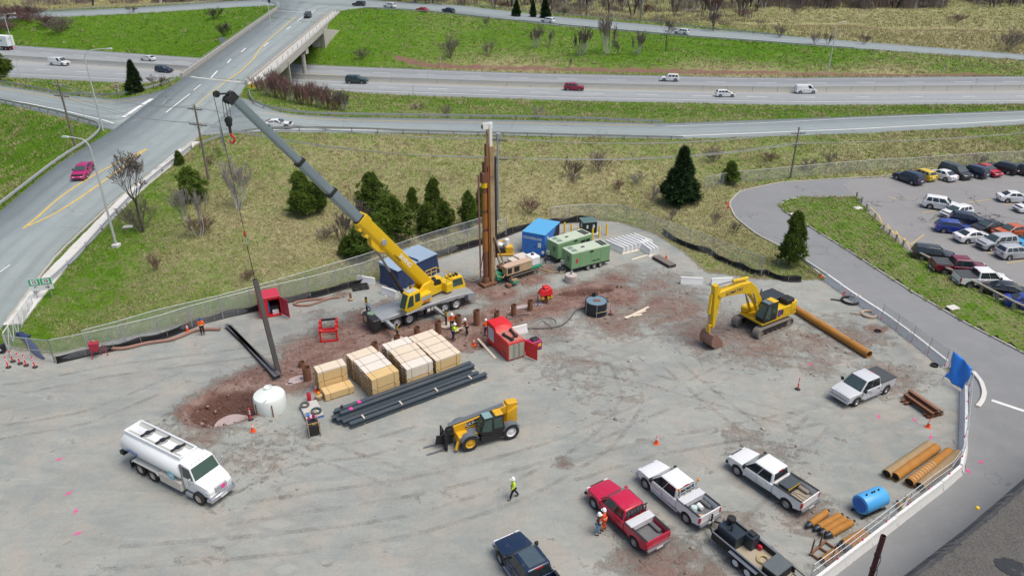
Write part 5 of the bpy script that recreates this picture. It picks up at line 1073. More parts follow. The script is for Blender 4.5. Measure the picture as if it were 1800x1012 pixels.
MB().box(-2.0,.2,-1.48,-.45,1.42,2.45).obj('engine_side',KYEL,ex,bevel=.06); MB().box(-2.0,.0,.42,1.48,1.42,2.4).obj('machine_side',KYEL,ex,bevel=.05); MB().box(-2.5,.15,-1.40,.35,2.45,2.85).obj('engine_hood',mat('black_hood',(.03,.038,.045),.5,0,.1,2),ex,bevel=.08); MB().box(-2.45,-1.3,.4,1.4,2.4,2.95).obj('hood_box',BLACK,ex,bevel=.08)
MB().box(.35,1.75,-1.45,-.75,1.42,2.1).obj('tool_locker',KYEL,ex,bevel=.12); MB().cyl((-.4,-1.0,2.8),(-.4,-1.0,3.4),.09,10).obj('exhaust',STEEL,ex)
b = MB(); b.prism([(.0,1.42),(1.75,1.42),(1.95,1.9),(1.5,3.28),(.05,3.32)],.52,1.5); b.obj('cab',BLACK,ex,bevel=.07,seg=2); MB().box(.05,.75,.55,1.47,3.31,3.37).obj('cab_roof',KYEL,ex,bevel=.03); MB().box(.85,1.42,.58,1.42,3.3,3.35).obj('roof_hatch',mat('smoked_hatch',(.12,.17,.19),.2),ex)
for q,f in (([(1.965,1.46,1.92),(1.965,.56,1.92),(1.52,.56,3.22),(1.52,1.46,3.22)],-.012),([(1.8,1.505,1.95),(.95,1.505,1.6),(.95,1.505,3.15),(1.42,1.505,3.15)],.012),([(.85,1.505,2.1),(.15,1.505,2.1),(.15,1.505,3.15),(.85,1.505,3.15)],.012)):pane(q,.05,.05,.05,f).obj('cab_window',CABG,ex)
MB().box(-.55,-.1,1.485,1.50,1.6,2.3).obj('maker_panel',mat('decal_purple',(.10,.06,.22),.4),ex); MB().box(-.85,-.6,1.485,1.5,1.7,2.2).obj('vent_grille',BLACK,ex)
# boom, stick and bucket (x, z measured in the plane of the machine)
bp = [(.35,1.75),(.75,1.55),(1.6,2.9),(2.9,4.35),(4.2,4.75),(6.9,5.05),(7.15,5.35),(6.95,5.65),(4.4,5.75),(3.0,5.62),(2.1,4.9),(1.1,3.4)]
MB().prism(bp,-.34,.34).obj('boom',KYEL,ex,bevel=.04); sp = [(6.55,5.25),(7.25,6.45),(7.7,6.35),(7.55,5.2),(7.3,2.05),(7.0,1.95),(6.75,4.3)]; MB().prism(sp,-.24,.24).obj('stick',KYEL,ex,bevel=.04)
for y in (-.55,.55):MB().cyl((1.35,y,1.75),(2.1,y,3.2),.12,10).obj('boom_ram',KYEL,ex); MB().cyl((2.1,y,3.2),(2.75,y,4.5),.07,10).obj('boom_ram_rod',STEEL,ex)
MB().cyl((3.2,0,5.95),(5.2,0,6.15),.15,10).obj('stick_ram',KYEL,ex); MB().cyl((5.2,0,6.15),(7.25,0,6.3),.08,10).obj('stick_ram_rod',STEEL,ex); MB().cyl((7.75,0,5.5),(7.75,0,3.6),.14,10).obj('bucket_ram',KYEL,ex); MB().cyl((7.75,0,3.6),(7.6,0,2.3),.08,10).obj('bucket_ram_rod',STEEL,ex)
MB().bar((7.6,0,2.35),(7.15,0,2.35),.4,.12).bar((7.6,0,2.35),(7.45,0,1.55),.35,.14).obj('bucket_linkage',KYEL,ex)
MUDM = mat('muddy_bucket',(.27,.15,.11),.8,.1,.3,2.5,fine=.15,bump=.3)
bk = [(7.55,1.55),(7.75,1.0),(7.6,.45),(7.1,.08),(6.35,.02),(5.95,.12),(6.0,.18),(6.4,.14),(7.0,.2),(7.45,.55),(7.55,1.0),(7.35,1.5)]
MB().prism(bk,-.72,.72).obj('bucket',MUDM,ex,bevel=.02); sd_ = [(7.55,1.55),(7.75,1.0),(7.6,.45),(7.1,.08),(6.35,.02),(6.15,.45),(6.9,1.25),(7.2,1.6)]
for s in (-1,1):MB().prism(sd_,s*.72-.03,s*.72+.03).obj('bucket_side',MUDM,ex)
for k in range(5):MB().frust([(6.2,-.66+.3*k,.02),(5.75,-.62+.3*k,.08),(5.75,-.54+.3*k,.08),(6.2,-.5+.3*k,.02)],[(6.2,-.66+.3*k,.16),(5.75,-.62+.3*k,.1),(5.75,-.54+.3*k,.1),(6.2,-.5+.3*k,.16)]).obj('bucket_tooth',MUDM,ex)
text('boom_lettering','KOMATSU',.46,mat('decal_navy',(.03,.02,.12),.4),ex,(5.15,.345,5.22),(R(90),0,R(180)),.004)
# ---- telehandler
te = thing('telehandler','yellow telehandler with lowered forks facing left','telehandler',(-1.62-.41*1.0,43.55+.91*1.0,.02),R(204.2)); TR = .66
for x in (1.65,-1.65):
    for s in (1,-1):
        wheel(te,x,s*.98,TR,.48,s,TYEL if(x>0)else WHITEP)
        a = [(x+(TR+.12)*math.cos(q),TR+(TR+.12)*math.sin(q))for q in np.linspace(.45,math.pi-.45,9)]; b_ = [(x+(TR+.06)*math.cos(q),TR+(TR+.06)*math.sin(q))for q in np.linspace(math.pi-.45,.45,9)]; MB().prism(a+b_,s*.98-.26,s*.98+.26).obj('mudguard',mat('fender_grey',(.13,.15,.17),.5,dirt=.2),te)
MB().box(-2.2,2.1,-.55,.55,.55,.98).obj('chassis',TYEL,te,bevel=.05); MB().box(-1.1,.8,.5,1.15,.45,1.0).obj('belly_box',BLACK,te,bevel=.06); MB().box(-1.0,1.0,-1.15,-.5,.55,1.35).obj('engine_box',TYEL,te,bevel=.08)
MB().box(.85,2.45,.12,.85,.95,1.25).obj('front_deck',TYEL,te,bevel=.05); MB().box(.95,1.6,.2,.8,1.25,1.30).obj('deck_plate',mat('fender_grey',(.13,.15,.17),.5),te); MB().box(2.15,2.5,-.6,.8,.55,.95).obj('front_axle_frame',TYEL,te,bevel=.04)
for s in (-1,1):MB().bar((2.45,s*.75,.8),(2.7,s*.95,.25),.16).obj('stabiliser',TYEL,te)
b = MB(); b.prism([(-1.15,.95),(.55,.95),(.95,1.35),(.55,2.5),(-1.0,2.52)],.38,1.2); b.obj('cab',BLACK,te,bevel=.06,seg=2); MB().box(-.15,.5,.42,1.16,2.5,2.55).obj('roof_glass',mat('tinted_roof',(.22,.36,.34),.2),te,bevel=.01); MB().box(-1.0,-.35,.42,1.18,2.5,2.62).obj('cab_roof',TYEL,te,bevel=.04)
for q,f in (([(.965,1.16,1.37),(.965,.42,1.37),(.57,.42,2.45),(.57,1.16,2.45)],-.012),([(.8,1.205,1.4),(-.1,1.205,1.2),(-.1,1.205,2.42),(.5,1.205,2.42)],.012),([(-.2,1.205,1.4),(-1.0,1.205,1.4),(-.9,1.205,2.42),(-.2,1.205,2.42)],.012)):pane(q,.05,.05,.06,f).obj('cab_window',CABG,te)
bm0,bm1 = Vector((-2.45,-.12,2.15)),Vector((2.55,-.12,1.45)); MB().bar(bm0,bm1,.52,.68).obj('boom',TYEL,te,bevel=.03); MB().bar(bm0+Vector((.9,0,.26)),bm1+Vector((.35,0,.40)),.34,.12).obj('boom_hose_tray',mat('fender_grey',(.13,.15,.17),.5),te,bevel=.02)
MB().bar(bm0+Vector((-.15,0,-.1)),bm0+Vector((.75,0,-.02)),.62,.95).obj('boom_pivot_housing',TYEL,te,bevel=.05); MB().prism([(-2.5,.8),(-1.5,.8),(-1.7,1.9),(-2.5,2.3)],-.55,.4).obj('rear_tower',TYEL,te,bevel=.05)
MB().bar((2.5,-.12,1.48),(3.0,-.12,1.3),.42,.5).obj('boom_head',BLACK,te,bevel=.04); MB().bar((2.95,-.12,1.45),(3.15,-.12,.5),.4,.3).obj('boom_nose',BLACK,te,bevel=.04); MB().bar((3.3,-.12,.3),(3.15,-.12,1.0),1.35,.12,(0,1,0)).obj('fork_carriage',BLACK,te)
car_ = MB(); car_.box(3.22,3.34,-.82,.58,.12,.26).box(3.22,3.34,-.82,.58,.95,1.08); 
for y in (-.8,-.35,.1,.55):car_.box(3.22,3.32,y-.04,y+.04,.1,1.45)
car_.box(3.22,3.3,-.82,.58,1.4,1.48); car_.obj('backrest_guard',BLACK,te)
for y in (-.55,.32):MB().frust([(3.34,y-.07,.06),(4.75,y-.06,.06),(4.75,y+.06,.06),(3.34,y+.07,.06)],[(3.34,y-.07,.13),(4.75,y-.05,.08),(4.75,y+.05,.08),(3.34,y+.07,.13)]).obj('fork',STEEL,te); MB().box(3.34,3.42,y-.07,y+.07,.06,1.0).obj('fork_shank',BLACK,te)
dec = MB(); q0 = lerp(bm0,bm1,.56); dd_ = (bm1-bm0).normalized(); nz2 = Vector((-dd_.z,0,dd_.x))*-1
pl = [q0+dd_*x+Vector((0,.267,0))+Vector((dd_.z,0,-dd_.x))*-z for x,z in((0,-.2),(1.35,-.2),(1.2,.2),(.1,.22))]; dec.add(pl+[p-Vector((0,.02,0))for p in pl],[(0,1,2,3),(7,6,5,4),(0,4,5,1),(1,5,6,2),(2,6,7,3),(3,7,4,0)]); dec.obj('maker_decal',INK,te)
t_ = text('maker_lettering','CAT',.34,SIGNW,te,(0,0,0),(0,0,0),.003); aa = math.atan2(dd_.z,dd_.x); t_.matrix_local = Matrix.Translation(q0+dd_*.95+Vector((0,.272,0)))@Matrix.Rotation(-aa,4,'Y')@Matrix.Rotation(R(180),4,'Z')@Matrix.Rotation(R(90),4,'X')
t_ = text('model_lettering','TL1255',.2,SIGNW,te,(0,0,0),(0,0,0),.003); t_.matrix_local = Matrix.Translation(q0+dd_*.38+Vector((0,.272,0)))@Matrix.Rotation(-aa,4,'Y')@Matrix.Rotation(R(180),4,'Z')@Matrix.Rotation(R(90),4,'X')
MB().tube([(.75,1.3,1.75),(.9,1.4,1.9),(.9,1.4,2.1)],.025,6).box(.8,.86,1.3,1.5,1.95,2.25).obj('mirror',BLACK,te)
# ---- fuel tanker lorry
ta = thing('tanker_truck','white fuel tanker truck parked at the lower left of the yard','tanker truck',(-23.25+.5*1.05,38.55+.866*1.05,.02),R(-30)); TW_ = mat('tanker_white',(.80,.82,.82),.32,0,.03,1,dirt=.06,coat=.4)
fxw = 2.65
MB().box(-5.0,2.6,-.45,.45,.62,.98).obj('chassis',DKG,ta)
for x,n in ((fxw,1),(-2.0,2),(-3.35,2)):
    for s in (1,-1):wheel(ta,x,s*(1.02 if n==1 else .98),.50,.30 if n==1 else .52,s,mat('dusty_rim',(.55,.50,.42),.55,.2,.1,3,dirt=.2))
n = 22; el = [(1.22*math.copysign(abs(math.cos(a))**.92,math.cos(a)),1.95+.88*math.copysign(abs(math.sin(a))**.95,math.sin(a)))for a in np.linspace(0,2*math.pi,n+1)[:-1]]
b = MB(); vs = []
for x,k in ((-5.25,.55),(-5.18,.86),(-5.0,1),(1.05,1),(1.22,.86),(1.28,.55)):vs +=[(x,y*k,1.95+(z-1.95)*k)for y,z in el]
b.add(vs,[(j*n+i,j*n+(i+1)%n,(j+1)*n+(i+1)%n,(j+1)*n+i)for j in range(5)for i in range(n)]+[tuple(range(n-1,-1,-1)),tuple(range(5*n,6*n))]); b.obj('tank',TW_,ta,smooth=50)
MB().box(-4.95,.9,-.60,.60,2.70,2.80).obj('walkway',mat('walkway_grey',(.42,.43,.41),.7,0,.1,2,dirt=.2),ta); 
b = MB(); b.box(-5.0,.95,-.72,-.60,2.55,2.98).box(-5.0,.95,.60,.72,2.55,2.98).box(-5.02,-4.9,-.60,.60,2.62,2.98).box(.85,.97,-.60,.60,2.62,2.98); b.obj('spill_rails',TW_,ta,bevel=.03)
for x in (-3.3,-1.7,-.1):
    m_ = MB().cyl((x,0,2.79),(x,0,2.90),.33,18).obj('manhole',GALV,ta); MB().bar((x-.12,-.5,2.93),(x+.12,.5,2.96),.16,.07).cyl((x,0,2.93),(x,0,3.02),.18,12).obj('manhole_cover',BLACK,m_)
for s in (1,-1):
    MB().prism([(-4.1,.98),(-3.95,1.12),(-1.4,1.12),(-1.2,.95),(-1.2,.85),(-1.45,1.05),(-3.9,1.05),(-4.1,.85)],s*1.0-.27,s*1.0+.27).obj('mudguard',CONCL,ta); MB().box(-1.1,1.15,s*1.08-.17,s*1.08+.17,.5,1.25).obj('meter_locker',mat('locker_cream',(.62,.58,.50),.5,dirt=.2),ta,bevel=.03)
    MB().box(-4.35,-4.3,s*1.0-.25,s*1.0+.25,.25,.9).obj('mudflap',BLACK,ta); MB().box(1.45,2.1,s*1.0-.2,s*1.0+.2,.35,.62).obj('cab_step',GALV,ta,bevel=.02)
MB().box(-5.6,-5.2,.5,1.1,.9,1.2).box(-5.6,-5.2,-1.1,-.5,.9,1.2).obj('rear_bracket',DKG,ta)
hd_ = [(1.4,.75),(3.62,.65),(3.68,1.25),(3.45,1.55),(2.55,1.78),(1.4,1.78)]; hp_ = [(1.35,.75)]+arch(fxw,.5,.75)+[(3.62,.75),(3.7,1.2),(3.5,1.52),(2.6,1.80),(1.35,1.80)]
me_ = MB().prism(hp_,-1.08,1.08).mesh('hood',.09,40,2); taper(me_,7.6,.20); mobj('hood',me_,TW_,ta)
B = [(2.55,-1.05,1.75),(2.55,1.05,1.75),(1.3,1.05,1.75),(1.3,-1.05,1.75)]; T = [(2.12,-.95,2.72),(2.12,.95,2.72),(1.32,.95,2.76),(1.32,-.95,2.76)]; MB().frust(B,T).obj('cab',TW_,ta,bevel=.06,seg=2); MB().box(1.3,2.5,-1.05,1.05,.75,1.76).obj('cab_door_panel',TW_,ta,bevel=.03)
pane((B[0],B[1],T[1],T[0]),.08,.08,.10).obj('windscreen',CABG,ta)
for s in (1,-1):
    pane((B[2],B[1],T[1],T[2])if s>0 else(B[0],B[3],T[3],T[0]),.12,.08,.14,.014).obj('side_window',GLASS,ta); MB().box(2.45,2.55,s*1.35-.10,s*1.35+.10,1.75,2.3).bar((2.5,s*1.05,1.9),(2.5,s*1.3,1.95),.04).obj('mirror',GALV,ta,bevel=.02)
    MB().box(3.35,3.6,s*.82-.16,s*.82+.16,1.05,1.28).obj('headlight',HEADL,ta,bevel=.04)
MB().box(3.62,3.74,-.48,.48,.95,1.42).obj('grille',GALV,ta,bevel=.04); MB().cyl((3.74,.15,1.2),(3.76,.15,1.2),.17,18).obj('round_decal',PINK,ta)
b = MB(); b.prism([(3.35,.45),(3.85,.45),(3.85,.78),(3.4,.8)],-1.1,1.1); me_ = b.mesh('bumper',.05); taper(me_,7.8,.12); mobj('front_bumper',me_,CHROME,ta); MB().box(3.855,3.87,-.25,.25,.5,.65).obj('number_plate',PLATE,ta); MB().cyl((1.22,-.98,.6),(1.22,-.98,2.7),.09,10).obj('exhaust_stack',STEEL,ta)
for k in range(5):MB().box(1.95,2.05,-.6+.3*k-.04,-.6+.3*k+.04,2.72,2.78).obj('marker_light',HEADL,ta)
LB = mat('logo_blue',(.05,.12,.45),.4); text('tank_lettering',"wilsons",.42,LB,ta,(-3.7,-1.25,1.9),(R(90),0,0),.004); lg = MB().cyl((.35,-1.232,1.62),(.35,-1.25,1.62),.34,22).obj('round_logo',mat('logo_cyan',(.22,.55,.70),.4),ta); MB().prism([(.15,1.55),(.3,1.75),(.42,1.65),(.55,1.8),(.5,1.5)],-1.262,-1.252).obj('logo_mark',SIGNW,lg)
# ---- drill rig with tall mast
DA = math.atan2(4.0,5.5); dr = thing('drill_rig','tall brown drill rig mast on a tan tracked base','drill rig',(-2.6,70.3,.02),DA)
BROWN = mat('drill_brown',(.20,.085,.055),.6,.2,.2,1.2,dirt=.35,dirtcol=(.30,.19,.09)); MORG = mat('drill_ochre',(.34,.145,.03),.6,.1,.15,1.5,dirt=.25,dirtcol=(.2,.09,.05)); PALE = mat('pale_weathered_steel',(.46,.35,.20),.65,.2,.25,.8,dirt=.7,dirtcol=(.17,.075,.045))
MB().box(.25,.80,-.34,.34,.3,15.2).obj('mast',PALE,dr,bevel=.03); MB().box(.80,1.1,-.28,.28,3.0,14.0).obj('mast_back_channel',BLACK,dr,bevel=.02); MB().box(.0,.25,-.26,.26,.6,15.4).obj('mast_rail',BROWN,dr,bevel=.02)
MB().box(.35,.7,-.2,.2,15.0,17.4).obj('mast_top',WHITEP,dr,bevel=.03); b = MB(); b.box(-.35,.8,-.12,-.06,16.9,17.5).box(-.35,.8,.06,.12,16.9,17.5); b.obj('mast_crown',WHITEP,dr); MB().lathe([(.06,-.06),(.25,-.06),(.2,0),(.25,.06),(.06,.06)],(-.2,0,17.15),'y',14).obj('crown_sheave',DKG,dr)
for z0,z1,r,m_,nm in ((.9,4.0,.28,BROWN,'drill_casing'),(4.0,6.2,.30,MORG,'drill_casing'),(6.2,6.6,.24,BROWN,'casing_joint'),(6.6,8.2,.29,MORG,'drill_casing'),(8.2,8.6,.23,BROWN,'casing_joint'),(8.6,10.4,.28,MORG,'drill_casing'),(10.4,11.0,.26,BROWN,'casing_joint'),(11.0,11.5,.32,SIGNY,'yellow_collar')):MB().cyl((-.25,0,z0),(-.25,0,z1),r,16).obj(nm,m_,dr)
MB().box(-.6,.1,-.3,.3,11.5,12.6).cyl((-.2,-.25,12.6),(-.2,-.25,14.2),.13,10).cyl((-.2,.2,12.6),(-.2,.2,13.6),.13,10).obj('rotary_head',BROWN,dr,bevel=.05); MB().cyl((.05,-.2,13.2),(.05,-.2,16.9),.10,10).obj('upper_rod',PALE,dr); MB().cyl((-.72,.3,.8),(-.72,.3,12.3),.09,8).obj('feed_pipe',mat('dull_pink_pipe',(.30,.15,.13),.7),dr)
MB().box(.24,.27,-.34,-.28,12.2,13.4).obj('red_flag',SIGNR,dr)
MB().cyl((-.25,0,.02),(-.25,0,.95),.42,18,.38).obj('casing_clamp',RUST,dr); MB().slab([(-.9,-.6),(.9,-.6),(.9,.6),(-.9,.6)],.02,.35).obj('foot_clamp',RUST,dr,bevel=.05)
for y in (-.45,.45):MB().bar((.6,y,5.6),(2.0,y,1.5),.14).obj('mast_stay',PALE,dr)
for y in (-.95,.95):track(dr,y,3.9,.36,.5,n=38)
for f in [c for c in dr.children if c.name.startswith('track_frame')]:f.location = (4.0,0,0)
MB().box(1.4,6.2,-1.0,1.0,.62,.95).obj('base_frame',DKG,dr,bevel=.05); MB().box(1.6,5.0,-1.25,-.35,.95,1.95).obj('engine_canopy',TAN,dr,bevel=.06); MB().box(1.5,5.1,-1.30,-.30,1.95,2.02).obj('canopy_roof',mat('dusty_pink_roof',(.52,.37,.27),.7,0,.1,1.5,dirt=.3),dr,bevel=.02)
for x0,x1 in ((1.75,2.3),(2.6,3.3)):MB().box(x0,x1,-1.268,-1.25,1.2,1.8).obj('louvre_panel',BLACK,dr)
for x0,x1 in ((3.5,4.2),(4.3,4.95)):MB().box(x0,x1,-1.264,-1.25,1.1,1.85).obj('door_panel',TAN,dr,bevel=.01)
MB().box(3.4,5.0,.1,1.2,.95,1.75).obj('hydraulic_tank',mat('dusty_cream',(.62,.55,.46),.6,dirt=.25),dr,bevel=.06); MB().box(5.1,6.3,-1.1,.2,1.1,2.15).obj('water_tank',WHITEP,dr,bevel=.1); MB().box(5.0,6.5,-1.2,.3,.8,1.12).obj('rear_skirt',GREENM,dr,bevel=.05); MB().box(4.2,5.6,-.2,1.2,1.75,1.95).obj('deck_hatch',mat('dusty_cream',(.62,.55,.46),.6),dr,bevel=.04); MB().cyl((5.7,-.4,2.15),(5.7,-.4,2.3),.18,12).obj('filler_cap',DKG,dr)
for k in range(5):MB().lathe([(.1,-.5),(.22,-.5),(.22,.5),(.1,.5)],(2.0+.32*k,.45,1.25+.12*(k%2)),'y',12).obj('hose_drum',DKG if k%2 else RUST,dr)
MB().cyl((1.2,-.6,.8),(1.2,.5,.8),.45,16).obj('hose_reel',GREENM,dr); MB().box(1.8,2.6,-2.2,-1.6,.35,.62).obj('control_box',GREENM,dr,bevel=.04); MB().box(1.85,2.55,-2.15,-1.65,.62,.72).obj('control_panel',PALE,dr); MB().bar((2.2,-1.6,.5),(2.2,-1.0,.8),.12).obj('control_arm',RUST,dr); MB().slab([(1.2,-2.1),(1.7,-2.1),(1.7,-1.4),(1.2,-1.4)],.0,.35).obj('front_jack',RUST,dr,bevel=.06)
MB().cyl((.1,-.3,.9),(.1,-.3,16.6),.06,8).obj('feed_rod',MORG,dr); HOSEY = mat('yellow_hose',(.46,.38,.20),.7); HOSEB = mat('dark_hose',(.10,.10,.10),.7,dirt=.3); HOSEP = mat('brown_hose',(.30,.17,.13),.75,0,.15,3,dirt=.2)
MB().tube([(.3,-.45,5.0),(.2,-.8,2.6),(.5,-1.1,1.3),(1.2,-1.1,.9),(1.9,-.9,1.3)],.05,6).obj('rig_hose',HOSEY,dr); MB().tube([(.3,.5,6.0),(.0,.9,3.0),(-.2,1.1,1.2),(.6,1.2,.7)],.05,6).obj('rig_hose',HOSEB,dr)
def hose(name,label,pts,r,m,group=None,z=None,n=40):
    P = [G(x,y,r)for x,y in pts]; S = resample(P,n); S = smooth(S,3)
    for p in S:p[2] = ground_z(p[0],p[1])+r
    if z is not None:
        for p in S:p[2]+=z
    return tag(MB().tube([tuple(p)for p in S],r,7).obj(name,m),label,'hose',group)
hose('hose','yellow hose curling from the drill towards the crane cab',[(868,462),(848,452),(845,465),(842,478),(832,490),(822,492)],.06,HOSEY); hose('hose','grey hose on the ground between crane and drill',[(862,478),(845,490),(830,495),(815,488),(800,478),(785,476)],.05,mat('pale_hose',(.5,.47,.36),.7)); hose('hose','tan hose from the drill tail to the green generators',[(945,470),(965,477),(990,480),(997,472)],.07,HOSEY)
hose('hose','thick brown suction hose running to the small red hopper',[(180,607),(200,613),(220,612),(260,602),(300,597),(325,588),(340,580),(362,578),(387,578)],.16,HOSEP); hose('hose','brown hose folded back in a long loop beside the silt fence',[(596,522),(575,524),(550,526),(520,530),(514,534),(525,537),(545,536),(570,527),(580,524)],.12,HOSEP)
hose('hose','dark hose snaking from the black tank to the loose barrier',[(1028,540),(1012,545),(1000,562),(985,573),(960,577),(930,577),(915,577)],.07,HOSEB); hose('hose','tangled grey hose in a loose coil near the white barrier',[(925,570),(940,562),(960,557),(975,560),(980,570),(972,576),(962,570),(955,562),(948,566),(940,575),(925,582),(920,583)],.05,mat('grey_hose',(.22,.22,.21),.7)); hose('hose','dark muddy hose along the trench by the red drill head',[(930,553),(915,553),(900,558),(880,566),(862,574),(845,585)],.06,HOSEB)
# small pump beside the drill
gp = G(885,447); t = thing('pump_unit','small yellow skid pump with a white tank behind the drill','pump',tuple(gp),DA-.5); MB().box(-1.2,1.2,-.6,.6,.05,.3).obj('skid',TYEL,t,bevel=.04); MB().box(.2,1.1,-.5,.5,.3,1.1).obj('control_cabinet',TYEL,t,bevel=.05); MB().lathe([(.3,1.1),(.3,1.85),(.2,1.95),(.02,2.0)],(.4,.1,0),n=16).obj('white_tank',WHITEP,t); MB().box(-1.1,.1,-.4,.4,.3,1.1).obj('engine',DKG,t,bevel=.08); MB().lathe([(.35,1.1),(.38,1.3),(.2,1.5),(.02,1.52)],(-.4,.1,0),n=14).obj('air_cleaner',WHITEP,t); MB().box(-.3,.2,.2,.5,1.5,1.62).obj('yellow_guard',TYEL,t)
# ---- containers, compressors, generators
def corrug(mb,x0,x1,y,z0,z1,n,d,s):                      # trapezoid ribs on a wall facing +-y
    for i in range(n):
        a = x0+(x1-x0)*(i+.2)/n; b_ = x0+(x1-x0)*(i+.7)/n; mb.box(a,b_,y if s>0 else y-d,y+d if s>0 else y,z0,z1)
BLUEC = mat('container_blue',(.03,.19,.62),.42,0,.05,1.2,dirt=.05); GENG = mat('generator_green',(.20,.36,.18),.5,0,.06,1.2,dirt=.15); GENR = mat('generator_roof',(.48,.55,.42),.6,0,.08,1.2,dirt=.2)
p0,p1,p2 = G(931,437),G(957,453),G(981,430); e1 = (p1-p0); e2 = (p2-p1); a1 = math.atan2(e2.y,e2.x); L2,L1 = 4.6,2.9
t = thing('compressor_container','bright blue compressor container with white lettering','container',tuple(p1),a1)  # x along the long side, y to the far left
MB().box(0,L2,0,L1,.15,2.75).obj('shell',BLUEC,t,bevel=.04); MB().box(-.03,L2+.03,-.03,L1+.03,2.75,2.85).obj('roof',mat('container_roof_blue',(.10,.38,.66),.35,0,.05,1),t,bevel=.03)
b = MB(); b.add([(L2*.45,-.012,1.1),(L2-.1,-.012,1.1),(L2-.1,-.012,2.65),(L2*.75,-.012,2.65),(L2*.45,.01,1.1),(L2-.1,.01,1.1),(L2-.1,.01,2.65),(L2*.75,.01,2.65)],[(0,1,2,3),(7,6,5,4),(0,4,5,1),(1,5,6,2),(2,6,7,3),(3,7,4,0)]); b.obj('black_decal',INK,t)
MB().cyl((.9,-.02,2.2),(.9,.02,2.2),.18,16).obj('round_sign',SIGNW,t)
for y in (.3,1.2,2.3):MB().box(-.02,.01,y-.05,y+.05,1.0,1.25).obj('latch',mat('decal_navy',(.03,.02,.12),.4),t)
MB().box(-.018,.0,.45,.85,1.15,1.75).obj('notice',SIGNW,t); text('container_lettering','POWERLINK',.42,SIGNW,t,(-.012,L1/2+.05,2.15),(R(90),0,R(-90)),.003); MB().box(-.25,.0,.0,.3,.5,.8).obj('hook_box',WHITEP,t,bevel=.03)
for y in (.2,L1-.2):MB().box(.1,L2-.1,y-.1,y+.1,0,.16).obj('skid',DKG,t)
def generator(label,c0,c1,c2,L=5.2,Wd=2.0,h=1.85,vents=True):
    q0,q1 = G(*c0,.55),G(*c1,.55); aa_ = math.atan2((q1-q0).y,(q1-q0).x); t = thing('generator_trailer',label,'generator',(q0.x,q0.y,0.02),aa_,'green trailer generators'); z0 = .6
    MB().box(0,L,0,Wd,z0,z0+h).obj('enclosure',GENG,t,bevel=.05); MB().box(.02,L-.02,.02,Wd-.02,z0+h,z0+h+.06).obj('roof',GENR,t,bevel=.03); MB().box(-.1,L+.1,.1,Wd-.1,.42,z0).obj('chassis',BLACK,t)
    for x in (2.3,3.15,4.0):
        for y,s in ((.12,-1),(Wd-.12,1)):wheel(t,x,y,.36,.24,s)
    for k in range(2):MB().box(.4,1.05,.35+k*.8,.95+k*.8,z0+h+.05,z0+h+.075).obj('roof_vent',mat('vent_teal',(.16,.25,.2),.6),t)
    for k in range(2):MB().box(L-1.0+.42*k,L-.66+.42*k,.3,Wd-.3,z0+h+.05,z0+h+.08).obj('roof_grille',BLACK,t)
    MB().box(1.9,2.3,.9,1.1,z0+h+.05,z0+h+.12).obj('lifting_eye',BLACK,t)
    for x in (1.1,2.6,3.9):MB().box(x,x+.012,-.012,.0,z0+.1,z0+h-.1).obj('door_seam',mat('seam_green',(.08,.16,.07),.6),t)
    if vents:
        for k in range(2):MB().box(L-1.75+k*.75,L-1.1+k*.75,-.015,.0,z0+.75,z0+1.45).obj('side_louvre',BLACK,t)
    MB().box(2.4,2.9,-.018,0,z0+h-.3,z0+h-.1).obj('handle_recess',BLACK,t); MB().box(-.015,0,.4,.9,z0+.8,z0+1.4).obj('front_grille',mat('seam_green',(.08,.16,.07),.6),t)
    MB().bar((0,.4,.5),(-1.2,Wd/2,.45),.1).bar((0,Wd-.4,.5),(-1.2,Wd/2,.45),.1).obj('drawbar',BLACK,t); MB().box(-.3,.0,Wd-.7,Wd-.2,.7,1.2).obj('battery_box',GENR,t,bevel=.04); MB().cyl((-.9,Wd/2,.0),(-.9,Wd/2,.8),.05,8).obj('jockey_leg',DKG,t); return t
generator('green trailer generator beside the blue container',(980,457),(1024,443),None); g2 = generator('dusty green three-axle generator in front of the other one',(1004,475),(1056,462),None,vents=False); MB().box(.6,.85,-.02,0,1.25,1.75).obj('red_label',SIGNR,g2); text('generator_lettering','SULLAIR',.26,INK,g2,(3.3,-.012,1.05),(R(90),0,0),.003)
# red tool container with open door (by the silt fence)
REDC = mat('container_red',(.62,.015,.02),.45,0,.06,1.2,dirt=.10,dirtcol=(.30,.10,.08)); REDD = mat('faded_red',(.42,.03,.06),.55,0,.1,2,dirt=.2)
q0,q1 = G(459,561),G(495,554); aa_ = math.atan2((q1-q0).y,(q1-q0).x); t = thing('tool_container','small red site container with its door open by the silt fence','container',tuple(q0),aa_); L,Wd,h = 2.05,1.9,2.12
b = MB(); b.box(0,.06,0,Wd,.12,h).box(L-.06,L,0,Wd,.12,h).box(.06,L-.06,Wd-.06,Wd,.12,h).box(.0,L,.0,Wd,.05,.12).box(.06,.85,0,.05,.12,h).box(.85,L-.06,0,.05,h-.2,h); b.obj('walls',REDC,t); MB().box(-.04,L+.04,-.04,Wd+.04,h,h+.07).obj('roof',mat('container_red_roof',(.55,.035,.07),.4,0,.06,1.2),t,bevel=.02)
d_ = MB().box(-.02,.02,-1.3,0,.15,h-.05).obj('door',REDD,t); d_.location = (L+.02,0,0); d_.rotation_euler = (0,0,R(25)); 
for z in (.6,1.1,1.6):MB().box(.02,.03,-1.25,-.05,z,z+.03).obj('door_batten',PALE,d_)
MB().box(1.0,1.9,.6,1.75,.12,.9).obj('shelf',BLACK,t,bevel=.02); MB().box(1.2,1.8,.3,.8,.12,.5).obj('white_box',WHITEP,t,bevel=.02); MB().box(.9,1.0,.4,.9,.3,1.6).obj('blue_bin',BLUEC,t)
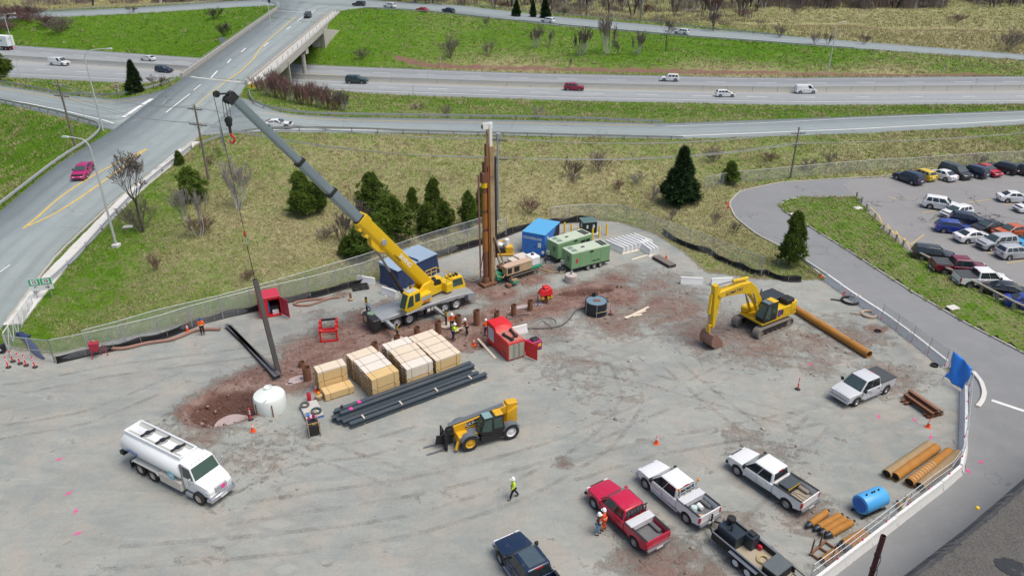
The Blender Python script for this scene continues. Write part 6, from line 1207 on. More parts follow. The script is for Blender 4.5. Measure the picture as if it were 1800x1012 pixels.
# red power pack container beside the lumber
q0,q1 = G(893,636),G(919,628); aa_ = math.atan2((q1-q0).y,(q1-q0).x); t = thing('power_pack_container','red power pack container with tools on its roof and an open end door','container',tuple(q0),aa_); L,Wd,h = 1.75,4.0,2.0
b = MB(); hp2 = [(0,.1),(Wd*.6,.1),(Wd*.6,0)]; pr = [(0,.08),(Wd,.08),(Wd,h+.32),(Wd*.62,h+.32),(Wd*.55,h-.15),(0,h-.15)]
b.M = Matrix.Rotation(R(90),4,'Z')@Matrix.Scale(-1,4,(0,1,0)); b.prism(pr,0,L); b.M = None; b.obj('shell',REDC,t,bevel=.04)
MB().box(.08,L-.08,.1,Wd*.54,h-.15,h-.11).obj('lower_roof',mat('dusty_red',(.48,.17,.13),.7,0,.1,1.5),t); MB().box(.1,L-.1,-.02,.0,.2,h-.35).obj('radiator_grille',mat('radiator_mesh',(.42,.43,.33),.6,.2,.15,6),t)
b = MB(); 
for x in (.55,.72,1.05,1.2):b.cyl((x,-.05,.1),(x,-.05,h-.25),.025,6)
b.obj('grille_bars',GALV,t); d_ = MB().box(0,.05,-1.35,0,.15,h-.3).obj('end_door',REDC,t); d_.location = (L+.02,-.02,0); d_.rotation_euler = (0,0,R(20)); MB().box(-.015,0,Wd*.66,Wd*.92,.6,1.9).obj('side_window',mat('pale_panel',(.45,.52,.62),.4),t); MB().box(-.018,0,.4,1.1,.5,.75).obj('side_vent',RUST,t)
for x,y,r_ in ((.45,.9,.2),(1.25,1.3,-.1)):
    c,s_ = math.cos(aa_),math.sin(aa_); o = thing('rock_breaker_tool',('dark hydraulic tool on the left of the red container roof','dark hydraulic tool on the right of the red container roof')[int(x>1)],'tool',(q0.x+x*c-y*s_,q0.y+x*s_+y*c,h-.10),aa_+R(90)+r_); MB().cyl((-.6,0,.12),(.6,0,.12),.11,10).obj('barrel',DKG,o); MB().box(-.75,-.5,-.16,.16,0,.28).obj('head',DKG,o,bevel=.03); MB().box(.45,.6,-.14,.14,0,.26).obj('foot',DKG,o,bevel=.02)
q = G(937,613); t = thing('welder_generator','small maroon portable generator on the gravel beside the red container','generator',tuple(q),R(30)); MB().box(-.75,.75,-.42,.42,.1,.95).obj('housing',mat('maroon_paint',(.36,.02,.12),.45,dirt=.1),t,bevel=.06); MB().box(-.2,.5,-.3,.3,.95,1.1).obj('top_gear',DKG,t,bevel=.04); MB().box(.3,.6,-.43,-.42,.4,.7).obj('yellow_label',SIGNY,t); MB().box(-.7,.7,-.38,.38,0,.1).obj('skid',BLACK,t)
# tarp-covered store
p0,p1,p2 = G(667,498),G(702,510),G(770,478); aa_ = math.atan2((p2-p1).y,(p2-p1).x); L = (p2-p1).length; Wd = 3.0; t = thing('tarp_shelter','store wrapped in a dark blue tarpaulin with a pale top','tarpaulin',tuple(p1),aa_); TARP = mat('navy_tarp',(.025,.045,.12),.55,0,.2,1.5,bump=.4); TARPT = mat('pale_tarp',(.30,.40,.50),.45,0,.06,1.2)
nx_ = 26; b = MB(); ring = []
for i in range(nx_):ring.append((L*i/(nx_-1),0))
for i in range(1,10):ring.append((L,Wd*i/9))
for i in range(1,nx_):ring.append((L-L*i/(nx_-1),Wd))
for i in range(1,9):ring.append((0,Wd-Wd*i/9))
n = len(ring); vs = []
for k,(z,o_)in enumerate(((0,.16),(.8,.06),(1.6,0),(2.25,-.05))):
    for i,(x,y)in enumerate(ring):
        cx_,cy_ = (x-L/2)/(L/2),(y-Wd/2)/(Wd/2); w = o_*(1+.8*math.sin(i*1.9))+.04*math.sin(i*2.3+k); vs.append((x+cx_*w,y+cy_*w,z+.03*math.sin(i*.9)))
b.add(vs,[(k*n+i,k*n+(i+1)%n,(k+1)*n+(i+1)%n,(k+1)*n+i)for k in range(3)for i in range(n)]); b.obj('tarp_sides',TARP,t,smooth=60)
b = MB(); b.add([(-.05,-.05,2.25),(L*.5,-.06,2.27),(L+.05,-.05,2.25),(L+.05,Wd+.05,2.5),(L*.5,Wd+.05,2.52),(-.05,Wd+.05,2.5)]+[(-.05,-.05,2.2),(L*.5,-.06,2.2),(L+.05,-.05,2.2),(L+.05,Wd+.05,2.2),(L*.5,Wd+.05,2.2),(-.05,Wd+.05,2.2)],[(0,1,4,5),(1,2,3,4),(6,0,5,11),(2,8,9,3),(0,6,7,1),(1,7,8,2),(5,4,10,11),(4,3,9,10)]); b.obj('tarp_top',TARPT,t)
MB().box(L*.5-.01,L*.5+.01,-.07,Wd+.05,2.2,2.55).obj('tarp_seam',TARP,t)
# ---- black utility trailer behind the white pickup
rz = tr_ram.rotation_euler.z; w1_,w2_ = G(1295,991,.38),G(1313,1003,.38); left = Vector((-math.sin(rz),math.cos(rz),0)); cen = (w1_+w2_)/2-left*1.12; cen.z = .02
t = thing('utility_trailer','black two-axle trailer with welding gear hitched to the white pickup','trailer',tuple(cen),rz); 
for x in (.45,-.45):
    for s in (1,-1):wheel(t,x,s*1.1,.38,.24,s,WHITEP)
MB().box(-2.1,2.6,-.95,.95,.5,.6).obj('deck',mat('worn_plywood',(.40,.34,.25),.85,0,.2,2,dirt=.2),t)
for s in (1,-1):MB().box(-2.1,2.6,s*.97-.03,s*.97+.03,.45,1.0).obj('side_wall',BLACK,t); MB().box(-1.05,1.05,s*1.12-.15,s*1.12+.15,.80,.86).obj('mudguard',mat('trailer_grey',(.13,.15,.18),.5),t,bevel=.02); MB().box(-2.1,2.6,s*.97-.05,s*.97+.05,1.0,1.05).obj('top_rail',mat('trailer_grey',(.13,.15,.18),.5),t)
MB().box(2.55,2.62,-.95,.95,.5,1.0).obj('front_wall',BLACK,t); MB().bar((2.6,.7,.5),(4.0,0,.5),.1).bar((2.6,-.7,.5),(4.0,0,.5),.1).obj('drawbar',BLACK,t); MB().cyl((3.5,0,.1),(3.5,0,1.2),.06,8).obj('jack',BLACK,t); g_ = MB(); 
for y in (-.9,-.3,.3,.9):g_.bar((-2.1,y,.55),(-2.9,y,.62),.05)
g_.bar((-2.9,-.95,.62),(-2.9,.95,.62),.06); g_.bar((-2.1,-.95,1.0),(-2.9,-.95,.95),.05); g_.bar((-2.9,-.95,.62),(-2.9,-.95,.95),.05); g_.obj('tail_ramp',BLACK,t)
def on_tr(x,y,z):c,s = math.cos(rz),math.sin(rz); return (cen.x+x*c-y*s,cen.y+x*s+y*c,cen.z+z)
NAVYB = mat('black_blue_steel',(.03,.045,.06),.4,.2,.1,2); o = thing('welding_machine','black engine welder with a round filter on the trailer front','welder',on_tr(1.75,.2,.6),rz); MB().box(-.75,.75,-.5,.5,0,.95).obj('housing',NAVYB,o,bevel=.05); MB().cyl((.35,-.25,.95),(.35,-.25,1.15),.12,10).cyl((.35,-.25,1.15),(.35,-.25,1.45),.28,12).obj('air_filter',BLACK,o,bevel=.03); MB().cyl((-.1,.2,.95),(-.1,.2,1.4),.06,8).obj('exhaust',DKG,o)
o = thing('fuel_cabinet','small black cabinet behind the welder on the trailer','cabinet',on_tr(.75,-.45,.6),rz); MB().box(-.35,.35,-.35,.35,0,.95).obj('housing',NAVYB,o,bevel=.04); MB().box(-.2,.2,-.2,.2,.95,1.1).obj('cap',DKG,o,bevel=.03)
o = thing('fuel_can','red fuel can on the trailer deck','fuel can',on_tr(.25,-.7,.6),rz); MB().box(-.16,.16,-.1,.1,0,.32).obj('can',SIGNR,o,bevel=.04); MB().cyl((.08,0,.32),(.14,0,.42),.03,8).obj('spout',INK,o)
o = thing('cable_coil','yellow coil of cable on the trailer deck','cable',on_tr(-.45,-.2,.61),0)
for k in range(9):MB().tube([((.26+.035*(k%5))*math.cos(a),(.26+.035*(k%5))*math.sin(a),.04+.05*(k//5)+.02*math.sin(3*a+k))for a in np.linspace(0,2*math.pi,25)[:-1]],.024,5,True).obj('loop',HOSEY,o)
o = thing('tool_chest','dented black chest at the tail of the trailer','tool chest',on_tr(-1.55,0,.6),rz+.05); MB().box(-.5,.55,-.75,.75,0,.7).obj('chest',BLACK,o,bevel=.06); MB().box(-.52,.57,-.77,.77,.7,.78).obj('lid',mat('dusty_black_lid',(.10,.12,.13),.55,dirt=.3),o,bevel=.03)
# ------------------------------------------------------------------ concrete road barriers
BWH = mat('white_barrier',(.72,.73,.72),.75,0,.06,1.2,dirt=.2,dirtcol=(.42,.37,.32),bump=.15)
JP = [(-.30,0),(.30,0),(.29,.14),(.16,.38),(.10,.82),(-.10,.82),(-.16,.38),(-.29,.14)]; JM = {}
def jersey(a,b_,label,group,name='road_barrier',gap=.05):
    a,b_ = Vector(a),Vector(b_); L = round((b_-a).length,1)
    if L not in JM:JM[L] = barrier_mesh(L,JP,gap,.02)
    o = mobj(name,JM[L],BWH); c = (a+b_)/2; o.location = (c.x,c.y,ground_z(c.x,c.y)-.01); d = b_-a; o.rotation_euler = (0,0,math.atan2(d.y,d.x)); return tag(o,label,'barrier',group)
def chain(pts,n,fmt,group):
    S = resample(px(pts),n+1)
    for i in range(n):jersey(S[i],S[i+1],fmt,group)
ORD = ['first','second','third','fourth','fifth','sixth','seventh','eighth','ninth','tenth','eleventh','twelfth','thirteenth','fourteenth','fifteenth','sixteenth']
S = resample(px([(1452,493),(1500,527),(1555,563),(1610,604),(1662,646)]),8)
for i in range(7):jersey(S[i],S[i+1],ORD[i]+' white barrier from the top along the straight run beside the access road','barriers along the access road')
S = resample(px([(1694,690),(1694,750),(1692,815),(1682,838),(1640,868),(1560,930),(1490,984),(1430,1030)]),11)
for i in range(10):jersey(S[i],S[i+1],ORD[i]+' white barrier below the blue tarp along the curved run','barriers along the access road')
jersey(G(1195,498),G(1235,500),'left one of two white barriers standing by the end of the silt fence','loose barriers'); jersey(G(1249,501),G(1286,499),'right one of two white barriers standing by the end of the silt fence','loose barriers'); jersey(G(628,495),G(660,500),'white barrier on the ground at the left end of the blue tarpaulin','loose barriers'); jersey(G(672,515),G(698,524),'white barrier between the blue tarpaulin and the crane','loose barriers'); jersey(G(893,590),G(926,582),'white barrier behind the red power pack container','loose barriers')
a,b_ = G(1065,432),G(1097,446); st = (G(1113,420)-a)/7
for i in range(8):jersey(a+st*i,b_+st*i,ORD[i]+' barrier from the left in the tight row of eight','stored barriers in a row',gap=.02)
a,b_ = G(1122,433),G(1144,449); st = (G(1133,430)-a)/2
for i in range(3):jersey(a+st*i,b_+st*i,ORD[i]+' barrier from the left in the group of three','stored barriers in a row',gap=.02)
# ------------------------------------------------------------------ fences
def fence(pts,h,label,step=3.0,z=None,mid=False,name='chain_link_fence',world=False,r=.035,fold=0.0,posts=True):
    P = [Vector(p)for p in pts]if world else [hit(*p)for p in pts]; L = sum((b-a).length for a,b in zip(P,P[1:])); n = max(2,int(round(L/step))+1); S = [Vector(p)for p in resample(P,n)]
    for p in S:p.z = ground_z(p.x,p.y)+(z or 0)
    o0 = S[0].copy(); t = thing(name,label,'fence',tuple(o0)); S = [p-o0 for p in S]
    pm_ = MB().cyl((0,0,-.1),(0,0,h+.05),r*1.15,8).mesh('post')
    for i,p in enumerate(S):
        if posts:q = mobj('post',pm_,GALV,t); q.location = p
        if i:
            link_panel('mesh_panel',S[i-1],p,.05,h,t); MB().cyl(S[i-1]+Vector((0,0,h)),p+Vector((0,0,h)),r,6).obj('top_rail',GALV,t)
            if mid:MB().cyl(S[i-1]+Vector((0,0,h*.5)),p+Vector((0,0,h*.5)),r*.8,6).obj('middle_rail',GALV,t)
    return t
fence([(97,637),(160,624),(215,611),(290,592),(355,570),(450,545),(560,519),(640,496),(760,455),(850,426),(890,414)],2.3,'chain-link site fence standing along the black silt fence',3.0)
fence([(156,619),(215,603),(290,580),(390,556),(480,530),(560,506),(640,482),(760,440),(850,412)],2.3,'second chain-link fence a few steps behind the site fence',3.0)
fence([(968,392),(1000,389),(1050,386),(1100,390)],2.2,'short chain-link fence behind the black transformer',2.6); fence([(1100,391),(1160,414),(1220,437),(1280,461),(1338,484)],2.2,'chain-link fence sloping down to the right above the silt fence',3.2)
fence([(1238,332),(1290,322),(1390,313),(1480,305),(1560,299),(1680,291),(1800,284)],1.8,'chain-link fence along the back of the parking lot',3.5); fence([(97,637),(55,633),(18,628)],2.3,'fence wing joining the sliding gate',2.2,mid=True)
# sliding gate
ga,gb = G(18,622),G(64,552); t = thing('sliding_gate','white framed sliding gate standing open along the road','gate',tuple(ga)); v = gb-ga; WG = mat('white_gate_tube',(.68,.71,.72),.5,.1,.05,2)
k = 7
for i in range(k):
    p = v*(i/(k-1)); MB().cyl(p+Vector((0,0,.15)),p+Vector((0,0,2.2)),.04,8).obj('upright',WG,t)
    if i:q = v*((i-1)/(k-1)); link_panel('mesh_panel',q,p,.15,2.2,t); MB().cyl(q+Vector((0,0,.2)),p+Vector((0,0,2.15)),.025,6).obj('brace',WG,t)
for z in (.15,2.2):MB().cyl(Vector((0,0,z)),v+Vector((0,0,z)),.05,8).obj('rail',WG,t)
gp = G(8,628); t = thing('gate_operator','black gate motor box on a post at the left edge','gate motor',tuple(gp)); MB().box(-.3,.3,-.25,.25,.6,1.35).obj('housing',BLACK,t,bevel=.05); MB().cyl((0,0,0),(0,0,2.4),.06,8).obj('post',GALV,t); MB().lathe([(.09,2.4),(.09,2.5),(.01,2.55)],n=10).obj('cap',mat('decal_navy',(.03,.02,.12)),t); MB().box(-.15,.15,-.262,-.25,.85,1.05).obj('label',SIGNW,t)
# temporary fence on the barriers
S = resample(px([(1548,562),(1610,606),(1660,644)],.8),5); tf = thing('temporary_fence','temporary fence panels on posts behind the straight barrier run','fence',tuple(S[0])); o0 = Vector(S[0]); TEMPR = mat('pale_fence_tube',(.60,.64,.65),.45,.5,.05,2)
for i in range(5):
    p = Vector(S[i])-o0; MB().cyl(p,p+Vector((0,0,1.75)),.025,6).obj('post',GALV,tf); MB().cyl(p+Vector((0,0,.0)),p+Vector((0,0,.3)),.045,6).obj('pink_tape',PINK,tf)
    if i:q = Vector(S[i-1])-o0; link_panel('mesh_panel',q,p,.0,1.7,tf); MB().cyl(q+Vector((0,0,1.7)),p+Vector((0,0,1.7)),.015,5).obj('top_rail',TEMPR,tf)
S = resample(px([(1706,655),(1716,700),(1712,760),(1705,830),(1680,850),(1640,880),(1560,940),(1480,1000),(1430,1040)],0),12); tf = thing('temporary_fence','temporary fence with white rails along the curved barrier run','fence',tuple(S[0])); o0 = Vector(S[0])
S = resample(px([(1703,680),(1697,750),(1690,808),(1676,830),(1634,860),(1554,922),(1484,976),(1424,1020)],.6),12); o0 = Vector(S[0]); tf.location = o0
for i in range(12):
    p = Vector(S[i])-o0; MB().cyl(p-Vector((0,0,.5)),p+Vector((0,0,1.35)),.022,6).obj('post',TEMPR,tf); MB().cyl(p+Vector((0,0,.15)),p+Vector((0,0,.3)),.05,6).obj('pink_tape',PINK,tf)
    if i:
        q = Vector(S[i-1])-o0; link_panel('mesh_panel',q,p,-.2,1.3,tf)
        for z in (.75,1.32):MB().cyl(q+Vector((0,0,z)),p+Vector((0,0,z)),.022,5).obj('rail',TEMPR,tf)
for (x,y),lb in (((1592,884),'white notice sheet tied to the curved fence'),((1562,905),'small crumpled white notice on the curved fence')):
    p = G(x,y,1.2); o = MB().box(-.25,.25,-.006,.006,-.35,.35).obj('fence_notice',SIGNW); o.location = p; o.rotation_euler = (0,.3,R(35)); tag(o,lb,'notice')
# blue tarp over the fence corner
TB = mat('bright_blue_tarp',(.03,.24,.78),.45,0,.12,1.2,bump=.5); A,B,C_,D = G(1659,661,.4),G(1692,685,.2),G(1709,646,2.3),G(1677,616,2.4); b = MB(); nn = 12; vs = []
E_ = G(1662,640,.8)
for i in range(nn+1):
    for j in range(nn+1):
        u,w = i/nn,j/nn; p = lerp(lerp(A,B,u),lerp(D,C_,u),w); p = p+Vector((.10*math.sin(u*9+w*4),-.12*math.sin(w*7+u*3)-.35*math.sin(math.pi*w)*.6,.03*math.sin(u*11))); vs.append(p)
b.add(vs,[(i*(nn+1)+j,i*(nn+1)+j+1,(i+1)*(nn+1)+j+1,(i+1)*(nn+1)+j)for i in range(nn)for j in range(nn)]); t = thing('blue_tarp','bright blue tarpaulin draped over the fence corner','tarpaulin',tuple(A)); o = b.obj('sheet',TB,t,smooth=80); o.location = -A
so = o.modifiers.new('thickness','SOLIDIFY'); so.thickness = .02
for k in range(3):
    u = .25+.25*k; MB().tube([lerp(lerp(A,B,u),lerp(D,C_,u),w)-A+Vector((.10*math.sin(u*9+w*4),-.12*math.sin(w*7+u*3)-.35*math.sin(math.pi*w)*.6-.03,.03))for w in np.linspace(.1,.9,8)],.025,5).obj('fold',TB,t)
for p in (A,B,C_,D):MB().cyl(tuple(p-A),(p.x-A.x,p.y-A.y,-A.z),.03,6).obj('prop',GALV,t)
# silt fence
SILT = mat('black_silt_cloth',(.012,.012,.014),.65,0,.3,1.5,bump=.4); STAKE = mat('wood_stake',(.35,.26,.16),.85)
def silt(pts,label,h=.62):
    P = [hit(*p)for p in pts]; L = sum((b-a).length for a,b in zip(P,P[1:])); n = int(L/.45); S = resample(P,n); o0 = Vector(S[0]); t = thing('silt_fence',label,'silt fence',tuple(o0)); b = MB(); vs = []; rr = random.Random(len(pts))
    d = np.gradient(S[:,:2],axis=0); d /=np.linalg.norm(d,axis=1)[:,None]
    for i,p in enumerate(S):
        g = ground_z(p[0],p[1]); k = mnoise.noise(Vector((i*.23,len(pts),0))); hh = h*(1+.35*k); nx_,ny_ = -d[i][1],d[i][0]
        for z,o_ in ((-.05,.0),(.04,-.28-.1*k),(.06,.0),(hh*.5,.12*k+.06),(hh,.28*mnoise.noise(Vector((i*.31,5,2))))):vs.append((p[0]+nx_*o_-o0.x,p[1]+ny_*o_-o0.y,g+z-o0.z))
    b.add(vs,[(i*5+j,i*5+j+1,(i+1)*5+j+1,(i+1)*5+j)for i in range(n-1)for j in range(4)]); o = b.obj('cloth',SILT,t,smooth=50); m_ = o.modifiers.new('thickness','SOLIDIFY'); m_.thickness = .015
    sm_ = MB().bar((0,0,-.1),(0,0,h+.15),.04).mesh('stake')
    for i in range(0,n,5):q = mobj('stake',sm_,STAKE,t); q.location = Vector(S[i])-o0
silt([(100,637),(160,623),(215,612),(260,602),(300,590),(350,570),(400,556),(450,546),(500,532),(560,520),(640,497)],'long black silt fence along the left side of the yard'); silt([(765,452),(800,442),(850,428),(880,418),(905,408),(935,400),(970,394),(1000,391),(1045,388)],'black silt fence behind the drill and the blue container',.75); silt([(1165,410),(1180,421),(1200,431),(1225,440),(1250,446),(1262,456),(1285,466),(1310,476),(1335,484),(1345,482),(1360,488),(1380,494),(1408,494)],'black silt fence snaking down the right slope',.6)
t = thing('fabric_roll','crumpled length of dark silt cloth behind the gate','cloth',tuple(hit(45,592))); MB().tube([hit(*p)-hit(45,592)+Vector((0,0,.15))for p in((30,588),(38,590),(48,600),(58,612),(68,625),(78,632))],[.12,.3,.25,.35,.22,.1],8).obj('cloth',TARP,t); MB().tube([hit(*p)-hit(45,592)+Vector((0,0,.12))for p in((30,590),(42,592),(54,592))],[.1,.25,.12],8).obj('cloth_end',TARP,t)
# ------------------------------------------------------------------ cones and delineators
OR = mat('cone_orange',(.85,.10,.015),.5,0,.05,3); ORP = mat('delineator_pink_red',(.82,.035,.05),.5,0,.05,3); WREF = mat('reflective_white',(.8,.8,.8),.35,0,.03,3)
cone0 = thing('traffic_cone','','traffic cone',(0,0,0),0,'traffic cones'); MB().slab([(.19,.19),(-.19,.19),(-.19,-.19),(.19,-.19)],0,.04).obj('foot',OR,cone0,bevel=.01); MB().lathe([(.14,.03),(.085,.4),(.035,.72),(.03,.73)],n=14).obj('cone',OR,cone0); MB().lathe([(.098,.40),(.080,.50)],n=14,caps=False).lathe([(.074,.54),(.060,.62)],n=14,caps=False).obj('white_band',WREF,cone0)
del0 = thing('delineator_post','','delineator',(0,0,0),0,'tall delineator posts'); MB().lathe([(.22,0),(.22,.06),(.1,.1)],n=12).obj('rubber_base',RUBBER,del0); MB().lathe([(.055,.08),(.05,1.12),(.02,1.15)],n=10).obj('tube',ORP,del0); MB().lathe([(.056,.62),(.055,.74)],n=10,caps=False).lathe([(.055,.84),(.054,.96)],n=10,caps=False).obj('white_band',WREF,del0)
def put(proto,items,used=[]):
    for x,y,lb in items:
        p = G(x,y,0); p.z = ground_z(p.x,p.y)
        if proto.name not in used:used.append(proto.name); KIDS[proto.name] = [(c,list(c.children))for c in proto.children]; proto.location = p; proto['label'] = lb
        else:dup(proto,p,0,lb)
put(cone0,[(1154,779,'orange cone alone in the open yard above the pickups'),(833,604,'orange cone beside planks left of the red power pack'),(556,688,'orange cone at the left end of the first lumber stack'),(461,731,'orange cone touching the white tank'),(445,758,'orange cone in front of the white tank'),(1442,487,'orange cone at the top end of the barrier run'),(1278,358,'upper one of two orange cones at the road bend'),(1281,366,'lower one of two orange cones at the road bend'),(1484,518,'orange cone beside the black hose coil'),(1171,455,'orange cone on the dark steel plate'),(1631,750,'orange cone near the rusty beam rack'),(330,582,'tiny orange marker by the brown hose')])
put(del0,[(450,717,'delineator between the pit and the white tank'),(442,742,'delineator in front of the pit'),(1073,553,'delineator beside the black tank'),(1402,684,'delineator left of the silver-sided pickup'),(17,651,'nearest delineator to the gate motor'),(25,641,'second delineator from the left at the gate'),(37,643,'third delineator from the left at the gate'),(47,645,'fourth delineator from the left at the gate'),(62,646,'rightmost delineator at the gate')])
# ------------------------------------------------------------------ tanks
q = G(477,718); t = thing('water_tank','white round plastic tank with rusty straps beside the pit','tank',tuple(q)); WT = mat('white_tank_plastic',(.72,.77,.72),.5,0,.04,1,dirt=.12,dirtcol=(.5,.5,.3)); MB().lathe([(1.22,0),(1.26,.1),(1.26,1.25),(1.18,1.42),(.9,1.52),(.3,1.6),(.01,1.6)],n=32).obj('shell',WT,t); MB().lathe([(.32,1.5),(.32,1.75),(.26,1.75),(.24,1.62),(.01,1.62)],(-.2,.55,0),n=18).obj('lid',WT,t)
for a in (-2.25,-1.15):MB().bar((1.29*math.cos(a),1.29*math.sin(a),0),(1.29*math.cos(a),1.29*math.sin(a),1.15),.07,.07).obj('strap_post',RUST,t)
MB().tube([(-.2+.5*math.cos(a),-.2+1.05*math.sin(a),1.56-.1*abs(math.sin(a)))for a in np.linspace(-1.3,.6,10)],.02,5).obj('cord',HOSEB,t)
q = G(1047,549); t = thing('mixing_tank','black round tank with a bluish lid and taped sides','tank',tuple(q)); MB().lathe([(1.12,0),(1.12,1.35),(1.06,1.38),(1.0,1.30),(.01,1.32)],n=28).obj('shell',mat('black_tank',(.016,.022,.03),.5,0,.1,1.5),t); MB().lathe([(1.04,1.30),(1.0,1.36),(.01,1.4)],n=28).obj('lid',mat('slate_lid_pale',(.16,.24,.30),.4,0,.12,1.5,dirt=.2),t); MB().lathe([(.25,1.3),(.25,1.6),(.19,1.6),(.19,1.42)],(-.15,1.0,0),n=16,caps=False).obj('inlet',BLACK,t)
for a in (-.5,-1.6,-2.7):MB().bar((1.14*math.cos(a),1.14*math.sin(a),.0),(1.14*math.cos(a),1.14*math.sin(a),1.35),.05).obj('strap',GALV,t)
MB().tube([(1.16*math.cos(a),1.16*math.sin(a),.55+.06*math.sin(a*4))for a in np.linspace(-1.7,-.2,14)],.03,5).obj('tape',HOSEY,t); MB().box(-.3,.4,-.3,.1,1.38,1.46).obj('rusty_lump',RUST,t,bevel=.05)
q = G(1528,893); a,b_ = G(1505,890,.85),G(1556,868,.85); aa_ = math.atan2((b_-a).y,(b_-a).x); t = thing('fuel_tank','light blue horizontal steel tank on a skid','tank',(lerp(a,b_,.5).x,lerp(a,b_,.5).y,.02),aa_); LT = mat('tank_light_blue',(.08,.40,.78),.38,0,.06,1,dirt=.06); L = 2.0
MB().lathe([(.55,-L/2-.04),(.64,-L/2),(.66,-L/2+.05),(.66,L/2-.05),(.64,L/2),(.55,L/2+.04)],(0,0,.85),'x',28).obj('drum',LT,t); MB().lathe([(.01,-L/2-.06),(.5,-L/2-.06),(.5,-L/2)],(0,0,.85),'x',24).obj('end_disc',mat('tank_deep_blue',(.02,.16,.60),.4),t)
for x in (-.6,-.1,.1,.5):MB().cyl((x,0,1.48),(x,0,1.62),.06,8).obj('fitting',DKG,t)
for y in (-.42,.42):MB().bar((-1.1,y,.1),(1.1,y,.1),.12).obj('skid',DKG,t)
for x in (-.6,.6):MB().bar((x,-.45,.18),(x,.45,.18),.1,.2).obj('saddle',DKG,t)
# ------------------------------------------------------------------ lumber
LW = [mat('fresh_lumber',(.66,.47,.22),.8,0,.12,2.0,fine=.12),mat('pale_lumber_top',(.70,.60,.47),.8,0,.12,2.0,fine=.12),mat('bleached_lumber',(.72,.66,.58),.8,0,.08,2.0,fine=.1)]; BARK = mat('rough_lumber_ends',(.30,.21,.13),.9,0,.35,3,fine=.3)
def bundle_meshes(L=2.45,Wd=1.15,rows=6,cols=8,h=.155):
    rr = random.Random(3); b = MB(); e = MB()
    for r in range(rows):
        for c in range(cols):
            y0 = c*Wd/cols; dx = rr.uniform(-.04,.04); 
            if r<rows-1:b.box(dx,L+dx,y0+.005,y0+Wd/cols-.005,r*h+.10,r*h+h+.095)
    tops = []
    for c in range(cols):dx = rr.uniform(-.04,.04); y0 = c*Wd/cols; tops.append(MB().box(dx,L+dx,y0+.006,y0+Wd/cols-.006,(rows-1)*h+.10,rows*h+.1+rr.uniform(0,.006)).mesh('board',.008))
    return b.mesh('board_stack',0,0),tops,rows*h+.1
BS,BT,BH = bundle_meshes()
for me in [BS]+BT:
    me.materials.append(LW[0]); me.materials.append(BARK)
    for f in me.polygons:f.material_index = int(abs(f.normal.x)>.9)
BS = BS; STRAP = mat('steel_strap',(.05,.05,.055),.5,.4); WHSTR = mat('wrap_edge',(.5,.54,.6),.5)
strapm = MB(); 
for x in (.45,2.0):strapm.box(x-.012,x+.012,-.008,1.158,BH-.0,BH+.012).box(x-.012,x+.012,-.012,-.002,.1,BH).box(x-.012,x+.012,1.152,1.162,.1,BH)
strapm = strapm.mesh('strap'); dunm = MB()
for x in (.3,2.1):dunm.box(x-.05,x+.05,-.06,1.2,0,.095)
dunm = dunm.mesh('skid')
def bundle(o,ang,z,label,var,short=False):
    t = thing('lumber_bundle',label,'lumber',(o.x,o.y,z),ang,'strapped lumber bundles'); rr = random.Random(int(o.x*90+o.y*31+z*7)); m1 = LW[var]
    q = mobj('board_stack',BS,LW[0]if var!=2 else LW[1],t); q['kind'] = 'stuff'
    for me in BT:mobj('board',me,m1,t)
    mobj('strap',strapm,STRAP,t); mobj('skid',dunm,LW[0],t)
    if short:t.scale = (1,1,.62)
    return t
def stack(c0,c1,depth,name,cfg):
    A,B = G(*c0),G(*c1); ang = math.atan2((B-A).y,(B-A).x); u = Vector((math.cos(ang),math.sin(ang),0)); v = Vector((-u.y,u.x,0))
    for d,levels in enumerate(cfg):
        for k,var in enumerate(levels):bundle(A+v*(d*1.24)+u*(.04*((d*7+k*3)%3-1)),ang,.03+k*(BH+.005),'%s lumber bundle, %s from the front in the %s'%(('bottom','top')[k]if len(levels)>1 else 'single low',ORD[d],name),var)
stack((658,706),(707,687),4,'second stack from the left',[(0,0),(0,2),(0,2),(0,1)]); stack((718,687),(763,671),4,'third stack from the left',[(0,2),(0,1),(0,1),(1,2)]); stack((769,671),(811,655),4,'rightmost stack',[(0,1),(0,1),(0,1),(0,1)])
A,B = G(573,706),G(624,690); ang = math.atan2((B-A).y,(B-A).x); u = Vector((math.cos(ang),math.sin(ang),0)); v = Vector((-u.y,u.x,0)); bundle(A,ang,.03,'short lumber bundle in front of the leftmost stack',0,True); bundle(A+v*1.25-u*.05,ang,.03,'bottom lumber bundle of the leftmost stack',0); bundle(A+v*1.27-u*.05,ang,.03+BH,'top lumber bundle of the leftmost stack',1)
def plank(a,b_,label,w=.24,h=.07,m=None,z=0.0,name='plank'):
    A,B = G(*a),G(*b_); za,zb = ground_z(A.x,A.y)+h/2+z,ground_z(B.x,B.y)+h/2+z; L = (B-A).length; o = MB().box(0,L,-w/2,w/2,-h/2,h/2).obj(name,m or LW[1],bevel=.006); along(o,(A.x,A.y,za),(B.x,B.y,zb)); return tag(o,label,'lumber','loose planks')
plank((840,596),(871,630),'long plank left of the red power pack container'); plank((846,600),(857,615),'short plank beside the long one at the red container'); plank((1098,559),(1135,546),'plank right of the black tank, lower one'); plank((1100,561),(1140,541),'plank right of the black tank, crossing one',z=.08); plank((1112,556),(1128,553),'short plank under the crossed planks',z=.02); plank((1093,447),(1123,440),'timber under the row of eight barriers'); plank((1110,457),(1140,448),'timber in front of the group of three barriers'); plank((798,589),(815,580),'pale plank carried beside the trench',z=.35); plank((677,521),(690,517),'small timber under the barrier by the tarpaulin'); plank((1140,452),(1150,446),'short timber right of the group of three barriers')
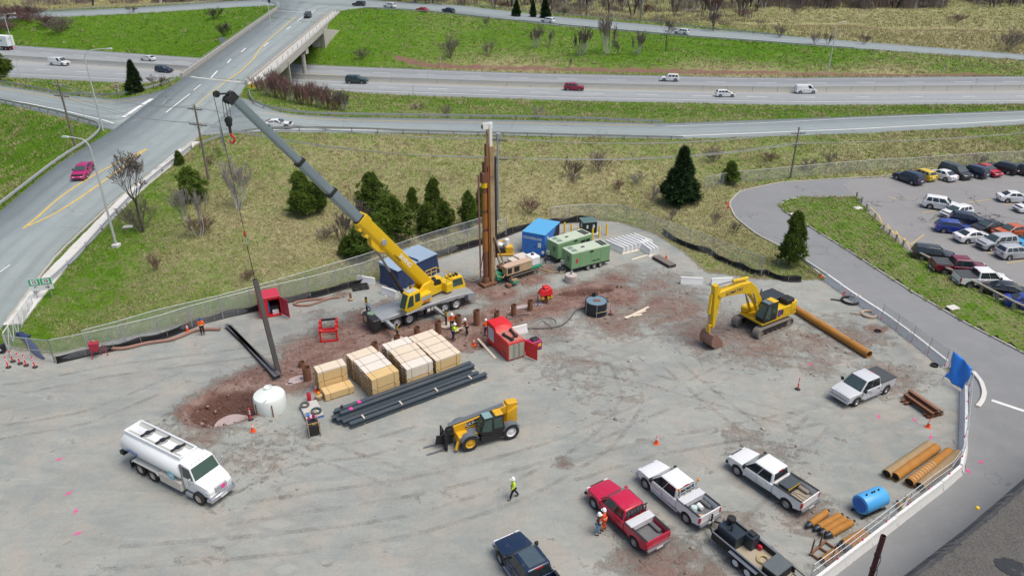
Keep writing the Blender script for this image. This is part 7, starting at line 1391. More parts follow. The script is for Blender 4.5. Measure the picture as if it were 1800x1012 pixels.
# ------------------------------------------------------------------ steel beams, pipes, casings
A0,B0 = G(606,752),G(846,663); dv = (B0-A0).normalized(); sv = Vector((-dv.y,dv.x,0)); L = (B0-A0).length
for i in range(4):
    o = thing('timber_bearer',ORD[i]+' timber bearer from the left under the steel beams','lumber',tuple(A0+dv*(L*(.12+.26*i))-sv*.45),math.atan2(sv.y,sv.x),'bearers under the beams'); MB().box(0,2.6,-.07,.07,0,.12).obj('timber',LW[0],o,bevel=.01); MB().box(0,.5,-.06,.06,.52,.64).obj('spacer',LW[1],o,bevel=.01)
BE = mat('blue_grey_beam',(.10,.125,.145),.45,.4,.12,1.2,dirt=.12,dirtcol=(.14,.10,.09)); lay = [(-.3,.32,.35),(.25,.32,.0),(.72,.32,-.3),(1.2,.32,-.5),(1.68,.32,-.2),(.9,.70,.1),(1.42,.70,-.15)]; nm7 = ('nearest','second nearest','third nearest','fourth nearest','farthest')
for i,(o_,z,sh)in enumerate(lay):
    ln = L*(1-.01*(i%3)); o = mobj('steel_beam',hbeam('beam',ln,BE,.38,.40),BE); along(o,A0+sv*o_+dv*sh+Vector((0,0,z)),A0+sv*o_+dv*(sh+ln)+Vector((0,0,z)),0); tag(o,(nm7[i]+' dark steel beam of the bottom layer beside the lumber')if i<5 else('near' if i==5 else 'far')+' dark steel beam lying on top of the pile beside the lumber','steel beam','steel beams beside the lumber')
p = A0+sv*1.4+dv*.45; o = thing('round_steel_block','small dark cap sitting on the end of the top beam','cap',(p.x,p.y,.9)); MB().lathe([(.11,0),(.11,.2),(.08,.22),(.01,.22)],n=12).obj('cap',DKG,o)
for i,k in enumerate((1.0,1.9)):o = MB().box(-.12,.12,-.2,.2,0,.004).obj('pink_paint_mark',PINK); q = A0+sv*(.9+.5*i)+dv*k; o.location = (q.x,q.y,.895); o.rotation_euler = (0,0,math.atan2(dv.y,dv.x)); tag(o,('pink paint mark','second pink paint mark')[i]+' on the top steel beam','paint mark')
def big_pipe(a,b_,r,label,m,name='steel_pipe',group='rusty steel pipes',z=None):
    A,B = G(*a,r),G(*b_,r); o = thing(name,label,'pipe',(A.x,A.y,(z or r)+.0)); d = (B-A); MB().pipe((0,0,0),(d.x,d.y,0),r,.03,24).obj('tube',m,o,smooth=40); MB().cyl((d.x*.03,d.y*.03,0),(d.x*.031,d.y*.031,0),r-.03,20).obj('inside_plug',BLACK,o); return o,d
big_pipe((1398,542),(1528,623),.36,'long orange rusty pipe behind the excavator',RUSTO)
big_pipe((1558,833),(1634,781),.33,'leftmost of the four large pipes, tan rust',RUSTB); big_pipe((1573,838),(1646,786),.33,'second of the four large pipes, half orange',RUSTO); o,d = big_pipe((1598,848),(1669,793),.33,'third of the four large pipes, orange with white rings',RUSTO); big_pipe((1617,855),(1684,797),.33,'rightmost of the four large pipes, tan rust',RUSTB)
for k in range(9):q = d*(.06+.06*k); q2 = q+d.normalized()*.035; MB().pipe((q.x,q.y,0),(q2.x,q2.y,0),.336,.012,24).obj('chalk_ring',mat('chalk_white',(.7,.62,.48),.8),o)
def casing(a,b_,r,label):
    A,B = G(*a,r),G(*b_,r); d = B-A; n_ = d.normalized(); o = thing('drill_casing_section',label,'pipe',(A.x,A.y,r+.02),0,'short drill casings'); L = d.length; MB().cyl(n_*.25,n_*(L-.3),r,20).obj('barrel',RUSTO,o); MB().cyl((0,0,0),n_*.25,r*.62,16,r*.88).cyl(-n_*.14,(0,0,0),r*.55,16).obj('black_coupling',NAVYB,o); MB().cyl(n_*(L-.3),n_*L,r*.45,14,r*.4).obj('steel_pin',DKG,o)
for i,(a,b_)in enumerate((((1420,924),(1457,897)),((1434,929),(1481,903)),((1444,936),(1490,909)),((1454,941),(1502,915)),((1476,958),(1524,931)),((1488,964),(1530,938)))):casing(a,b_,.23,('first','second','third','fourth','fifth','sixth')[i]+' short rusty casing from the left behind the white pickup')
casing((1593,902),(1577,880),.21,'left of two short casings by the curved fence'); casing((1603,890),(1592,872),.21,'right of two short casings by the curved fence')
big_pipe((1445,984),(1472,966),.22,'short orange pipe lying in the steel cradle',RUSTO)
q = G(1450,975); t = thing('pipe_cradle','rusty steel cradle frame with upright bars','rack',tuple(q),R(38)); 
for y in (-.55,.55):MB().bar((-.8,y,.12),(1.0,y,.12),.12).obj('runner',RUST,t)
for x in (-.7,.2,.9):MB().bar((x,-.6,.12),(x,.6,.12),.1).obj('crossbar',RUST,t)
for x,y in ((-.7,.55),(.25,.55),(-.1,-.5),(.7,-.5)):MB().bar((x,y,.1),(x+.05,y,1.25),.08).obj('upright',RUST,t)
q = G(1620,716); t = thing('beam_rack','stack of rusty steel beams on cross bearers near the blue tarp','steel beams',tuple(q),heading((1620,700),(35,24),.5)); HR_ = hbeam('beam',2.9,RUST,.28,.28); HR2 = hbeam('beam',1.6,RUST,.22,.22)
for y,z in ((.55,.42),(-.05,.42),(.95,.42),(.3,.70)):o = mobj('beam',HR_,RUST if y<.9 else mat('grey_rusty_beam',(.30,.25,.2),.8,.1,.2,2),t); o.location = (-1.45,y-.4,z)
for x in (-1.1,-.75,.95,1.25):o = mobj('bearer',HR2,RUST,t); o.location = (x,-1.0+.25*(x>0),.12); o.rotation_euler = (0,0,R(90))
for i,(x,y,h,rr)in enumerate(((541,667,1.25,.34),(660,622,1.2,.30),(699,609,1.2,.30),(734,595,1.25,.30),(771,589,1.5,.30),(806,580,1.6,.31),(838,571,1.6,.31),(903,554,1.2,.28),(932,545,1.1,.28),(873,560,.8,.28),(531,644,.5,.28))):
    p = G(x,y); o = thing('casing_stub',ORD[i]+' rusty casing stub from the left in the muddy row' if i<9 else('low rusty casing stub in the mud behind the row','short dark casing stub near the leaning pile')[i-9],'pipe',(p.x,p.y,ground_z(p.x,p.y)-.2),0,'casing stubs in the ground'); MB().pipe((0,0,0),(0,0,h+.2),rr,.025,20).obj('tube',RUST,o); MB().cyl((0,0,.1),(0,0,h-.5),rr-.03,16).obj('fill',BLACK,o)
# ------------------------------------------------------------------ other site gear
q = G(579,600); t = thing('red_frame','open red steel frame standing in the yard','steel frame',tuple(q),heading((579,590),(30,-3),.5)); FR = REDC
for y in (0,2.3):
    for x in (-.75,.75):MB().bar((x,y,0),(x,y,1.15),.16).obj('post',FR,t)
    MB().bar((-.83,y,1.1),(.83,y,1.1),.16).obj('crossbar',FR if y==0 else DKG,t); MB().bar((-.83,y,.08),(.83,y,.08),.14).obj('sill',FR,t)
for x in (-.75,.75):MB().bar((x,-.08,1.12),(x,2.38,1.12),.18).obj('side_beam',FR,t); MB().bar((x,0,.08),(x,2.3,.08),.12).obj('side_sill',PALE,t)
for x in (-.75,.75):
    for y in (.6,1.5):MB().box(x-.12,x+.12,y-.1,y+.1,1.2,1.38).obj('lug',FR,t,bevel=.02)
q = G(171,628); t = thing('dust_hopper','small dark red hopper on legs at the end of the brown hose','hopper',tuple(q),R(15)); MB().frust([(-.3,-.25,.75),(.3,-.25,.75),(.3,.25,.75),(-.3,.25,.75)],[(-.38,-.32,1.6),(.38,-.32,1.6),(.38,.32,1.6),(-.38,.32,1.6)]).obj('bin',REDD,t,bevel=.03)
for x,y in ((-.3,-.3),(.9,.1),(.3,.35),(-.35,.3)):MB().bar((x*.8,y*.8,.9),(x,y,0),.06).obj('leg',REDD,t)
MB().cyl((0,0,1.6),(.1,0,1.75),.16,12).obj('outlet',HOSEP,t)
q = G(958,532); t = thing('rotary_drill','bright red hydraulic drill head standing in red mud','drill head',(q.x,q.y,0),R(20)); MB().frust([(-.7,-.5,1.0),(.7,-.5,1.0),(.7,.5,1.0),(-.7,.5,1.0)],[(-.55,-.4,1.6),(.6,-.4,1.75),(.6,.4,1.75),(-.4,.4,1.6)]).obj('hood',REDC,t,bevel=.06); MB().lathe([(.25,0),(.32,.2),(.32,.9),(.45,1.0)],n=16).obj('spindle',RUST,t); MB().box(-.5,.5,-.4,.4,.75,1.0).obj('gearbox',DKG,t,bevel=.05)
for x in (-.45,.15,.5):MB().cyl((x,-.5,.85),(x,-.6,.85),.14,10).obj('motor',TYEL,t)
MB().tube([(-.6,-.3,1.3),(-1.0,-.5,1.2),(-1.1,-.5,.5),(-.95,-.4,.05)],.05,6).obj('hydraulic_hose',HOSEB,t); MB().box(-.25,.35,-.35,.35,1.7,1.9).obj('lifting_block',REDC,t,bevel=.05)
q = G(1003,494); t = thing('concrete_ballast','round concrete ballast block in front of the green generator','ballast',tuple(q)); MB().lathe([(.62,0),(.66,.05),(.66,.75),(.6,.82),(.01,.84)],n=22).obj('block',mat('pinkish_concrete',(.48,.42,.39),.85,0,.1,2,dirt=.2),t); MB().cyl((0,0,.8),(.1,0,1.25),.12,10).obj('lifting_pin',GALV,t)
q = G(1033,410); t = thing('transformer_box','black electrical transformer on a white concrete slab','transformer',tuple(q),R(12)); MB().box(-1.15,1.15,-1.1,1.1,0,.28).obj('slab',CONCL,t,bevel=.03); MB().box(-.9,.9,-.85,.85,.28,1.75).obj('cabinet',mat('dark_green_black',(.012,.025,.022),.45),t,bevel=.03); MB().box(-.95,.95,-.9,.9,1.75,1.84).obj('lid',mat('slate_green_lid',(.10,.17,.16),.45),t,bevel=.02)
for x,w in ((-.45,.2),(.35,.24)):MB().box(x,x+w,-.862,-.85,1.0,1.45).obj('label',SIGNW,t)
MB().box(-.912,-.9,-.3,.0,1.0,1.5).obj('label',SIGNW,t)
BY = mat('bollard_yellow',(.80,.52,.01),.45,0,.04,2); nmb = ['leftmost','second','third','fourth','fifth','sixth','rightmost']
for i,(x,y)in enumerate(((992,411),(1004,414),(1016,420),(1028,426),(1041,422),(1053,417),(1066,413))):
    p = G(x,y); o = thing('bollard',nmb[i]+' yellow bollard from the left round the transformer' if 0<i<6 else nmb[i]+' yellow bollard round the transformer','bollard',tuple(p),0,'yellow bollards'); MB().lathe([(.115,0),(.115,1.45),(.08,1.53),(.01,1.56)],n=14).obj('shaft',BY,o)
q = G(1167,462); t = thing('steel_plate_box','flat dark steel box lying on the gravel under a cone','steel box',tuple(q),heading((1167,462),(25,14),0)); MB().box(-1.5,1.5,-.5,.5,0,.34).obj('box',mat('dark_plate',(.05,.035,.035),.6),t,bevel=.02); MB().box(-1.45,1.45,-.45,.45,.34,.36).obj('lid',mat('brown_plate',(.17,.14,.125),.7),t)
q = G(548,724); t = thing('pallet','blue-edged pallet wrapped in pale sheet','pallet',tuple(q),R(28)); MB().box(-.7,.7,-1.1,1.1,.14,.34).obj('load',mat('pale_sheet',(.5,.49,.47),.8,dirt=.2),t,bevel=.05)
for y in (-1.0,-.35,.35,1.0):MB().box(-.72,.72,y-.06,y+.06,0,.13).obj('slat',BLUEC,t)
for (x,y),r_,lb,m_ in (((-.35,.65),.36,'dark cable coil at the back of the pallet',HOSEB),((.25,-.6),.42,'dark green cable coil at the front of the pallet',mat('green_cable',(.05,.085,.08),.6))):
    c,s_ = math.cos(R(28)),math.sin(R(28)); o = thing('cable_coil',lb,'cable',(q.x+x*c-y*s_,q.y+x*s_+y*c,.36))
    for k in range(8):MB().tube([((r_-.04*(k%4))*math.cos(a),(r_-.04*(k%4))*math.sin(a),.04+.06*(k//4)+.02*math.sin(2*a+k))for a in np.linspace(0,2*math.pi,21)[:-1]],.028,5,True).obj('loop',m_,o)
q = G(544,703); t = thing('fire_extinguisher','red fire extinguisher standing behind the pallet','fire extinguisher',tuple(q)); MB().lathe([(.16,0),(.17,.05),(.17,.62),(.08,.75),(.05,.82)],n=14).obj('cylinder',SIGNR,t); MB().box(-.05,.12,-.03,.03,.82,.92).obj('valve',GALV,t)
q = G(561,701); t = thing('drum','tan drum with an orange cap beside the lumber','drum',tuple(q)); MB().lathe([(.3,0),(.32,.05),(.32,.38),(.2,.5),(.1,.52)],n=16).obj('drum',mat('tan_drum',(.42,.30,.16),.7,dirt=.2),t); MB().lathe([(.12,.5),(.14,.62),(.08,.72),(.01,.74)],n=12).obj('cap',AMBER,t)
q = G(552,757); t = thing('gas_cylinder_cage','steel cage with welding machine, hoses and a maroon cylinder','welding cage',tuple(q),R(112)); fr_ = MB()
for x in (-.75,.75):
    for y in (-.42,.42):fr_.bar((x,y,0),(x,y,1.25),.06)
    fr_.bar((x,-.42,1.25),(x,.42,1.25),.05)
for y in (-.42,.42):fr_.bar((-.75,y,.06),(.75,y,.06),.08); fr_.bar((-.75,y,1.0),(.75,y,1.0),.04)
fr_.obj('frame',PALE,t); MB().box(-.7,.1,-.36,.36,.1,1.0).obj('welder',BLACK,t,bevel=.05); MB().lathe([(.13,.1),(.13,1.05),(.05,1.2)],(-.45,-.1,.0),n=12).obj('black_cylinder',BLACK,t); MB().lathe([(.12,.1),(.12,1.1),(.05,1.25)],(.45,-.15,0),n=12).lathe([(.12,.1),(.12,1.1),(.05,1.25)],(.2,.22,0),n=12).obj('maroon_cylinders',mat('maroon_paint',(.36,.02,.12)),t)
for k in range(6):MB().tube([(-.2+(.28-.03*(k%3))*math.cos(a),(.28-.03*(k%3))*math.sin(a),1.05+.05*(k//3))for a in np.linspace(0,2*math.pi,19)[:-1]],.028,5,True).obj('hose_loop',BLACK,t)
MB().box(.5,.75,.1,.35,1.0,1.25).obj('blue_bottle',BLUEC,t,bevel=.05); MB().box(-.6,-.4,-.2,.1,1.02,1.12).obj('yellow_regulator',SIGNY,t)
q = G(638,497); t = thing('scrap_pallet','dark pallet of scrap by the silt fence','pallet',tuple(G(633,506)),R(20))
for y in (-.6,-.2,.2,.6):MB().box(-.9,.9,y-.09,y+.09,.12,.2).obj('slat',BLACK,t)
for x in (-.7,0,.7):MB().box(x-.06,x+.06,-.65,.65,0,.12).obj('bearer',BLACK,t)
q = G(617,528); t = thing('hydrant_stub','small brown valve stub on a tan base beside the red stain','valve',tuple(q)); MB().lathe([(.25,0),(.25,.25),(.12,.3)],n=12).obj('base',TAN,t); MB().lathe([(.12,.28),(.12,.8),(.06,.9),(.01,.92)],n=12).obj('stem',RUST,t)
for (x,y),lb,m_,r_ in (((1494,530),'black hose coil beside the barrier run',BLACK,.85),((1503,526),'small grey hose coil on the black one',mat('pale_hose2',(.45,.38,.32),.7),.45),((1527,554),'tan hose coil near the barrier run',mat('tan_hose',(.46,.35,.26),.7),.7)):
    p = G(x,y); o = thing('hose_coil',lb,'hose',(p.x,p.y,.02 if r_!=.45 else .28))
    for k in range(4):MB().tube([((r_-.07*(k%2))*math.cos(a),(r_-.07*(k%2))*math.sin(a),.07+.11*(k//2))for a in np.linspace(0,2*math.pi,25)[:-1]],.065,7,True).obj('loop',m_,o)
    if r_ !=.45:MB().tube([(-r_,0,.08),(-r_-.5,.25,.08),(-r_-1.0,.35,.08)],.065,7).obj('loose_end',m_,o)
for (x,y),lb in (((1543,580),'black catch-basin pipe opening near the barriers'),((1642,643),'small black drain opening by the barriers')):
    p = G(x,y); o = thing('drain_inlet',lb,'drain',(p.x,p.y,ground_z(p.x,p.y))); MB().pipe((0,0,-.2),(0,0,.18),.32,.04,16).obj('ring',BLACK,o); MB().cyl((0,0,-.1),(0,0,.05),.28,14).obj('grate',DKG,o)
# low wooden rail and posts of the parking lot
RW = mat('weathered_rail_wood',(.30,.28,.24),.9,0,.2,2); pl_ = [(1505,349),(1514,357),(1522,371),(1537,386),(1552,406),(1562,416),(1574,426),(1586,436),(1601,448)]
o0 = G(*pl_[0]); t = thing('wooden_post_barrier','row of short wooden posts with a sagging cable along the lot edge','barrier',tuple(o0)); prev = None
for p in pl_:
    q = G(*p)-o0; z = ground_z(q.x+o0.x,q.y+o0.y)-o0.z; MB().bar((q.x,q.y,z-.2),(q.x,q.y,z+.85),.2).obj('post',RW,t,bevel=.02); c = Vector((q.x,q.y,z+.65))
    if prev:MB().tube([lerp(prev,c,k/4)-Vector((0,0,.12*math.sin(math.pi*k/4)))for k in range(5)],.02,5).obj('cable',GALV,t)
    prev = c
pl_ = [(1612,458),(1632,468),(1648,481),(1672,490),(1693,503),(1722,517),(1750,532),(1778,547),(1800,557),(1840,577)]; o0 = G(*pl_[0]); t = thing('wooden_rail_fence','low grey wooden rail fence in front of the parked pickups','fence',tuple(o0)); prev = None
for p in pl_:
    q = G(*p)-o0; z = ground_z(q.x+o0.x,q.y+o0.y)-o0.z; MB().bar((q.x,q.y,z-.2),(q.x,q.y,z+.75),.24).obj('post',RW,t,bevel=.02); c = Vector((q.x,q.y,z+.82))
    if prev:MB().bar(prev,c,.26,.16).obj('rail',RW,t,bevel=.02)
    prev = c
for (x,y),lb in (((1508,366),'grey slab lying in the island grass by the posts'),((1675,541),'white manhole ring in the island verge'),((1396,377),'small white stone at the tip of the island'),((225,399),'white sheet lying in the grass by the lamp')):
    p = hit(x,y); o = thing('ground_slab',lb,'slab',(p.x,p.y,ground_z(p.x,p.y)),R(20)); MB().slab([(.6,.4),(-.5,.45),(-.6,-.4),(.5,-.45)],.0,.1).obj('slab',CONCL,o,bevel=.02)
p0 = hit(1368,466); p1 = hit(1403,456); t = thing('swing_gate','grey swing gate arm beside the dark pine','gate',tuple(p0)); d = p1-p0; MB().cyl((0,0,.9),(d.x,d.y,.95),.09,8).obj('arm',GALV,t); MB().cyl((0,0,0),(0,0,1),.07,8).obj('post',GALV,t); MB().cyl((d.x,d.y,0),(d.x,d.y,1.05),.07,8).obj('post',GALV,t)
p0,p1 = G(1404,462),G(1453,494); t = thing('beam_gate','long white barrier beam running down to the concrete barriers','gate',tuple(p0)); d = p1-p0; MB().bar((0,0,.7),(d.x,d.y,.7),.12,.28).obj('beam',WG,t)
for k in (0,.5,1):MB().cyl((d.x*k,d.y*k,0),(d.x*k,d.y*k,.8),.05,8).obj('post',GALV,t)
# steel pole and the gravel roof in the lower right corner
p = G(1530,1012,0.0); tip = G(1553,941,7.0); t = thing('steel_pole','dark red-brown steel pole rising from the bottom edge','pole',(tip.x,tip.y,0)); PB = mat('maroon_pole',(.10,.03,.035),.6,.1,.15,2); MB().pipe((0,0,0),(0,0,7.0),.14,.02,16).obj('tube',PB,t)
for z in (3.4,4.6,5.6):MB().pipe((0,0,z),(0,0,z+.08),.165,.03,14).obj('clamp',DKG,t)
MB().tube([(.17,0,5.6),(.25,.0,5.2),(.2,0,4.7),(.28,0,4.3),(.2,0,3.5)],.018,5).obj('cable',BLACK,t)
ZR = 6.0; rp = [G(*q,ZR)for q in((1590,1012),(1700,928),(1800,842),(2100,600),(2600,900),(2200,1500),(1450,1120))]; t = thing('flat_roof_building','building with a flat gravel roof in the lower right corner','building',(0,0,0))
def gravel_roof():
    m,nt,b = newmat('roof_gravel'); P = nd(nt,'ShaderNodeNewGeometry').outputs['Position']; v = nd(nt,'ShaderNodeTexVoronoi'); v.inputs['Scale'].default_value = 22; lk(nt,P,v.inputs['Vector'])
    hs = nd(nt,'ShaderNodeSeparateColor'); lk(nt,v.outputs['Color'],hs.inputs[0]); c = mixc(nt,hs.outputs[0],(.03,.03,.03),(.16,.15,.135)); c = mixc(nt,.35,c,mixc(nt,noise(nt,P,1.2,4),(.08,.08,.075),(.2,.19,.17))); lk(nt,c,b.inputs['Base Color']); b.inputs['Roughness'].default_value = .95
    bp = nd(nt,'ShaderNodeBump'); bp.inputs['Distance'].default_value = .03; lk(nt,v.outputs['Distance'],bp.inputs['Height']); lk(nt,bp.outputs[0],b.inputs['Normal']); return m
MB().slab([(p.x,p.y)for p in rp],ZR-.4,ZR).obj('gravel_roof',gravel_roof(),t,smooth=0); MB().slab([(lerp(p,rp[4],.02).x,lerp(p,rp[4],.02).y)for p in rp],0,ZR-.4).obj('walls',CONC,t,smooth=0)
TAR = mat('roof_tar',(.018,.02,.024),.45,0,.5,2.5,fine=.3,bump=.6,dirt=.08,dirtcol=(.35,.36,.37)); em = MB(); ed = resample([rp[6],rp[0],rp[1],rp[2],rp[3]],160); rr = random.Random(5)
inn = Vector((rp[4].x-rp[1].x,rp[4].y-rp[1].y,0)).normalized(); vs = []
for p in ed:w = .65+.25*rr.random()+.15*mnoise.noise(Vector((p[0],p[1],0))); vs +=[(p[0]-inn.x*(.05+.05*rr.random()),p[1]-inn.y*.05,ZR-.15),(p[0]-inn.x*.03,p[1]-inn.y*.03,ZR+.05+.04*rr.random()),(p[0]+inn.x*w*.5,p[1]+inn.y*w*.5,ZR+.06+.05*rr.random()),(p[0]+inn.x*w,p[1]+inn.y*w,ZR+.002)]
em.add(vs,[(i*4+j,i*4+j+1,i*4+5+j,i*4+4+j)for i in range(159)for j in range(3)]); em.obj('tar_edge',TAR,t,smooth=0)
pc_ = G(1775,995,ZR); pts = [(pc_.x+(.62+.18*rr.random())*math.cos(a),pc_.y+(.5+.15*rr.random())*math.sin(a))for a in np.linspace(0,2*math.pi,26)[:-1]]; MB().slab(pts,ZR-.05,ZR+.03).obj('tar_patch',TAR,t,smooth=0)
for (x,y),lb in (((1718,893),'small yellow marker at the roof edge'),):p = G(x,y,ZR+.06); o = thing('roof_marker',lb,'marker',tuple(p)); MB().lathe([(.12,0),(.1,.1),(.01,.14)],n=10).obj('cap',SIGNY,o)
# survey paint crosses on the ground
for i,(x,y)in enumerate(((104,807),(121,867),(133,898),(137,937),(1545,732),(1608,738),(1424,640),(1636,768),(1702,828),(1724,812),(1470,1000),(1580,915))):
    p = G(x,y); g = ground_z(p.x,p.y); g = max(g,.035 if x>1690 else g); b = MB(); a = R(20+40*(i%3)); s = .28; b.bar((-s*math.cos(a),-s*math.sin(a),0),(s*math.cos(a),s*math.sin(a),0),.07,.008); b.bar((s*.6*math.sin(a),-s*.6*math.cos(a),0),(-s*.6*math.sin(a),s*.6*math.cos(a),0),.06,.006); o = b.obj('survey_mark',PINK); o.location = (p.x,p.y,g+.02); struct(o)
# ------------------------------------------------------------------ people
def skin(name,chains,rad):
    """one continuous surface grown round a skeleton: chains of (key, point)"""
    vs = []; ix = {}; es = []; rs = []
    for ch in chains:
        pk = None
        for k in ch:
            if k not in ix:ix[k] = len(vs); vs.append(rad[k][0]); rs.append(rad[k][1])
            if pk is not None:es.append((ix[pk],ix[k]))
            pk = k
    me = bpy.data.meshes.new(name); me.from_pydata(vs,es,[]); o = bpy.data.objects.new('tmp',me); COL.objects.link(o); m = o.modifiers.new('s','SKIN'); m.use_smooth_shade = True
    for d,r in zip(me.skin_vertices[0].data,rs):d.radius = r if isinstance(r,tuple)else (r,r)
    me.skin_vertices[0].data[0].use_root = True; su = o.modifiers.new('u','SUBSURF'); su.levels = su.render_levels = 1
    dg = bpy.context.evaluated_depsgraph_get(); out = bpy.data.meshes.new_from_object(o.evaluated_get(dg)); bpy.data.objects.remove(o); out.name = name; out.polygons.foreach_set('use_smooth',[True]*len(out.polygons)); return out
SKIN = mat('skin',(.50,.30,.21),.6,0,.06,4); VOR = mat('hi_vis_orange',(.92,.13,.01),.6,0,.06,4); VYE = mat('hi_vis_yellow',(.62,.85,.02),.6,0,.06,4); BAND = mat('reflective_band',(.80,.82,.55),.4); HATW = mat('hard_hat_white',(.85,.86,.86),.3,0,.02,4); HATB = mat('hard_hat_blue',(.03,.08,.25),.35); NAVY = mat('navy_cloth',(.012,.03,.10),.8); DARK = mat('dark_cloth',(.018,.018,.022),.85); JEAN = mat('jeans',(.16,.32,.46),.8,0,.1,5); ORC = mat('orange_coverall',(.80,.09,.02),.7)
def person(x,y,rz,label,vest,trouser,sleeve,hat=HATW,step=0.0,arms=(.1,.1),bend=0.0):
    p = G(x,y); t = thing('person',label,'person',(p.x,p.y,ground_z(p.x,p.y)+.005),rz,'workers on the site'); b = bend
    J = {'pel':((0,0,.98),(.15,.11)),'sp':((.04+b*.3,0,1.18),(.15,.11)),'ch':((.02+b*.7,0,1.40),(.17,.12)),'nk':((.02+b,0,1.53),.06),'hd':((.05+b*1.1,0,1.64),(.085,.10)),'tp':((.05+b*1.15,0,1.74),(.075,.085))}
    for s,n in ((1,'l'),(-1,'r')):
        f = step*s; a = arms[0]if s>0 else arms[1]
        J.update({n+'hp':((0,s*.10,.93),.10),n+'kn':((f*.55+.03,s*.11,.52),.068),n+'an':((f-.02-(.06 if f<0 else 0),s*.11,.09),.05),n+'to':((f+.15,s*.13,.045),.042),
                  n+'sh':((.02+b*.75,s*.20,1.43),.068),n+'el':((.02+b*.7+a*.35,s*.27,1.15),.05),n+'wr':((.06+b*.7+a,s*.24,.93+abs(a)*.5),.036),n+'pm':((.08+b*.7+a*1.15,s*.235,.86+abs(a)*.55),(.04,.022))})
    chains = [('pel','sp','ch','nk','hd','tp')]+[c for n in 'lr' for c in(('pel',n+'hp',n+'kn',n+'an',n+'to'),('ch',n+'sh',n+'el',n+'wr',n+'pm'))]
    for s,n in ((1,'l'),(-1,'r')):
        q = Vector(J[n+'pm'][0])
        for k in range(5):
            e = q+Vector(((k-1.5)*.018,0,-.075-.01*(2-abs(k-2))))if k<4 else q+Vector((.05,0,-.03)); J[n+'f%d'%k] = (tuple(lerp(q,e,.5)),.010); J[n+'g%d'%k] = (tuple(e+Vector((.008,-s*.01,0))),.008); chains.append((n+'pm',n+'f%d'%k,n+'g%d'%k))
    mobj('body',skin('body',chains,J),SKIN,t)
    def fat(keys,e):return {k:(J[k][0],tuple(r+e for r in(J[k][1]if isinstance(J[k][1],tuple)else(J[k][1],)*2)))for k in keys}
    K = [n+j for n in 'lr' for j in('hp','kn','an')]; mobj('trousers',skin('trousers',[('pel','lhp','lkn','lan'),('pel','rhp','rkn','ran')],fat(['pel']+K,.018)),trouser,t)
    K = [n+j for n in 'lr' for j in('sh','el','wr')]; mobj('shirt',skin('shirt',[('ch','lsh','lel','lwr'),('ch','rsh','rel','rwr'),('sp','ch','nk')],fat(['ch','sp','nk']+K,.014)),sleeve,t)
    mobj('vest',skin('vest',[('pel','sp','ch','lsh'),('ch','rsh')],{**fat(['pel','sp','ch'],.03),**fat(['lsh','rsh'],.008)}),vest,t)
    MB().lathe([(.205,1.10),(.20,1.16)],(.04+b*.3,0,0),n=16,caps=False).obj('reflective_band',BAND,t).scale = (.9,1,1)
    h = J['hd'][0]; MB().lathe([(.155,.03),(.135,.06),(.13,.12),(.09,.185),(.01,.20)],(h[0],0,h[2]),n=16).box(h[0]+.08,h[0]+.19,-.08,.08,h[2]+.04,h[2]+.06).obj('hard_hat',hat,t)
    for s in (1,-1):MB().box(-.09,.15,-.05,.05,0,.10).obj('boot',DARK,t,bevel=.03).location = (step*s+.02,s*.12,0)
    MB().box(h[0]+.075,h[0]+.11,-.015,.015,h[2]-.035,h[2]+.0).obj('nose',SKIN,t,bevel=.008)
    for s in (1,-1):MB().box(h[0]+.075,h[0]+.09,s*.035-.013,s*.035+.013,h[2]+.005,h[2]+.02).obj('eye',INK,t)
    MB().box(h[0]+.075,h[0]+.088,-.025,.025,h[2]-.065,h[2]-.055).obj('mouth',SIGNR,t)
    return t
person(357,588,R(-60),'worker in an orange vest and dark clothes by the brown hose',VOR,DARK,VOR,HATB); person(903,875,R(200),'worker in a yellow vest walking across the open yard',VYE,DARK,VYE,HATW,.32,(.2,-.15)); person(1050,938,R(-20),'worker in jeans and an orange and yellow vest beside the red pickup',VOR,JEAN,DARK,HATW,.05,(.1,.2)); person(1061,931,R(160),'worker in orange coveralls beside the red pickup',VOR,ORC,ORC,HATW,.04,(.25,.1))
person(795,579,R(-80),'worker in orange standing behind the yellow-vested worker at the casings',VOR,DARK,VOR,HATW,.05,(.3,.2),.06); person(797,598,R(10),'worker in a yellow vest and blue trousers at the trench',VYE,NAVY,VYE,HATW,.06,(.4,.35),.12); person(821,589,R(190),'worker in an orange vest and dark trousers holding the plank',VOR,DARK,DARK,HATW,.05,(.35,.3),.1); person(855,590,R(120),'worker in orange and navy left of the red power pack',VOR,NAVY,VOR,HATW,.06,(.15,.1))
# ------------------------------------------------------------------ vegetation
def leafmat(name,c0,c1,c2):
    m,nt,b = newmat(name); oi = nd(nt,'ShaderNodeObjectInfo'); P = nd(nt,'ShaderNodeTexCoord').outputs['Object']; g = nd(nt,'ShaderNodeNewGeometry')
    c = mixc(nt,g.outputs['Random Per Island'],c0,c1); c = mixc(nt,ramp(nt,noise(nt,P,.9,3),.4,.7),c,c2); hs = nd(nt,'ShaderNodeHueSaturation'); lk(nt,math_(nt,'ADD',.8,math_(nt,'MULTIPLY',oi.outputs['Random'],.4)),hs.inputs['Value']); lk(nt,c,hs.inputs['Color']); lk(nt,hs.outputs[0],b.inputs['Base Color']); b.inputs['Roughness'].default_value = .75; b.inputs['Specular IOR Level'].default_value = .2
    return m
NEED = leafmat('pine_needles',(.042,.08,.015),(.115,.18,.028),(.15,.215,.03)); SPRU = leafmat('spruce_needles',(.016,.038,.014),(.036,.068,.022),(.03,.062,.018)); BARKM = mat('pine_bark',(.10,.07,.05),.9,0,.2,4)
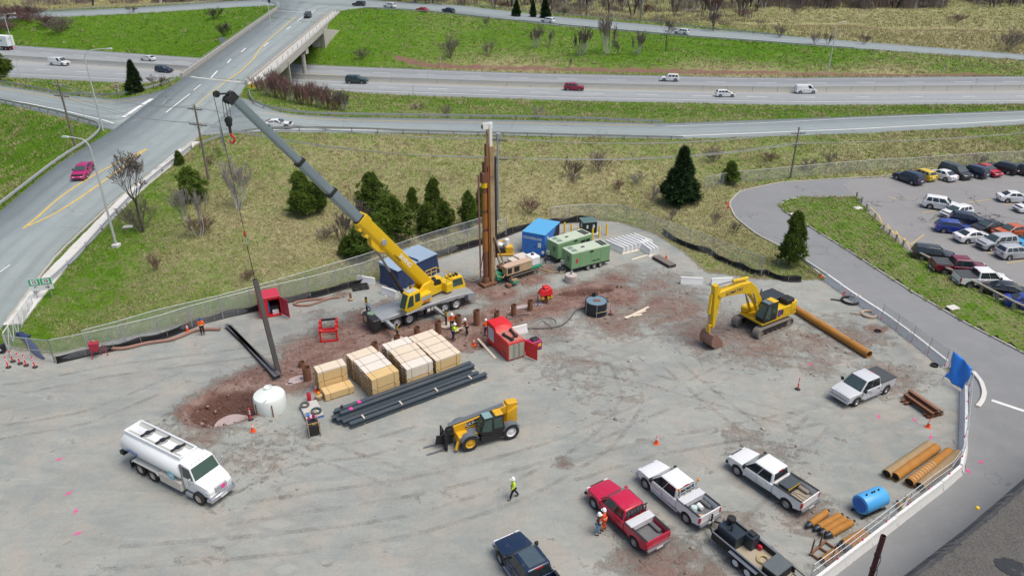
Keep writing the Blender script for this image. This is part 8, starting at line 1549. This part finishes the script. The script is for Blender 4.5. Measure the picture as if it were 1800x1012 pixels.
BIRCH = leafmat('birch_bark',(.46,.45,.43),(.62,.61,.59),(.30,.28,.27)); TWIG = leafmat('bare_twigs',(.15,.125,.11),(.24,.205,.18),(.19,.15,.135)); TWIGR = leafmat('red_twigs',(.16,.085,.08),(.25,.15,.14),(.2,.12,.11)); TWIGP = leafmat('pale_twigs',(.33,.30,.27),(.44,.41,.37),(.28,.25,.22)); DARKB = leafmat('dark_bark',(.045,.038,.034),(.08,.07,.062),(.06,.05,.045))
def conifer(seed,n,prof,lo=.08):
    """unit tree (height 1): clumps of needles carried on whorls, outline from prof(t)"""
    r = np.random.default_rng(seed); V = []; bl = 9
    lob = r.uniform(.38,1.3,45)
    t = lo+(1-lo)*r.uniform(0,1,n)**.9; ang = r.uniform(0,2*np.pi,n); R_ = np.array([prof(q)for q in t])*(.45+.55*r.uniform(0,1,n)**.45)*lob[(ang/6.2832*9).astype(int)%9+9*(t*4.99).astype(int)]
    t = t+.03*np.sin(ang*3+t*20)
    c = np.stack([R_*np.cos(ang),R_*np.sin(ang),t-R_*.1],1); s = .034*r.uniform(.7,1.5,n)*(.7+.5*(1-t))
    d = r.normal(size=(n,bl,3)); d[...,2] = d[...,2]*.7+.25; d +=np.stack([np.cos(ang),np.sin(ang),0*ang],1)[:,None]*.7; d /=np.linalg.norm(d,axis=2)[...,None]
    w = np.cross(d,r.normal(size=(n,bl,3))); w /=np.linalg.norm(w,axis=2)[...,None]
    a = c[:,None]+w*s[:,None,None]*.3; b = c[:,None]-w*s[:,None,None]*.3; e = c[:,None]+d*s[:,None,None]*2.3
    co = np.stack([a,b,e],2).reshape(-1,3); cr_ = np_mesh('crown',co,np.arange(len(co)).reshape(-1,3),smooth=False)
    k = MB(); k.tube([(0,0,-.03),(.006,0,.3),(0,.005,.6),(0,0,.93)],[.026,.02,.012,.003],7)
    for _ in range(26):
        q = r.uniform(.12,.85); an = r.uniform(0,6.28); L = prof(q)*.8; k.tube([(0,0,q),(L*.5*math.cos(an),L*.5*math.sin(an),q+.02),(L*math.cos(an),L*math.sin(an),q+.01)],[.008,.005,.002],4)
    return cr_,k.mesh('trunk')
PINES = [conifer(s,1050,f,.17)for s,f in((1,lambda t:.36*max(0,math.sin(math.pi*(.10+.86*t**.8)))**.75+.01),(2,lambda t:.36*(1.02-t)**.5*min(1,t*3+.3)),(3,lambda t:.30*math.sin(math.pi*min(1,max(0,t-.12)/.88*.9+.1))**.8+.01))]; SPR = [conifer(s,1700,lambda t:.26*(1-t)**.85*min(1,t*8+.3)+.01)for s in(5,6)]
def tree(bx,by,ty,wpx,label,kind,group='evergreens on the slope',name='pine_tree'):
    p = hit(bx,by); h = hgt(p,ty); me = (PINES+SPR)[kind]; t = thing(name,label,'tree',(p.x,p.y,p.z-.05),(bx*1.7)%6.28,group); w = wpx/FPX*(p-O).length
    w0 = (.76,.78,.70,.60,.58)[kind]; k = max(.5,min(1.5,w/(w0*h))); mobj('crown',me[0],NEED if kind<3 else SPRU,t); mobj('trunk',me[1],BARKM,t); t.scale = (h*k,h*k,h); return t
for a in ((533,377,303,62,'broad dark pine left of the crane boom',1),(562,374,315,34,'light thin pine right behind the broad dark pine',2),(655,372,304,52,'round-topped pine behind the yellow boom end',0),(690,426,345,74,'large dense pine right of the boom',0),(636,452,392,48,'bushy pine below the boom beside the fence',0),(612,450,415,34,'small pine at the left foot of the bushy pine',1),(668,440,375,44,'pine half hidden by the yellow boom',0),(727,371,330,30,'small slim pine in the middle of the slope',1),(764,366,314,40,'upright pine above the pair near the drill',1),(752,412,358,46,'bushy pine lower in the group left of the drill',0),(783,408,354,36,'thin-trunked pine right of the bushy one',2),(824,402,336,34,'open pine just left of the drill mast',2),(846,390,330,26,'pine partly behind the drill mast',2),
          (1282,322,283,36,'small bushy pine behind the parking fence',1),(1386,466,374,52,'dark dense pine beside the access road',1),(338,352,294,46,'dark pine behind the white birch near the road',0),(316,290,265,18,'little pine at the top of the pavement',1),(0,143,92,50,'pine cut by the left edge near the ramp',2),(700,392,352,30,'small pine filling the group right of the boom',1)):tree(*a)
for a in ((1193,358,262,66,'big dark spruce standing alone in the dry field',3),(240,163,107,28,'narrow spruce in the verge left of the overpass',4),(908,29,0,17,'dark spruce left of two beyond the upper ramp',4),(937,30,1,14,'slim dark spruce in the middle beyond the upper ramp',3),(958,32,-4,20,'tallest dark spruce beyond the upper ramp',4)):tree(*a,name='spruce_tree')
def branchy(seed,stems,depth,spread,up,L0,kids=3,rad=.012,twig=.0026,fan=.0):
    """bare tree of unit height: returns (trunk mesh, twig mesh)"""
    r = random.Random(seed); A = [[],[]]
    def seg(p,q,r0,r1,lvl):
        d = (q-p).normalized(); a = d.orthogonal().normalized(); b = d.cross(a); V = A[0 if lvl<2 else 1]
        for c,rr in ((p,r0),(q,r1)):
            for k in range(3):V.append(c+(a*math.cos(k*2.094)+b*math.sin(k*2.094))*rr)
    def grow(p,d,L,rr,lvl):
        q = p+d*L+Vector((r.gauss(0,.03),r.gauss(0,.03),0))*L; m = lerp(p,q,.5)+Vector((r.gauss(0,1),r.gauss(0,1),r.gauss(0,.5)))*L*.05; r1 = max(twig,rr*.62); seg(p,m,rr,(rr+r1)/2,lvl); seg(m,q,(rr+r1)/2,r1,lvl)
        if lvl >=depth:return
        for k in range(kids+(lvl==0)):
            s = q if k<2 else lerp(p,q,r.uniform(.35,.95)); a = r.uniform(0,6.28); sp_ = spread*r.uniform(.5,1.3); nd_ = (d+Vector((math.cos(a),math.sin(a),0))*sp_+Vector((0,0,up))).normalized(); grow(s,nd_,L*r.uniform(.55,.82),max(twig,r1*r.uniform(.6,.9)),lvl+1)
    for i in range(stems):
        a = r.uniform(0,6.28); k = fan*r.uniform(.2,1); grow(Vector((math.cos(a),math.sin(a),0))*(.02 if stems>1 else 0)*min(stems,8)**.5,Vector((k*math.cos(a),k*math.sin(a),1)).normalized(),L0*r.uniform(.75,1.15),rad*r.uniform(.6,1),0)
    out = []
    hz = max(max((v.z for v in V),default=.5)for V in A)
    for V in A:
        if not V:V = [Vector((0,0,0))]*6
        co = np.array([tuple(v)for v in V])/hz; n = len(co)//6; i = np.arange(n)[:,None]*6; f = np.concatenate([i+np.array(q)for q in((0,1,4,3),(1,2,5,4),(2,0,3,5))]); out.append(np_mesh('branches',co,f))
    return out
BT_ = dict(oak=branchy(11,1,6,.8,.02,.26,3,.030,.0024),birch=branchy(12,4,4,.30,.35,.36,3,.013,.0028,.35),birch2=branchy(13,6,4,.22,.5,.34,3,.011,.0028,.28),shrub=branchy(14,14,3,.5,.15,.40,3,.009,.0045,.9),willow=branchy(15,26,2,.16,.5,.5,3,.007,.0045,.35),tall=branchy(16,1,5,.38,.45,.30,3,.017,.0035),tall2=branchy(17,2,4,.32,.5,.34,3,.014,.0035,.15),ftall=branchy(18,1,4,.35,.5,.32,3,.020,.007),fbirch=branchy(19,3,3,.25,.5,.38,3,.016,.008,.25),ftall2=branchy(20,2,3,.4,.4,.38,3,.018,.008,.2))
def bare(bx,by,ty,wpx,label,kind,m0,m1,group='bare trees and shrubs',name='bare_tree',w0=None,cat='tree',z=None):
    p = hit(bx,by); h = hgt(p,ty)if z is None else z; me = BT_[kind]; t = thing(name,label,cat,(p.x,p.y,p.z-.05),(bx*2.3+by)%6.28,group); w = wpx/FPX*(p-O).length; ww = np.ptp(np.array([v.co.x for v in me[1].vertices]))if kind not in BW else BW[kind]; BW[kind] = ww
    k = max(.35,min(2.2,w/(ww*h))); mobj('trunk',me[0],m0,t); mobj('crown' if cat=='tree' else 'twigs',me[1],m1,t); t.scale = (h*k,h*k,h); return t
BW = {}
for a in ((252,408,258,88,'large bare tree beside the street lamp and pavement','oak',DARKB,TWIG),(351,416,322,50,'white-stemmed birch in front of the dark pine','birch',BIRCH,TWIGP),(418,370,278,52,'clump of white birches on the slope below the ramp','birch2',BIRCH,TWIGP),(940,84,42,26,'pale birch clump leftmost on the far bank','birch2',BIRCH,TWIG),(964,84,50,14,'thin grey sapling between birches on the far bank','tall2',TWIG,TWIG),(1019,97,44,34,'dark-based birch clump on the far bank','birch2',BIRCH,TWIG),(1070,96,20,34,'tallest birch clump on the far bank','birch2',BIRCH,TWIG),(1118,96,52,26,'birch clump right of the tallest on the far bank','birch2',BIRCH,TWIG),(1088,97,68,16,'small grey sapling between the two birch clumps','tall2',TWIG,TWIG),(1170,91,30,34,'dark leafless tree at the right end of the bank','oak',DARKB,TWIG),(1142,364,318,22,'thin bare tree left of the big spruce','tall2',TWIGP,TWIGP),(645,432,345,30,'bare grey tree behind the boom among the pines','tall',TWIG,TWIG),(600,428,372,40,'bare grey brush left of the bushy pine','birch2',TWIG,TWIG),(1000,120,100,8,'tiny sapling on the ditch edge','tall2',TWIG,TWIG),(1254,55,20,22,'bare tree beyond the upper ramp','tall',DARKB,TWIG),(400,55,38,20,'small bare tree beside the bridge parapet','shrub',DARKB,TWIG)):bare(*a)
SH = [(790,103,56,46,'round grey leafless shrub on the green bank',TWIG),(858,98,66,30,'smaller grey shrub right of the round one',TWIG),(856,47,26,16,'grey shrub below the upper ramp guardrail',TWIG),(638,103,82,36,'brown dry shrub at the foot of the green bank',TWIG),(378,34,10,38,'dark shrub on the green bank by the bridge',DARKB),(395,65,36,26,'dark shrub touching the bridge parapet',DARKB),(232,22,8,24,'grey shrub at the top of the left bank',TWIG),(930,376,340,44,'reddish twiggy shrub behind the blue container',TWIGR),(787,206,181,26,'brown shrub on the ramp verge',TWIG),(735,193,181,34,'grey low shrub on the ramp verge',TWIG),(946,210,180,26,'pale spreading shrub on the ramp verge',TWIGP),(1005,310,270,50,'grey shrub in the dry field behind the generators',TWIG),(1055,300,258,54,'large grey thicket under the power lines',TWIG),(1010,320,300,30,'brown shrub at the field edge',TWIG),(1120,325,300,34,'yellow-green shrub in the dry field',TWIGP),(1085,335,312,28,'brown brush below the yellow-green shrub',TWIGR),(1255,285,255,46,'grey thicket left of the small pine',TWIG),(1350,283,264,40,'brown shrub by the field pole',TWIGR),(1420,300,275,36,'grey brush right of the field pole',TWIG),(1460,290,264,30,'brown brush beyond the parking fence',TWIG),(1720,285,268,30,'grey brush behind the back parking row',TWIG),(1180,386,362,22,'small brown shrub below the big spruce',TWIG),(1255,395,365,24,'brown shrub left of the road bend',TWIG),(1290,410,385,26,'low brown shrub inside the road bend',TWIG),(275,475,440,26,'small bare shrub on the slope above the fence',TWIGR),(435,492,470,34,'dark twiggy shrub just behind the site fence',TWIGR),(250,405,345,70,'tangled brush at the foot of the large bare tree',TWIG),(352,412,370,60,'reddish brush round the white birch',TWIGR),(371,290,270,24,'brown shrub beside the utility pole',TWIGR),(570,420,395,44,'dark brush on the slope left of the bushy pine',TWIG),(1770,90,45,60,'wide grey bush near the far right',TWIG),(1680,40,22,60,'brown low bush beyond the creek',TWIGR),(1432,78,52,20,'brown bush on the creek bank by the lamp',TWIG),(1455,78,52,22,'brown bush right beside the far lamp',TWIG),(1400,26,2,30,'rounded brown bush in the far field',TWIG),(1518,78,55,22,'brown bush right of the far lamp',TWIG),(1130,22,0,44,'dark reddish thicket beyond the ramp',TWIGR),(1370,66,38,26,'grey brush on the creek edge',TWIG),(280,150,128,44,'grey brush beside the narrow spruce',TWIG)]
for bx,by,ty,w,lb,m in SH:bare(bx,by,ty,w,lb,'shrub',DARKB if m is DARKB else m,m,'leafless shrubs','shrub',cat='shrub')
for i,(bx,by,ty)in enumerate(((470,168,128),(485,172,122),(500,176,128),(515,180,136),(530,184,142),(545,186,142),(560,188,146),(575,192,150),(590,194,156),(605,194,154),(478,150,120),(540,170,140),(570,178,148),(458,160,132))):bare(bx,by,ty,26,'tall reddish willow stems in the thicket below the bridge','willow',TWIGR if i%3 else TWIGP,TWIGR if i<8 else TWIG,'willow thicket below the bridge','willow_shrub',cat='shrub')
# scrub on the far left bank and the far woods
rr = random.Random(21)
for i in range(16):bare(rr.uniform(-20,110),rr.uniform(28,62),0,40,'reddish brown leafless scrub at the top left of the bank','shrub',TWIGR,TWIGR if i%2 else TWIG,'scrub on the far left bank','shrub',cat='shrub',z=rr.uniform(3,5.5))
FW = [(rr.uniform(-40,460),rr.uniform(-16,12))for _ in range(50)]+[(rr.uniform(640,1000),rr.uniform(-14,18))for _ in range(60)]+[(rr.uniform(960,1330),rr.uniform(-6,42))for _ in range(64)]+[(rr.uniform(1330,1660),rr.uniform(-4,20))for _ in range(84)]+[(rr.uniform(1700,1830),rr.uniform(-4,14))for _ in range(30)]
for x,y in FW:
    y = min(y,np.interp(x,[0,250,450,640,960,1200,1300],[18,8,0,-2,24,44,30])); k = rr.choice(('ftall','ftall2','fbirch','fbirch','shrub')); bare(x,y,0,rr.uniform(16,34),'leafless tree in the far wood beyond the upper ramp',k,rr.choice((BIRCH,TWIGP,TWIG,DARKB)),rr.choice((TWIG,TWIG,TWIGR,TWIGP)),'bare trees of the far wood',z=rr.uniform(8,15)if k!='shrub' else rr.uniform(2.5,5))
# dense understorey of the far wood, one mass
def scatter_twigs(name,pts,hs,n,col,mname):
    m = len(pts)*n; b = np.repeat(np.array([tuple(p)for p in pts]),n,0)+np.c_[rng.normal(0,1.6,(m,2)),np.zeros(m)]; h = np.repeat(np.array(hs),n)*rng.uniform(.4,1.1,m); d = np.c_[rng.normal(0,.22,(m,2)),np.ones(m)]*h[:,None]; w = rng.normal(size=(m,3))*[1,1,0]; w = w/np.linalg.norm(w,axis=1)[:,None]*.09
    co = np.stack([b-w,b+w,b+d],1).reshape(-1,3); o = mobj(name,np_mesh(name,co,np.arange(len(co)).reshape(-1,3),smooth=False),col); o['kind'] = 'stuff'; return o
uw = []; uh = []
for x0,x1,y0,y1,k,h in ((-40,440,-20,10,150,4.5),(640,1000,-20,12,130,5),(1000,1330,-10,22,110,3.5),(1330,1660,-10,16,260,7),(1700,1830,-10,8,60,6),(980,1350,20,46,70,1.5)):
    for _ in range(k):
        x,y = rr.uniform(x0,x1),rr.uniform(y0,y1); y = min(y,np.interp(x,[0,250,450,640,960,1200,1360],[16,6,0,-4,22,42,46])); uw.append(hit(x,y)); uh.append(h*rr.uniform(.6,1.2))
scatter_twigs('wood_understorey',uw,uh,55,TWIG,'')
# ------------------------------------------------------------------ grass tufts and rubble
def grass(n=150000):
    xs = rng.uniform(-1,1,n*3); vy = rng.uniform(-30,700,n*3); v = (vy-CY)/FPX; tt = CAMH/(_s+v*_c); px_ = xs*.78*tt; py_ = (_c-v*_s)*tt
    ok = (py_<420)&(py_>30); px_,py_ = px_[ok],py_[ok]
    fx = np.interp(px_,XS,np.arange(nx)); fyy = np.interp(py_,YS,np.arange(ny)); i0 = np.clip(fx.astype(int),0,nx-2); j0 = np.clip(fyy.astype(int),0,ny-2); u = fx-i0; w = fyy-j0
    def samp(A):A = A.reshape(ny,nx); return A[j0,i0]*(1-u)*(1-w)+A[j0,i0+1]*u*(1-w)+A[j0+1,i0]*(1-u)*w+A[j0+1,i0+1]*u*w
    gv,dd,zz,ac,rd = samp(gravel),samp(dry),samp(Zg),samp(np.clip(access,-5,5)),samp(red); keep = (gv<.35)&(ac>.2)&(rd<.4)
    for nm,(L,Rr)in RIB.items():
        poly = np.vstack([L,Rr[::-1]]); keep &=~inside(px_,py_,poly)
    idx_ = np.nonzero(keep)[0][:n]; x,y,z,dd = px_[idx_],py_[idx_],zz[idx_],dd[idx_]
    isl = rng.integers(0,len(ico),5000); x = np.r_[x,ico[isl,0]]; y = np.r_[y,ico[isl,1]]; z = np.r_[z,ico[isl,2]]; dd = np.r_[dd,np.full(5000,.42)]
    m = len(x); far = np.clip(np.hypot(x,y)/90,.8,3.0); cl = np.array([mnoise.noise(Vector((a*.25,b_*.25,7)))for a,b_ in zip(x,y)]); dn = np.clip(dd+cl*.7+rng.normal(0,.22,m),0,1)
    nb = 4; h = (.10+.16*np.clip(dn,0,1)+.10*np.clip(cl,0,1))*far*rng.uniform(.5,1.3,m); base = np.stack([x,y,z-.02],1)
    H = np.repeat(h,nb); B = np.repeat(base,nb,0)+np.c_[rng.normal(0,.12,(m*nb,2))*np.repeat(far,nb)[:,None],np.zeros(m*nb)]; d = np.c_[rng.normal(0,.65,(m*nb,2)),np.ones(m*nb)]*H[:,None]; w_ = rng.normal(size=(m*nb,3))*[1,1,0]; w_ = w_/np.linalg.norm(w_,axis=1)[:,None]*(.035*np.repeat(far,nb))[:,None]
    co = np.stack([B-w_,B+w_,B+d],1).reshape(-1,3)
    gc = np.array([.072,.19,.007]); g2 = np.array([.165,.30,.012]); sc_ = np.array([.48,.43,.25]); s2 = np.array([.30,.265,.13]); k = rng.uniform(0,1,(m,1)); f = np.clip((dn[:,None]-.3)/.4,0,1); col = (gc*(1-k)+g2*k)*(1-f)+(sc_*(1-k)+s2*k)*f
    col = np.repeat(np.c_[col,np.ones(m)],nb*3,0); me = np_mesh('grass',co,np.arange(len(co)).reshape(-1,3),dict(tint=col),smooth=False)
    gm_,nt,b = newmat('grass_blades'); a = nd(nt,'ShaderNodeAttribute'); a.attribute_name = 'tint'; lk(nt,a.outputs['Color'],b.inputs['Base Color']); b.inputs['Roughness'].default_value = .8; b.inputs['Specular IOR Level'].default_value = .15; o = mobj('grass',me,gm_); o['kind'] = 'stuff'
grass()
def rubble(n=14000):
    P = []; w = mud/mud.sum(); ii = rng.choice(len(X),int(n*.75),p=w); jj = rng.choice(np.nonzero(gravel>.8)[0],n-len(ii)); ii = np.r_[ii,jj]
    base = CO[ii]+np.c_[rng.uniform(-.4,.4,(n,2)),np.zeros(n)]; s = .02+.05*rng.pareto(3.2,n); s = np.minimum(s,.2); s[int(n*.75):]*=.5
    ov = np.array([(1,0,0),(-1,0,0),(0,1,0),(0,-1,0),(0,0,1),(0,0,-1)],float); of = np.array([(0,2,4),(2,1,4),(1,3,4),(3,0,4),(2,0,5),(1,2,5),(3,1,5),(0,3,5)])
    V = ov[None]*rng.uniform(.6,1.3,(n,6,1))*s[:,None,None]*[1.2,1.0,.8]+rng.normal(0,.15,(n,6,3))*s[:,None,None]+base[:,None]; F = of[None]+np.arange(n)[:,None,None]*6
    k = rng.uniform(0,1,(n,1)); m = np.clip(mud[ii][:,None]*1.3,0,1); col = (np.array([.22,.22,.21])*(1-k)+np.array([.45,.43,.40])*k)*(1-m)+(np.array([.12,.07,.055])*(1-k)+np.array([.34,.23,.18])*k)*m
    me = np_mesh('rubble',V.reshape(-1,3),F.reshape(-1,3),dict(tint=np.repeat(np.c_[col,np.ones(n)],6,0)),smooth=False); o = mobj('rubble',me,bpy.data.materials['grass_blades']); o['kind'] = 'stuff'
rubble()
